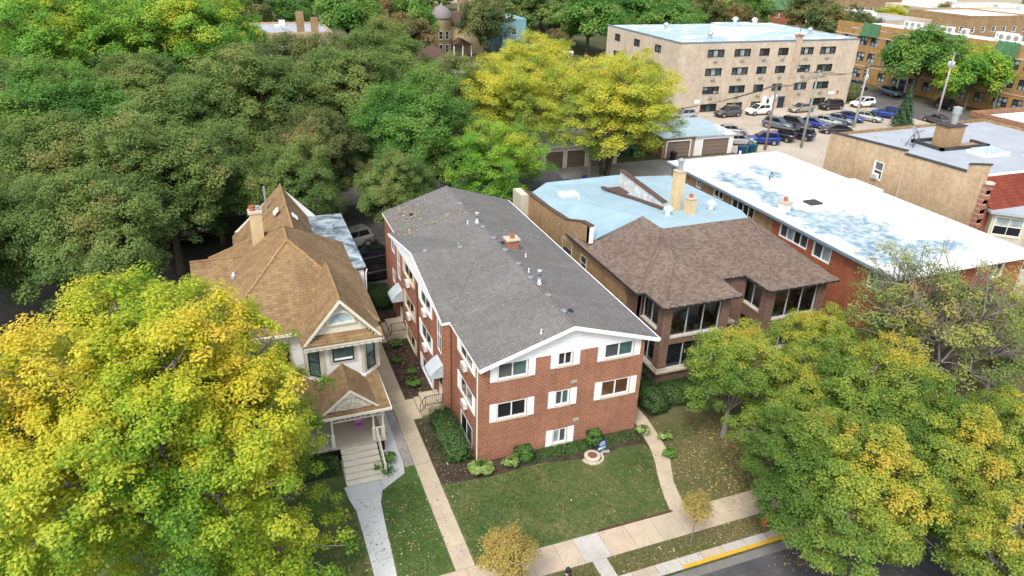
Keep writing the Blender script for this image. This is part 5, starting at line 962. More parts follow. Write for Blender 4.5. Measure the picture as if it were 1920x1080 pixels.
simple_block('green_roof_house', 'red brick house with a dark green tiled roof', 152, 170, 168, 180, 6.5, MT['brick_orange'], MT['tile_green'], pitch=4.2, seed=6)
simple_block('white_roof_garage', 'low garage with a white flat roof glimpsed through the dark trees', 2.0, 63, 16, 71, 3.2, MT['siding_white'], MT['roof_beige'], winr=False, seed=7)
simple_block('white_side_building', 'white walled building half hidden by the lime green tree', -62, 62, -38, 76, 8.0, MT['siding_white'], MT['roofwhite'], seed=8)
simple_block('scalloped_parapet_building', 'brick building with a white stepped parapet between the yellow trees', 44.4, 99, 52, 112, 5.4, MT['brick_tanlight'], MT['roofwhite'], seed=9)
b = [o for o in bpy.data.objects if o.name.startswith('scalloped')][0]
for a, c, h in ((44.4,45.2,6.6),(45.2,47.4,7.1),(47.4,49.6,6.6),(49.6,52,6.3)): bx(a+.005,98.9,5.9,c-.005,99.2,h).build('stepped_parapet', MT['roofwhite'], b)
ps = thing('pylon_sign', (128,252,0), 'white vertical pylon sign beyond the bright green tree', 'sign'); bx(127.6,251.8,0,128.4,252.2,3).build('post', MT['galv'], ps); bx(126.6,251.7,3,129.4,252.3,9.5).build('panel', MT['signwhite'], ps); pm_ = MB()
for k in range(5): pm_.box(127.2,251.66,4+k*1.05,128.8,251.69,4.6+k*1.05)
pm_.build('lettering', MT['copingdark'], ps)
# rows farther off
k = 0; FB = random.Random(21)
spec = [('brick_beige','beige brick'), ('brick_tan','tan brick'), ('siding_white','white'), ('stucco','grey stucco'), ('brick_worn2','dull red brick'), ('brick_tanlight','pale tan brick')]; MT['brick_worn2'] = brick('brick_dull_red', (.17,.062,.042), (.22,.085,.06), (.25,.18,.14), w=.25, h=.09)
for (x, y, w, d, h) in [(150,128,26,18,8),(178,118,24,20,9),(166,150,22,16,7),(196,146,30,18,8),(150,104,12,12,6),(205,120,26,22,10),(228,150,30,20,8),(190,176,26,18,8),(220,182,30,18,9),(255,185,34,22,8),(172,205,30,18,8),(210,215,34,20,9),(250,222,30,20,8),(290,215,40,24,9),(240,255,40,22,8),(300,262,44,24,9),(190,255,34,20,8),(140,240,30,20,8),(96,205,24,18,7),(70,215,26,18,8),(112,270,40,22,8),(60,270,34,22,9),(20,250,34,22,8),(-20,225,30,22,8),(340,300,60,30,9),(260,310,60,28,9),(180,310,50,26,8),(100,330,60,28,9),(20,320,50,26,8),(150,380,80,30,9),(280,380,90,30,10),(400,350,90,34,10),(40,400,80,30,9),(232,100,26,22,9),(262,128,30,24,9)]:
    m, nm = spec[k % 6]; simple_block('distant_building', 'low distant %s building with flat roof among far trees' % nm, x, y, x+w, y+d, h+FB.uniform(-1,1), MT[m], MT['roofwhite'] if FB.random() < .65 else MT['roofgrey'], group='low %s buildings in the distance' % nm, seed=k+30); k += 1
# garages along the alley
def garage(name, label, x0, x1, y0, y1, H, wall, roofm, doors, dm=None, frame=None):
    r = thing(name, ((x0+x1)/2, (y0+y1)/2, 0), label, 'garage'); mb = MB(); S = Face((x0,y0,0), (1,0,0)); mb.facade(S.O, S.U, x1-x0, H, [(a,b,0.0,2.15) for a,b in doors], .18); mb.poly((x0,y1,0),(x0,y0,0),(x0,y0,H),(x0,y1,H)); mb.poly((x1,y0,0),(x1,y1,0),(x1,y1,H),(x1,y0,H)); mb.poly((x1,y1,0),(x0,y1,0),(x0,y1,H),(x1,y1,H)); mb.build('wall', wall, r)
    rf = MB(); rf.slab([(x0-.2,y0-.25,H+.12),(x1+.2,y0-.25,H+.12),(x1+.2,y1+.2,H+.35),(x0-.2,y1+.2,H+.35)], .16); rf.build('roof', roofm, r)
    for a, b in doors:
        m = MB()
        for q in range(4): S.bar(m, a+.02, b-.02, .02+q*.53, .02+q*.53+.515, .12, .17)
        m.build('garage_door', dm or MT['garagedoor'], r); m = MB(); S.bar(m, a-.14, a-.003, 0, 2.3, -.04, -.003); S.bar(m, b+.003, b+.14, 0, 2.3, -.04, -.003); S.bar(m, a-.14, b+.14, 2.155, 2.3, -.039, -.003); m.build('door_frame', MT['white'], r)
    return r
garage('double_garage', 'garage with pale blue grey sloping roof, white wall and brown door', 46.9, 53.0, 49.7, 58, 2.6, MT['siding_white'], MT['roof_beige'], [(1.2,5.4)])
garage('brick_garage', 'tan brick garage with taupe door next to the white garage', 41.9, 46.6, 49.7, 58, 2.7, MT['brick_tan'], MT['roof_beige'], [(.7,4.2)])
garage('long_garage', 'long garage with brown doors behind the yellow locust trunks', 24.5, 35.0, 49.2, 56, 2.7, MT['siding_cream'], MT['roofwhite'], [(.6,3.0),(3.5,6.0),(6.5,9.9)])
garage('dark_roof_garage', 'low garage with dark charcoal roof at the end of the white roofed block', 46.2, 52, 31.5, 38.5, 2.4, MT['siding_white'], MT['roofdark'], [(1,4.6)])
garage('black_roof_shed', 'shed with flat black roof behind the grey shingled block', 14.5, 21.8, 30.5, 39.5, 2.5, MT['siding_cream'], MT['roofdark'], [(1,4.5)])
garage('carport_shed', 'timber shed with dark roof under the dark trees', -6, 4.5, 50, 57, 2.6, MT['brick_tan'], MT['roofdark'], [(1,4.5),(5.5,9)])
# ---------------------------------------------------------------- bins
def bin_(x, y, mat, label, group, rz=0, z=0.0):
    r = thing('wheelie_bin', (x,y,z), label, 'bin', group, rz)
    b = MB(); lo, hi = [(-.24,-.28,.08),(.24,-.28,.08),(.24,.26,.08),(-.24,.26,.08)], [(-.31,-.36,1.0),(.31,-.36,1.0),(.31,.36,1.0),(-.31,.36,1.0)]; i = b.v(*lo); j = b.v(*hi); b.F += [i[::-1], j]+[[i[q], i[(q+1)%4], j[(q+1)%4], j[q]] for q in range(4)]; b.build('body', mat, r, False, True)
    MB().slab([(-.33,-.4,1.07),(.33,-.4,1.07),(.33,.38,1.12),(-.33,.38,1.12)], .065).build('lid', mat, r, False, True)
    for s in (-1, 1): w = MB().lathe([(.11,-.03),(.11,.03)], (s*.22,.3,.11), 10, 'y').build('wheel', MT['tyre'], r, False, True)
    MB().tube([(-.25,.40,.98),(-.25,.46,1.0),(.25,.46,1.0),(.25,.40,.98)], .02, 5).build('handle', MT['binblack'], r, False, True); return r
for x, y, m, l, g in ((38.0,53.2,'bingreen','green wheelie bin on the concrete apron beside the brick garage','green bins at the brick garage'),(38.8,51.8,'bingreen','green wheelie bin on the concrete apron beside the brick garage','green bins at the brick garage'),(37.2,54.2,'binblue','blue wheelie bin behind the green bins by the brick garage',None),(43.0,48.6,'binblack','black wheelie bin standing alone at the brick garage corner',None),(53.6,48.6,'binblue','blue wheelie bin heaped with brown leaves beside the white garage','blue bins at the white garage'),(54.5,48.8,'bingreen','green wheelie bin between two blue ones beside the white garage',None),(55.4,49.0,'binblue','blue wheelie bin heaped with brown leaves beside the white garage','blue bins at the white garage'),(56.3,49.2,'bingreen','green wheelie bin at the car park end of the bin row',None),(23.5,41.5,'binblue','blue wheelie bin by the tree trunks behind the pale blue roof','blue bins behind the blue roof'),(24.6,41.5,'binblue','blue wheelie bin by the tree trunks behind the pale blue roof','blue bins behind the blue roof'),(27.2,42.2,'binblue','blue wheelie bin by the tree trunks behind the pale blue roof','blue bins behind the blue roof')): bin_(x, y, MT[m], l, g, .3, .02)
# ================================================================ vehicles
def paint(name, c, metal=.3): m = NM('paint_'+name, .25, .5); m.col(c); m.b.inputs['Metallic'].default_value = metal; m.b.inputs['Coat Weight'].default_value = 1; m.b.inputs['Coat Roughness'].default_value = .05; return m.m
PT = {'white': paint('white', (.78,.78,.77), 0), 'silver': paint('silver', (.50,.52,.52), .6), 'black': paint('black', (.010,.010,.013), .2), 'grey': paint('grey', (.10,.095,.10), .5), 'blue': paint('blue', (.008,.04,.28), .4), 'navy': paint('navy', (.010,.016,.045), .4), 'champagne': paint('champagne', (.46,.42,.35), .6), 'slate': paint('slate', (.14,.18,.23), .5)}
MT['carglass'] = glass('car_glass', (.012,.016,.020)); MT['lampwhite'] = plain('lamp_white', (.75,.77,.8), .15, 0); MT['lampred'] = plain('lamp_red', (.35,.01,.01), .2, 0); MT['plastic'] = plain('black_plastic', (.02,.02,.022), .7, 0)
def car_proto(kind, name):
    """x forward; stations give half width, sill, shoulder height"""
    root = bpy.data.objects.new(name, None); COL.objects.link(root)
    if kind == 'sedan': L, Wd, st = 4.7, .91, [(-2.35,.70,.42,.78),(-2.22,.84,.27,.96),(-1.6,.91,.22,1.0),(-.6,.92,.2,.95),(.6,.92,.2,.92),(1.4,.91,.22,.86),(2.0,.87,.26,.76),(2.28,.76,.30,.66),(2.36,.62,.40,.56)]; cab = [(-2.05,.98),(-1.25,1.40),(.15,1.45),(1.25,.90)]
    elif kind == 'suv': L, Wd, st = 4.7, .95, [(-2.3,.80,.45,1.0),(-2.2,.90,.32,1.12),(-1.6,.95,.27,1.10),(-.6,.95,.26,1.06),(.6,.95,.26,1.05),(1.35,.94,.28,1.02),(1.95,.90,.32,.94),(2.25,.80,.38,.82),(2.33,.68,.46,.70)]; cab = [(-2.2,1.12),(-1.85,1.66),(.15,1.72),(1.1,1.04)]
    else: L, Wd, st = 4.1, .93, [(-1.95,.86,.5,1.1),(-1.9,.88,.45,1.15),(-1.2,.88,.42,1.15),(-.4,.88,.42,1.15),(.5,.88,.42,1.12),(.75,.86,.42,1.12),(1.6,.80,.45,1.08),(1.72,.76,.5,1.0),(1.75,.72,.55,.9)]; cab = [(-1.88,1.14),(-1.85,1.82),(.25,1.84),(.62,1.12)]
    mb = MB(); rings = []
    for x, w, zb, zt in st:
        pts = [(0,zt+.035),(w*.6,zt+.03),(w*.93,zt-.02),(w,zt-.12),(w*1.01,(zb+zt)/2),(w*.97,zb+.06),(w*.85,zb)]; R = [(x,y,z) for y, z in pts]+[(x,-y,z) for y, z in pts[::-1] if y > 0]; rings.append(mb.v(*R))
    n = len(rings[0])
    for a, b in zip(rings, rings[1:]):
        for j in range(n): mb.F.append([a[j], a[(j+1)%n], b[(j+1)%n], b[j]])
    mb.F.append(rings[0][::-1]); mb.F.append(rings[-1]); body = mb.build('body', PT['silver'], root, True, True)
    (xr, zr), (xa, za), (xb, zb_), (xf, zf) = cab; w0, w1 = Wd*.88, Wd*.70; zs = zr-.03
    B = {'rb': (xr,w0*.92,zr), 'fb': (xf,w0*.95,zf), 'rt': (xa,w1,za), 'ft': (xb,w1,zb_)}; mir = lambda p: (p[0],-p[1],p[2])
    rb, fb, rt_, ft = B['rb'], B['fb'], B['rt'], B['ft']; rb, fb = (rb[0],rb[1],rb[2]-.06), (fb[0],fb[1],fb[2]-.03)
    core = MB(); core.F += [core.v(fb,mir(fb),mir(ft),ft), core.v(mir(rb),rb,rt_,mir(rt_))]; core.F += [core.v(rb,fb,ft,rt_), core.v(mir(fb),mir(rb),mir(rt_),mir(ft))]; core.build('pillars', PT['silver'], root, False, True)
    ro = MB(); k = .06; ro.slab([(xa-.02,w1+.01,za+.005),(xa-.02,-w1-.01,za+.005),(xb+.02,-w1-.01,zb_+.005),(xb+.02,w1+.01,zb_+.005)], .03); ro.slab([(xa+.1,w1*.85,za+.04),(xa+.1,-w1*.85,za+.04),(xb-.1,-w1*.85,zb_+.04),(xb-.1,w1*.85,zb_+.04)], .035); ro.build('roof', PT['silver'], root, False, True)
    def inset(P, q, out):
        P = [Vector(p) for p in P]; c = sum(P, Vector())/4; nn = (P[1]-P[0]).cross(P[2]-P[0]).normalized(); nn = nn if nn.dot(Vector(out)) > 0 else -nn; return [c+(p-c)*q+nn*.012 for p in P]
    MB().poly(*inset([fb,mir(fb),mir(ft),ft], .90, (1,0,.5))).build('windshield', MT['carglass'], root, False, True); MB().poly(*inset([mir(rb),rb,rt_,mir(rt_)], .86, (-1,0,.5))).build('rear_window', MT['carglass'], root, False, True)
    V = Vector
    for s in (1, -1):
        q = lambda p: V((p[0], p[1]*s, p[2])); a, b, c, d = q(rb), q(fb), q(ft), q(rt_)
        for u0, u1 in ((.12,.50),(.53,.93)):
            bot = lambda u: a.lerp(b, u); top = lambda u: d.lerp(c, u); P = [bot(u0).lerp(top(u0), .16), bot(u1).lerp(top(u1), .16), bot(u1).lerp(top(u1), .9), bot(u0).lerp(top(u0), .9)]; o_ = V((0,.012*s,.004))
            MB().poly(*[p+o_ for p in P]).build('side_window', MT['carglass'], root, False, True)
    wr = .33 if kind == 'sedan' else .37; wx = (1.42,-1.42) if kind != 'jeep' else (1.15,-1.15)
    for x in wx:
        for s in (1, -1):
            y = s*(Wd-.10); t = MB().lathe([(wr*.7,-.11),(wr*.95,-.11),(wr,-.07),(wr,.07),(wr*.95,.11),(wr*.7,.11)], (x,y,wr), 16, 'y').build('wheel', MT['tyre'], root, True, True)
            rm = MB(); yo = y+s*.112; rm.lathe([(wr*.66,-.008),(wr*.66,.008)], (x,yo,wr), 12, 'y'); 
            rm.build('rim', MT['rim'], t, False, True)
            ar = MB(); pts = [(x+(wr+.07)*math.cos(a), s*(Wd+.012), wr+(wr+.07)*math.sin(a)) for a in [math.pi*(-.08+1.16*k/12) for k in range(13)]]; ar.tube(pts, .03, 4); ar.build('wheel_arch', MT['plastic'], root, False, True)
    xf_, xb_ = st[-2][0], st[1][0]; zl = st[-2][3]-.10; zt2 = st[1][3]-.18
    for s in (1, -1):
        MB().obox((xf_-.08,s*.60,zl), (.11,s*.02,0), (-.03,s*.17,0), (0,0,.065)).build('headlight', MT['lampwhite'], root, False, True); MB().obox((xb_-.06,s*.68,zt2), (.08,0,0), (0,.13,0), (0,0,.09)).build('taillight', MT['lampred'], root, False, True); MB().obox((xf-.2,s*(Wd+.05),zf+.08), (.06,0,0), (0,.09,0), (0,0,.06)).build('mirror', MT['plastic'], root, False, True)
    MB().box(st[-1][0]-.05,-.45,.42,st[-1][0]+.02,.45,.58).build('grille', MT['plastic'], root, False, True)
    if kind == 'jeep': MB().lathe([(.2,-.0),(.36,.0),(.36,.2),(.2,.2)], (0,0,0), 14, 'y').build('spare_wheel', MT['tyre'], root, False, True); sw_ = root.children[-1]; sw_.location = (-1.98,.1,.95); sw_.rotation_euler = (0,0,math.pi/2)
    return root
PROTO = {'sedan': car_proto('sedan', 'sedan'), 'suv': car_proto('suv', 'suv_car'), 'jeep': car_proto('jeep', 'off_roader')}; USED = {}
def car(kind, x, y, deg, col, label, z=.03, group='cars parked around the block'):
    p = PROTO[kind]
    if kind in USED: o = copy_tree(p)
    else: o = p; USED[kind] = 1
    o.location = (x, y, z); o.rotation_euler = (0, 0, rad(deg)); tag(o, label, 'car', group)
    for ch in o.children:
        if ch.name.split('.')[0] in ('body', 'pillars', 'roof'): ch.material_slots[0].link = 'OBJECT'; ch.material_slots[0].material = PT[col]
    return o
car('suv', 66.0, 68.6, 182, 'grey', 'dark grey SUV parked against the beige block, beside the white SUV'); car('suv', 72.1, 68.6, 181, 'white', 'white SUV parked against the beige block next to the entry door'); car('sedan', 81.0, 68.6, 182, 'champagne', 'champagne sedan parked against the beige block'); car('suv', 87.8, 69.0, 182, 'black', 'black SUV parked against the beige block'); car('suv', 95.2, 69.2, 181, 'white', 'white SUV parked past the corner of the beige block'); car('suv', 57.3, 68.6, 180, 'silver', 'silver car peeping from behind the yellow locust at the beige block')
car('sedan', 59.2, 58.3, -20, 'silver', 'silver sedan in the car park, behind the other silver sedan'); car('sedan', 56.7, 53.2, -15, 'silver', 'silver sedan in the car park next to the leaf filled bins'); car('suv', 60.4, 52.6, 152, 'blue', 'bright blue hatchback beside the wooden utility pole'); car('jeep', 64.3, 53.4, 120, 'black', 'black off-roader with a spare wheel on its tail'); car('suv', 67.6, 53.6, 118, 'navy', 'dark navy car squeezed in beside the off-roader')
for k, (x, y, c, kd, lb) in enumerate(((68.8,59.6,'slate','suv','slate blue SUV at the end of the car park row behind the off-roader'),(71.9,59.2,'black','suv','black SUV in the car park row beside the green pole'),(75.2,59.0,'blue','sedan','bright blue sedan in the car park row behind the green pole'),(78.4,59.6,'silver','sedan','pale silver sedan in the middle of the car park row'),(81.4,60.2,'slate','sedan','slate blue sedan in the car park row'),(84.3,61.0,'blue','sedan','blue sedan in the car park row by the pole with the transformer'),(87.6,60.4,'silver','sedan','silver sedan at the end of the car park row beside the spruce'))): car(kd, x, y, -62, c, lb)
car('sedan', 75.5, 54.6, 150, 'black', 'black sedan parked behind the tan brick parapet'); car('suv', 92.6, 61.5, 120, 'blue', 'blue hatchback parked beside the spruce')
car('sedan', 108.6, 84, 262, 'slate', 'slate blue sedan parked at the kerb before the arched door'); car('suv', 109.0, 76, 262, 'slate', 'slate blue SUV parked at the kerb before the golden block'); car('suv', 109.8, 64, 264, 'black', 'black car parked in the shade of the yellow green street tree'); car('sedan', 110.2, 55, 264, 'black', 'black sedan parked at the kerb in front of the golden block'); car('sedan', 97.9, 56, 84, 'grey', 'dark car parked across the street beside the leaning pole')
car('suv', -1.7, 31.8, 200, 'silver', 'silver hatchback parked under the dark trees behind the white house', .02, 'cars parked in the rear yard'); car('sedan', -.6, 27.9, 188, 'black', 'black sedan parked behind the apartment block, nearer the hatchback', .02, 'cars parked in the rear yard'); car('sedan', -.9, 24.9, 186, 'black', 'black sedan parked behind the apartment block, next to the dark hedge', .02, 'cars parked in the rear yard'); car('sedan', -15.6, 37.0, 190, 'black', 'black car parked in the shadow of the dark trees', .02, 'cars parked in the rear yard'); car('suv', -12.5, 47.0, 178, 'white', 'white van like car glimpsed through the dark leaves', .02, 'cars parked in the rear yard'); car('sedan', -20, 33, 190, 'silver', 'silver car half covered by the dark foliage', .02, 'cars parked in the rear yard')
car('suv', 26.6, -11.3, 180, 'grey', 'grey car at the kerb under the sparse grey limbed tree', -.13, 'cars on the front street'); car('suv', 3.3, -12.15, 180, 'slate', 'slate blue car at the kerb in front of the carriage walk', -.13, 'cars on the front street')

# ================================================================ poles and wires
WT = {}
def pole(key, x, y, h, mat, label, lean=(0,0), arms=1, transformer=0, rz=.35, lamp=0):
    r = thing('utility_pole', (x,y,0), label, 'utility pole'); top = Vector((lean[0],lean[1],h))
    MB().tube([(0,0,-.2), top*.5, top], [.19,.16,.12], 8).build('mast', mat, r, True, True); ends = []
    for k in range(arms):
        c = top+Vector((0,0,-.25-.75*k)); u = Vector((math.cos(rz), math.sin(rz), 0)); MB().obox(c, u*1.25, u.cross(Zv)*.055, (0,0,.06)).build('crossarm', MT['wood'], r, False, True)
        for q in (-1.1,-.45,.45,1.1): MB().lathe([(.05,0),(.07,.06),(.04,.14),(.06,.18)], tuple(c+u*q+Vector((0,0,.06))), 6).build('insulator', MT['bluegutter'], r, False, True); ends.append(Vector((x,y,0))+c+u*q+Vector((0,0,.22)))
    for k in range(transformer): a = k*2.1+.4; MB().lathe([(.05,-.05),(.24,0),(.26,.1),(.26,.75),(.2,.85),(.05,.95)], (top.x*.85+math.cos(a)*.36, top.y*.85+math.sin(a)*.36, h-2.2), 10).build('transformer', MT['galv'], r, True, True)
    if lamp: MB().tube([(0,0,h-1.5),(1.2,-.8,h-1.1)], .04, 5).build('lamp_arm', MT['galv'], r, False, True)
    WT[key] = ends; return r
pole('a', 58.4, 49.5, 8.6, MT['wood'], 'brown wooden utility pole with tangled cables beside the blue hatchback', (1.4,1.6), 1, 1); pole('b', 64.3, 49.1, 10.4, MT['polegreen'], 'greenish utility pole rising in front of the beige block', (1.7,1.4), 2, 0); pole('c', 81.5, 57.0, 9.3, MT['polegrey'], 'grey wooden pole with two crossarms by the car park row', (1.2,1.0), 2, 1); pole('d', 100.1, 57.8, 10.6, MT['polegrey'], 'tall grey pole carrying three transformers by the side street', (1.6,1.4), 1, 3); pole('e', 114.1, 58.5, 8.0, MT['polegrey'], 'grey pole with one transformer before the golden block', (.8,.8), 1, 1)
pole('f', 27.2, 41.6, 8.4, MT['wood'], 'thin brown utility pole among the yellow locust trunks', (.2,.3), 1, 0); pole('g', 46.8, 40.3, 3.2, MT['white'], 'short white post beside the dark roofed garage', (0,0), 0, 0)
def wire(a, b, sag, label, r=.022, group='overhead cables'):
    a, b = Vector(a), Vector(b); pts = [a.lerp(b, k/12)-Zv*sag*4*(k/12)*(1-k/12) for k in range(13)]; o = MB().tube(pts, r, 4).build('overhead_cable', MT['iron']); return tag(o, label, 'cable', group)
for p, q, lb in (('a','b','black cable strung between the brown pole and the greenish pole'),('b','c','black cable strung between the greenish pole and the grey pole'),('c','d','black cable strung from the car park pole to the transformer pole'),('d','e','black cable strung between the two poles by the golden block'),('f','a','black cable strung along the alley to the brown pole')):
    for k in range(4): wire(WT[p][k], WT[q][k], .9 if p != 'f' else 1.1, lb, group=lb.replace('black cable','cables'))
wire(WT['b'][1], (80.6,71.5,7.5), .8, 'pale service cable drooping to the stained chimney', group=None)
wire((82.5,57.8,6.5), (99.5,60,6.2), .5, 'thick low cable running past the spruce', .04, None)

# ================================================================ front garden pieces
def yard_sign():
    r = thing('yard_sign', (6.85,-1.3,0), 'blue and white yard sign standing in front of the round bush', 'sign', rz=.25)
    MB().obox((0,0,.42), (.30,0,0), (0,.012,0), (0,0,.32)).build('panel', MT['signblue'], r, False, True); mb = MB()
    for z, w, o in ((.66,.16,.02),(.56,.22,0),(.47,.20,.03)):
        for k in range(4): mb.obox((o-w+w*2*(k+.5)/4,-.014,z), (w/4*.72,0,0), (0,.002,0), (0,0,.028))
    mb.build('lettering', MT['signwhite'], r, False, True); MB().obox((0,-.014,.25), (.285,0,0), (0,.002,0), (0,0,.10)).build('strip', MT['signteal'], r, False, True); MB().obox((-.1,-.018,.25), (.14,0,0), (0,.001,0), (0,0,.05)).build('mark', MT['signwhite'], r, False, True)
    for x in (-.22,.22): MB().tube([(x,.014,-.05),(x,.014,.5)], .008, 4).build('stake', MT['iron'], r, False, True)
yard_sign()
r = thing('manhole', (6.1,-1.65,0), 'round concrete manhole ring with a rusty cover and loose edging stones', 'manhole'); MB().lathe([(.46,0),(.46,.2),(.42,.22),(.27,.22),(.27,.19),(.0,.19)], (0,0,0), 20).build('ring', MT['limestone'], r, False, True); MB().lathe([(.26,.19),(.26,.225),(.0,.23)], (0,0,0), 16).build('cover', plain('rust', (.20,.09,.06), .8, .3, 8), r, False, True)
rr = random.Random(4)
for k in range(9): a = 3.4+k*.36; MB().obox((math.cos(a)*.58,math.sin(a)*.58,.06), (math.sin(a)*.1,-math.cos(a)*.1,0), (math.cos(a)*.06,math.sin(a)*.06,0), (0,0,.06)).build('stone', MT['limestone'], r, False, True)
for k in range(5): MB().obox((.55+.13*k,.15+.12*k*rr.random(),.04), (.09,.03,0), (-.02,.06,0), (0,0,.04)).build('stone', MT['concrete'], r, False, True)
r = thing('fire_hydrant', (12.0,-9.0,0), 'red fire hydrant under the maple by the yellow kerb', 'hydrant'); MB().lathe([(.15,0),(.15,.05),(.10,.07),(.10,.5),(.14,.52),(.14,.57),(.10,.6),(.08,.7),(.03,.75)], (0,0,0), 12).build('barrel', MT['red'], r, True, True)
for s in (-1, 1): MB().tube([(0,0,.42),(s*.17,0,.42)], .055, 8).build('nozzle', MT['red'], r, False, True)
r = thing('planter', (-4.85,.55,0), 'grey concrete planter with trailing leaves at the foot of the white house steps', 'planter'); MB().lathe([(.13,.03),(.22,.33),(.17,.33)], (0,0,0), 12).build('bowl', MT['concrete'], r, False, True); rng = np.random.default_rng(2); part_obj('foliage', leaves_mesh('foliage', rng.normal(size=(160,3))*np.array([.18,.18,.12])+np.array([0,0,.45]), rng.normal(size=(160,3))+np.array([0,0,.7]), np.full(160,.13), rng.random(160)*.6, LM['fresh'], 2), r)
shrub('clipped_hedge', (-.95,2.35,0), (1.35,4.3,1.05), LM['hedge'], 'long clipped hedge along the side wall of the red brick block', 9000, .085, .85, 'hedge', seed=3, tb=.45)
shrub('clipped_hedge', (13.9,1.9,0), (2.6,2.0,.95), LM['hedge'], 'clipped hedge in front of the glazed porch of the brown two-flat', 6000, .09, .8, 'hedge', seed=4, tb=.5)
shrub('clipped_hedge', (22.8,2.2,0), (4.2,1.6,.95), LM['hedge'], 'dark hedge below the second glazed porch bay', 6000, .09, .8, 'hedge', seed=14, tb=.4)
shrub('mounded_yew', (11.75,1.7,0), (1.5,2.6,1.35), LM['hedge'], 'tall mounded yew between the red block and the brown two-flat', 7000, .08, .35, 'shrub', seed=5, tb=.4)
shrub('mounded_yew', (12.0,4.6,0), (1.6,2.6,1.3), LM['hedge'], 'dark yew tucked behind the tall mounded yew', 5000, .085, .35, 'shrub', seed=6, tb=.25)
shrub('clipped_hedge', (-1.3,20.3,0), (1.9,3.0,1.3), LM['hedge'], 'dark rounded hedge behind the far stoop', 6000, .09, .5, 'hedge', seed=7, tb=.2)
shrub('round_bush', (2.45,-.55,0), (1.15,1.0,.85), LM['fresh'], 'round bright green bush at the front wall near the hostas', 2600, .08, .2, seed=8, tb=.35); shrub('round_bush', (6.75,-.6,0), (.95,.9,.95), LM['fresh'], 'round green bush beside the yard sign', 2200, .08, .2, seed=9, tb=.35)
shrub('hosta', (-.15,-.85,0), (1.45,1.15,.6), LM['hosta'], 'large variegated hosta at the corner of the red brick block', 340, .27, 0, 'plant', seed=10, spiky=1); shrub('hosta', (1.55,-.85,0), (.95,.75,.5), LM['hosta'], 'smaller hosta between the corner hosta and the round bush', 200, .22, 0, 'plant', seed=11, spiky=1)
for k, (x, y, s, lb) in enumerate(((9.75,-.75,.9,'yellow green daylily clump where the curved path meets the wall'),(10.75,-1.6,.8,'pale daylily clump on the dry lawn beside the curved path'),(10.2,-3.0,.8,'small green plant beside the bend of the curved path'),(-1.6,8.2,.9,'pale green plant in the mulch bed beside the near stoop'),(-1.3,9.8,.55,'small reddish green plant in the middle of the mulch bed'),(-1.5,13.4,.9,'leafy plant below the far stoop railing'),(-1.9,11.4,.5,'tiny grey green plant in the mulch bed'),(-4.6,1.6,.9,'dark leafy plant beside the porch handrail'),(-5.3,1.2,.6,'small leafy plant on the porch steps'))): shrub('bedding_plant', (x,y,0), (s,s*.85,s*.6), LM['hosta'] if k < 2 else LM['fresh'], lb, 150, .2, 0, 'plant', seed=20+k, spiky=1)
shrub('foundation_shrub', (-9.3,1.9,0), (4.2,1.2,1.0), LM['hedge'], 'low dark hedge before the porch, under the golden maple', 6000, .09, .7, 'hedge', seed=12, tb=.5)
shrub('tall_shrub', (16.6,2.1,0), (1.5,1.4,1.9), LM['fresh'], 'tall leafy shrub beside the entry of the brown two-flat', 1800, .16, 0, seed=13, tb=.4); shrub('tall_shrub', (19.9,2.4,0), (1.8,1.6,1.8), LM['fresh'], 'broad leafy shrub before the recessed entry', 1800, .16, 0, seed=15, tb=.3)
shrub('rear_shrub', (46.2,28.6,0), (3.2,3,3.0), LM['rust'], 'brownish bush beside the dark roofed garage', 3500, .16, 0, seed=16, tb=.4); shrub('rear_shrub', (97.2,74.5,0), (3.4,4,3.2), LM['olive'], 'grey green bush at the corner of the beige block', 3000, .2, 0, seed=17, tb=.6)
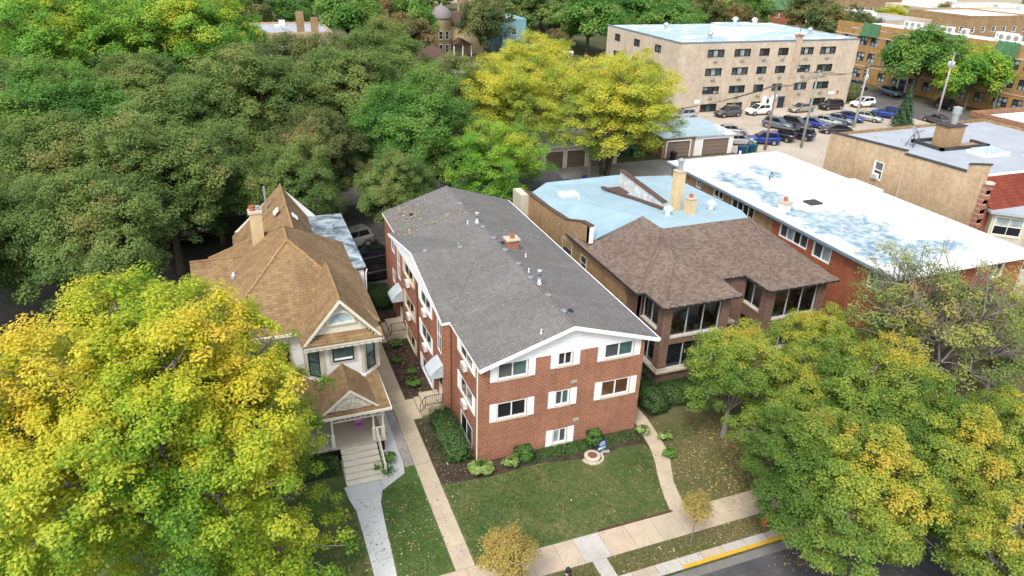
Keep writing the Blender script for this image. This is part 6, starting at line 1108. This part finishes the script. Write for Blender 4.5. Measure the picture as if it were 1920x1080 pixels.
# creeping ground cover patches and fallen leaves
def scatter(name, label, cat, regions, size, mat, seed, zr=(.02,.05), up=1.6):
    rng = np.random.default_rng(seed); Ps = []
    for x0, y0, x1, y1, n, z in regions: Ps.append(np.stack([rng.uniform(x0,x1,n), rng.uniform(y0,y1,n), z+rng.uniform(*zr,n)], 1))
    P = np.concatenate(Ps); n = len(P); o = bpy.data.objects.new(name, leaves_mesh(name, P, rng.normal(size=(n,3))*.5+np.array([0,0,up]), np.full(n,size), rng.random(n), mat, seed)); COL.objects.link(o); return tag(o, label, cat, kind='stuff')
scatter('ground_cover', 'low ivy like ground cover along the front wall of the red brick block', 'ground cover', [(2.9,-1.05,6.4,-.08,2600,0),(7.2,-1.1,9.4,-.1,900,0),(-2.2,.3,-1.7,4.5,250,0)], .09, LM['hedge'], 31, (.02,.14), .8)
def grass():
    rng = np.random.default_rng(51); Ps = []
    for x0, y0, x1, y1, n in ((-2.3,-6.62,9.6,-1.25,26000),(-5.7,-6.6,-3.42,-.4,6000),(-15,-6.6,-6.98,.6,16000),(-14,-9.4,2.7,-8.36,8000),(3.55,-9.4,17,-8.36,8000),(8.3,-6.6,17,-.3,16000)):
        Ps.append(np.stack([rng.uniform(x0,x1,n), rng.uniform(y0,y1,n), np.full(n,.03)], 1))
    P = np.concatenate(Ps); xl_ = np.interp(P[:,1], [-6.74,-4.9,-3.2,-1.4,.5], [7.95,8.45,9.15,9.67,9.9]); xr_ = np.interp(P[:,1], [-6.74,-4.9,-3.2,-1.4,.5], [9.0,9.37,10.2,10.67,10.9])
    bed = np.interp(P[:,0], [-2.4,.6,3,5.3,6.2,7.,8.,9.6], [-1.1,-1.3,-1.2,-1.55,-2.1,-1.65,-1.4,-1.55]); wl = np.interp(P[:,1], [-6.74,-3.2,-1.3,-.45,.4], [-5.88,-5.7,-5.58,-5.3,-4.5])
    k = ~((P[:,0] > xl_) & (P[:,0] < xr_) & (P[:,1] > -6.7)) & ~((P[:,0] > -2.4) & (P[:,0] < 9.6) & (P[:,1] > bed)) & ~((P[:,0] > -6.9) & (P[:,0] < wl) & (P[:,1] > -6.7)); P = P[k]; n = len(P)
    t = .45+.25*np.sin(P[:,0]*.9+1.3*np.sin(P[:,1]*1.1))*np.sin(P[:,1]*.8+.5)+.2*rng.normal(size=n)+np.where(P[:,0] > 9, .25, 0)+np.where(P[:,1] < -8.3, .2, 0)
    o = bpy.data.objects.new('grass', leaves_mesh('grass', P, rng.normal(size=(n,3))*np.array([1,1,.5])+np.array([0,0,.5]), np.full(n,.075), t, LM['grass'], 51, .45)); COL.objects.link(o); tag(o, 'short worn grass on the front lawns and parkway', 'grass', kind='stuff')
grass()
def gauss_scatter(name, label, regions, size, mat, seed):
    rng = np.random.default_rng(seed); Ps = []
    for cx, cy, sx, sy, n, z in regions: Ps.append(np.stack([rng.normal(cx,sx,n), rng.normal(cy,sy,n), z+rng.uniform(.0,.02,n)], 1))
    P = np.concatenate(Ps); k = ~((P[:,0] > -.6) & (P[:,0] < 9.8) & (P[:,1] > -.05)); P = P[k]; P[:,2] = np.where(P[:,1] < -10.1, -.13, np.where((P[:,1] > -10.1) & (P[:,1] < -9.45), .045, P[:,2])); n = len(P)
    o = bpy.data.objects.new(name, leaves_mesh(name, P, rng.normal(size=(n,3))*.35+np.array([0,0,1.8]), np.full(n,size), rng.random(n), mat, seed, .8)); COL.objects.link(o); return tag(o, label, 'leaves', kind='stuff')
gauss_scatter('fallen_leaves', 'yellow and brown fallen leaves on lawns, walks and gutter', [(-5,-3.5,1.5,1.7,260,.045),(-8.5,-5,2,2,260,.045),(13.5,-3.8,2.3,1.5,1300,.03),(12.5,-6.2,1.6,.8,380,.04),(13.6,-11.2,1.0,.35,420,-.13),(17.5,-11.2,2,.9,350,-.13),(12.6,-7.6,1.4,.6,160,.05),(-1.4,10.5,.5,2.4,260,.03),(3,-4,3.5,1.5,90,.03),(-3.9,3,.5,2.5,60,.05),(8,-8.9,3,.4,130,.03),(-1.6,.5,.5,2,120,.03),(5,-9,6,.4,120,.03)], .08, LM['litter'], 33)
def roof_leaves():
    rng = np.random.default_rng(35); n = 620; x = np.concatenate([rng.uniform(0,9.8,110), rng.normal(1.2,1.1,330), rng.normal(2.2,1.8,180)]); y = np.concatenate([rng.uniform(.3,22,110), rng.normal(21.3,1.3,330), rng.normal(18.2,.5,180)]); k = (x > -.1) & (x < 10) & (y < 23.4); x, y = x[k], y[k]
    z = np.where(x < 5.08, 6.2+1.64*(x+.22)/5.3, 7.84-1.64*(x-5.08)/5.27); zc_ = 7.57-1.35*np.abs(y-12)/7; z = np.maximum(z, np.where(y < 19, zc_, 0))+.03
    o = bpy.data.objects.new('roof_leaves', leaves_mesh('roof_leaves', np.stack([x,y,z],1), rng.normal(size=(len(x),3))*.3+np.array([-.3,0,1.5]), np.full(len(x),.1), rng.random(len(x)), LM['litter'], 35, .8)); COL.objects.link(o); tag(o, 'dry leaves scattered over the grey shingle roof', 'leaves', kind='stuff')
roof_leaves()
# ================================================================ trees
def place(o, x, y, label, group=None, rz=0, s=1.0, sz=None, mat=None, cat='tree'):
    o.location = (x, y, 0); o.rotation_euler = (0, 0, rz); o.scale = (s, s, sz or s); tag(o, label, cat, group)
    if mat is not None:
        for ch in o.children:
            if ch.name.startswith('crown'): ch.material_slots[0].link = 'OBJECT'; ch.material_slots[0].material = mat
    return o
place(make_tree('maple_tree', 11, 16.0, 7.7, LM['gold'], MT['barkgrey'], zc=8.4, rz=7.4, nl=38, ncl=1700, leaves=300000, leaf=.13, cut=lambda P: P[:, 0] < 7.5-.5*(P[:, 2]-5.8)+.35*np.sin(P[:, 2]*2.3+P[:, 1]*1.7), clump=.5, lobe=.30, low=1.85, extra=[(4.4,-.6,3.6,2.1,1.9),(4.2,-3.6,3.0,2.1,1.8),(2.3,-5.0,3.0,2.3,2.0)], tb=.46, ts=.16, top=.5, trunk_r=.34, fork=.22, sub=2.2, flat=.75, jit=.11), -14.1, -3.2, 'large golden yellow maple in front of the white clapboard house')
# dark trees behind the white house
dk = make_tree('dark_tree', 21, 13.5, 6.4, LM['dark'], MT['bark'], zc=7.6, rz=6.2, nl=20, ncl=620, leaves=100000, leaf=.19, clump=.72, lobe=.36, low=1.8, tb=.48, ts=.2, top=.35, trunk_r=.33, fork=.25, sub=1.4)
dk2 = make_tree('dark_tree', 22, 14.5, 6.6, LM['dark'], MT['bark'], zc=7.8, rz=6.8, nl=22, ncl=620, leaves=100000, leaf=.19, clump=.76, lobe=.35, low=1.8, tb=.45, ts=.2, top=.35, trunk_r=.35, fork=.25, sub=1.4)
place(dk, -23.0, 33.0, 'dark green tree over the rear yard, west of the parked black car', 'trees behind the white house', .4); place(dk2, -15.6, 30.5, 'dark green tree directly behind the tan hip roof chimney', 'trees behind the white house', 1.1, .95)
for k, (x, y, s, sz, lb) in enumerate(((-19.6,20.5,.84,.92,'dark green tree rising between the golden maple and the tan hip roof'),(-8.0,48,1.30,1.12,'broad dark green tree beyond the rear yard'),(2.2,54,1.32,1.12,'broad dark green tree beyond the timber shed'),(6.4,39.5,1.02,1.0,'mid green tree overhanging the rear of the grey shingle roof'),(-3.2,37.5,.80,.88,'smaller olive tree above the silver hatchback'),(-27.5,22.5,.9,.95,'dark green tree farthest along the rear yard behind the golden maple'),(-30,41,1.05,1.0,'mid green tree below the lime green pair'),(12.8,54,1.0,.95,'dark green tree beside the yellow locusts'),(-13.5,43,1.2,1.05,'dark green tree beyond the parked black car'),(-24,46,1.25,1.05,'mid green tree beside the white walled building corner'),(-35.5,30,1.15,1.05,'dark green tree at the far end of the rear yard row'),(-38,52,1.3,1.1,'dark green tree in front of the white walled building'),(-1.5,64,1.3,1.15,'olive tree before the tan chimneys'),(9.5,70,1.15,1.1,'dark green tree beside the white roofed garage'),(-19.5,63,1.2,1.0,'dark green tree between the lime green pair and the parked black car'),(-32,62,1.2,1.0,'dark green tree screening the white walled building'),(2.6,29.8,.62,.72,'dark green tree hanging over the rear corner of the grey shingle roof'),(-6.2,31.5,.66,.74,'small dark green tree right behind the rear gable of the tan roof'),(-12.2,36,.85,.85,'dark green tree beside the parked black car'))):
    place(copy_tree((dk, dk2)[k % 2]), x, y, lb, 'trees behind the white house', k*1.3+.5, s, sz, {4: LM['olive'], 6: LM['fresh'], 3: LM['fresh'], 12: LM['olive'], 9: LM['fresh']}.get(k))
lm = make_tree('lime_tree', 31, 17.5, 10.0, LM['lime'], MT['bark'], zc=10, rz=7.5, nl=20, ncl=560, leaves=90000, leaf=.27, clump=1.1, lobe=.36, tb=.40, ts=.2, top=.5, trunk_r=.4, sub=1.2)
place(lm, -30.5, 84, 'lime green tree behind the dark trees, the one beside the white walled building', None, 0, 1.15, 1.15); place(copy_tree(lm), -15.8, 90, 'lime green tree behind the dark trees, toward the tan chimneys', None, 2.2, 1.22, 1.15)
# yellow locusts by the alley
lc = make_tree('locust_tree', 41, 13.8, 8.6, LM['locust'], MT['bark'], zc=8.0, rz=5.9, nl=24, ncl=560, leaves=90000, leaf=.19, clump=.9, lobe=.34, low=1.8, tb=.5, ts=.2, top=.5, trunk_r=.34, fork=.34, sub=1.6, stems=3, flat=.5, upb=.8)
lc2 = make_tree('locust_tree', 42, 13.0, 7.2, LM['locust'], MT['bark'], zc=7.4, rz=5.7, nl=20, ncl=480, leaves=76000, leaf=.19, clump=.9, lobe=.36, low=1.8, tb=.42, ts=.2, top=.6, trunk_r=.26, fork=.36, sub=1.4, stems=2, flat=.5, upb=.8)
place(lc, 31.4, 45.4, 'yellow locust with three stems at the edge of the alley', None, 0, 1.1, 1.04); place(lc2, 20.3, 50.5, 'yellow green locust behind the black roofed shed'); place(copy_tree(lc2), 13.0, 33.5, 'small lime green locust against the rear of the pale blue roof', None, 2, .74, .80, LM['lime']); place(copy_tree(lc2), 34.5, 74, 'pale yellow locust beside the beige block, beyond the garages', None, 1.2, 1.0); place(copy_tree(lc), 38.5, 54.5, 'yellow locust behind the brick garage', None, 2.4, .78, .98); place(copy_tree(lc2), 26.0, 60.5, 'yellow locust rising behind the long garage', None, 3.3, .95, 1.05)
# street maples
mp = make_tree('street_maple', 51, 7.6, 3.3, LM['maple'], MT['barkgrey'], zc=4.6, rz=3.0, nl=20, ncl=330, leaves=56000, leaf=.11, clump=.40, lobe=.30, shell=1, tb=.40, ts=.2, top=.5, trunk_r=.17, low=1.75, fork=.25, sub=1.0)
mp2 = make_tree('street_maple', 52, 8.4, 4.4, LM['maple'], MT['barkgrey'], zc=5.0, rz=3.4, nl=26, ncl=420, leaves=70000, leaf=.115, clump=.42, lobe=.28, shell=1, tb=.40, ts=.2, top=.5, trunk_r=.2, low=1.75, fork=.25, sub=1.2)
mp3 = make_tree('street_maple', 53, 8.0, 4.5, LM['maple'], MT['barkgrey'], zc=4.4, rz=3.5, nl=28, ncl=460, leaves=78000, leaf=.115, clump=.43, lobe=.27, shell=1, tb=.42, ts=.2, top=.5, trunk_r=.2, low=1.8, fork=.25, sub=1.2, offc=(-1.3,-3.0))
place(mp, 14.3, -2.3, 'green maple with yellowing tips before the glazed porch'); place(copy_tree(mp), 20.4, -1.7, 'green maple with yellowing tips below the brown hip roof corner', None, 1.9, .82, .98); place(mp2, 13.4, -8.9, 'green street maple beside the red fire hydrant', None, .3, .84); place(mp3, 14.6, -9.0, 'drooping street maple reaching low over the yellow kerb and road'); place(copy_tree(mp3), 20.4, -9.0, 'drooping street maple reaching over the road beside the grey parked car', None, 0, .95); place(copy_tree(mp2), 18.8, -7.8, 'broad street maple over the parkway, next to the sparse grey limbed tree', None, 2.2, 1.05, .98); place(copy_tree(mp), 17.2, -5.6, 'maple on the dry lawn between the street maples', None, 3.0, .95, .9); place(copy_tree(mp2), 16.9, -18.2, 'green maple on the far side of the front street', None, 4.2, .86, .95); place(copy_tree(mp), 24.6, -11.4, 'maple at the kerb beside the grey parked car', None, 5.0, .85, .9)
th = make_tree('sparse_tree', 61, 10.4, 6.0, LM['thin'], MT['barkgrey'], zc=6.3, rz=4.1, nl=18, ncl=330, leaves=24000, leaf=.14, clump=.6, lobe=.36, tb=.45, ts=.22, top=.4, trunk_r=.34, fork=.28, sub=2.2, bare=60)
place(th, 26.4, -4.6, 'sparse tree with bare grey limbs before the orange brick block'); place(copy_tree(mp2), 28.5, -1.2, 'fresh green maple against the orange brick wall', None, 1.0, .62, .72, LM['lime']); place(copy_tree(mp2), 33.2, -4.2, 'yellowing maple at the end of the orange brick block', None, 2.0, .8, .9, LM['maple'])
# small street trees
ym = make_tree('young_tree', 71, 3.3, .75, LM['amber'], MT['barkgrey'], zc=2.25, rz=1.0, nl=8, ncl=120, leaves=2600, leaf=.085, clump=.26, lobe=.42, tb=.5, trunk_r=.035, fork=.4, sub=.5); place(ym, 7.75, -8.85, 'young amber tree with a thin pale stem on the parkway')
ym2 = make_tree('young_tree', 72, 4.1, 1.35, LM['thin'], MT['barkgrey'], zc=2.5, rz=1.5, nl=12, ncl=170, leaves=8500, leaf=.10, clump=.34, lobe=.36, tb=.72, trunk_r=.06, fork=.3, sub=.8); place(ym2, -1.65, -8.85, 'bushy bronze young tree on the parkway in front of the lawn', None, 0, 1, 1, LM['amber'])
# trees in the middle distance
f1 = make_tree('background_tree', 81, 11.5, 6.5, LM['fresh'], MT['bark'], zc=6.6, nl=13, ncl=190, leaves=15000, leaf=.46, clump=1.25, lobe=.4, tb=.5, top=.4, trunk_r=.3, sub=.4); f2 = make_tree('background_tree', 82, 11, 6.8, LM['fresh'], MT['bark'], zc=6.2, nl=15, ncl=190, leaves=15000, leaf=.46, clump=1.2, lobe=.38, tb=.45, top=.4, trunk_r=.3, sub=.4)
first = [f1, f2]; seen = set()
def bg(x, y, s, sz, key, label, group=None, k=0):
    i = k % 2; o = first[i] if i not in seen else copy_tree(first[i]); seen.add(i); return place(o, x, y, label, group, k*1.7, s, sz, LM[key])
MID = [(17.5,146,1.25,1.3,'fresh','big mid green tree beside the tan chimneys'),(20.8,118,.9,1.0,'rust','rust tinged tree in front of the turret house'),(29.8,129,.74,1.1,'fresh','bright green narrow tree touching the turret'),(45.3,131,1.0,1.3,'olive','dark olive tree between the turret and the blue house'),(71.0,131,1.4,1.3,'fresh','bright green tree beyond the blue house'),(105,152,1.2,1.1,'olive','olive tree behind the silvery roof, next to the steep brown roof'),(121,155,1.05,1.1,'olive','olive tree behind the middle of the silvery roof'),(139,162,1.0,1.1,'olive','olive tree beside the green tiled roof'),(149,146,1.35,1.2,'olive','broad olive tree past the green tiled roof'),(128,112,1.25,1.25,'olive','olive brown tree at the far corner of the beige block'),(110.6,72.5,1.05,1.15,'fresh','green street tree in front of the golden block'),(110.8,61.5,.85,1.05,'lime','yellow green street tree in front of the golden block'),(114.5,49,.7,.8,'lime','yellow tree at the end of the golden block'),(186,150,1.0,.9,'locust','yellow bush like tree behind the condensers'),(206,150,.8,.9,'rust','brownish tree behind the condensers'),(60.5,126,.5,.65,'rust','dark reddish tree beside the blue house'),(-7.5,121,.9,.95,'lime','light green tree before the tan chimneys'),(-14,127,1.1,1.1,'fresh','mid green tree beyond the lime green pair'),(62,88,.7,.9,'fresh','green tree behind the beige block wall')]
for k, (x, y, s, sz, key, lb) in enumerate(MID): bg(x, y, s, sz, key, lb, None, k)
FT = random.Random(77); NMK = {'fresh': 'mid green', 'olive': 'olive', 'lime': 'yellow green', 'dark': 'dark green', 'rust': 'rust tinged'}
blocks = [o for o in bpy.data.objects if o.name.startswith('distant_building')]
bb = [(o.location.x, o.location.y) for o in blocks]; n = 0; tries = 0; pts = []
while n < 210 and tries < 4000:
    tries += 1; y = FT.uniform(128, 430) if FT.random() < .75 else FT.uniform(100, 200); xa = -55-.35*(y-100); xb = 150+.95*(y-100); x = FT.uniform(xa, xb)
    if any(abs(x-bx_) < 17 and abs(y-by_) < 13 for bx_, by_ in bb): continue
    if 26 < x < 62 and y < 156 or -8 < x < 16 and y < 150 or 98 < x < 122 and y < 172 or x > 118 and y < 118 or 55 < x < 97 and y < 120 or 150 < x < 170 and 166 < y < 184: continue
    if any((x-px)**2+(y-py)**2 < 60 for px, py in pts): continue
    pts.append((x, y)); key = FT.choice(['fresh','olive','olive','dark','fresh','lime','rust']); s = FT.uniform(.8, 1.35); bg(x, y, s, s*FT.uniform(.85,1.1), key, 'distant %s tree far behind the turret house' % NMK[key], 'distant %s trees' % NMK[key], n); n += 1
cf = make_conifer('spruce_tree', 91, 6.6, 2.2, LM['conifer'], 7000, .3); place(cf, 89.5, 55.2, 'small dark spruce beside the silver sedan of the car park row'); place(copy_tree(cf), 122.5, 50, 'tall dark conifer at the end of the golden block', None, 1, 2.0, 2.2)

# ================================================================ person on the kerb (head and shoulders reach into view)
def person(loc, rz):
    r = thing('person', loc, 'person in black cap and dark jacket at the kerb near the bronze young tree', 'person', rz=rz)
    def skin(name, verts, edges, radii, mat, rootv=0):
        me = bpy.data.meshes.new(name); me.from_pydata(verts, edges, []); me.update(); o = bpy.data.objects.new(name, me); COL.objects.link(o); o.parent = r; me.materials.append(mat)
        m = o.modifiers.new('skin', 'SKIN'); me.skin_vertices[0].data[rootv].use_root = True
        for k, q in enumerate(radii): me.skin_vertices[0].data[k].radius = (q, q) if not isinstance(q, tuple) else q
        s = o.modifiers.new('sub', 'SUBSURF'); s.levels = 2; s.render_levels = 2; m.use_smooth_shade = True; return o
    sk = plain('skin_tone', (.42,.24,.17), .6, 0); jk = plain('jacket', (.02,.022,.03), .8, .1); tr = plain('trousers', (.03,.035,.06), .85, .1)
    V = [(0,0,.95),(0,.01,1.15),(0,0,1.38),(0,-.01,1.48),(0,-.02,1.58),(0,-.03,1.68)]; E = [(0,1),(1,2),(2,3),(3,4),(4,5)]; R = [(.15,.11),(.14,.10),(.17,.10),(.055,.055),(.085,.09),(.075,.085)]
    for s in (-1, 1):
        b = len(V); V += [(s*.18,0,1.40),(s*.25,.02,1.12),(s*.24,-.08,.88),(s*.235,-.10,.80),(s*.10,0,.88),(s*.11,-.02,.48),(s*.11,.02,.08),(s*.12,-.14,.035)]; E += [(2,b),(b,b+1),(b+1,b+2),(b+2,b+3),(0,b+4),(b+4,b+5),(b+5,b+6),(b+6,b+7)]; R += [.065,.048,.035,.03,(.085,.09),.062,.045,.04]
        for f, (dx, L) in enumerate(((-.03,.075),(-.01,.085),(.01,.08),(.03,.065))): c = len(V); V += [(s*(.235+dx),-.11,.76),(s*(.235+dx*1.1),-.13,.76-L)]; E += [(b+3,c),(c,c+1)]; R += [.010,.008]
        c = len(V); V += [(s*.20,-.14,.79),(s*.195,-.16,.74)]; E += [(b+3,c),(c,c+1)]; R += [.011,.009]
    skin('body', V, E, R, sk)
    JV = [(0,0,.92),(0,.01,1.15),(0,0,1.40)]; JE = [(0,1),(1,2)]; JR = [(.18,.135),(.17,.125),(.20,.125)]
    for s in (-1, 1): b = len(JV); JV += [(s*.19,0,1.41),(s*.255,.02,1.12),(s*.245,-.075,.90)]; JE += [(2,b),(b,b+1),(b+1,b+2)]; JR += [.085,.066,.052]
    skin('jacket', JV, JE, JR, jk)
    TV = [(0,0,.93)]; TE = []; TR = [(.165,.125)]
    for s in (-1, 1): b = len(TV); TV += [(s*.10,0,.86),(s*.11,-.02,.48),(s*.11,.02,.10)]; TE += [(0,b),(b,b+1),(b+1,b+2)]; TR += [(.105,.11),.082,.068]
    skin('trousers', TV, TE, TR, tr)
    cap = MB().lathe([(.105,1.66),(.108,1.70),(.10,1.76),(.07,1.80),(.02,1.815)], (0,-.03,0), 14); cap.slab([(-.08,-.12,1.675),(.08,-.12,1.675),(.06,-.23,1.66),(-.06,-.23,1.66)][::-1], .012); cap.build('cap', MT['iron'], r, True, True)
    MB().lathe([(.104,1.56),(.106,1.62),(.105,1.66)], (0,-.02,0), 12).build('hair', plain('hair', (.02,.015,.012), .7, 0), r, True, True)
    for s in (-1, 1): MB().lathe([(.0,-.012),(.012,0),(.0,.012)], (s*.035,-.118,1.60), 8).build('eye', MT['iron'], r, True, True)
    MB().slab([(-.015,-.115,1.575),(.015,-.115,1.575),(.0,-.12,1.61)], .03, (0,-1,0)).build('nose', sk, r, False, True)
person((.74,-9.72,.036), .5)
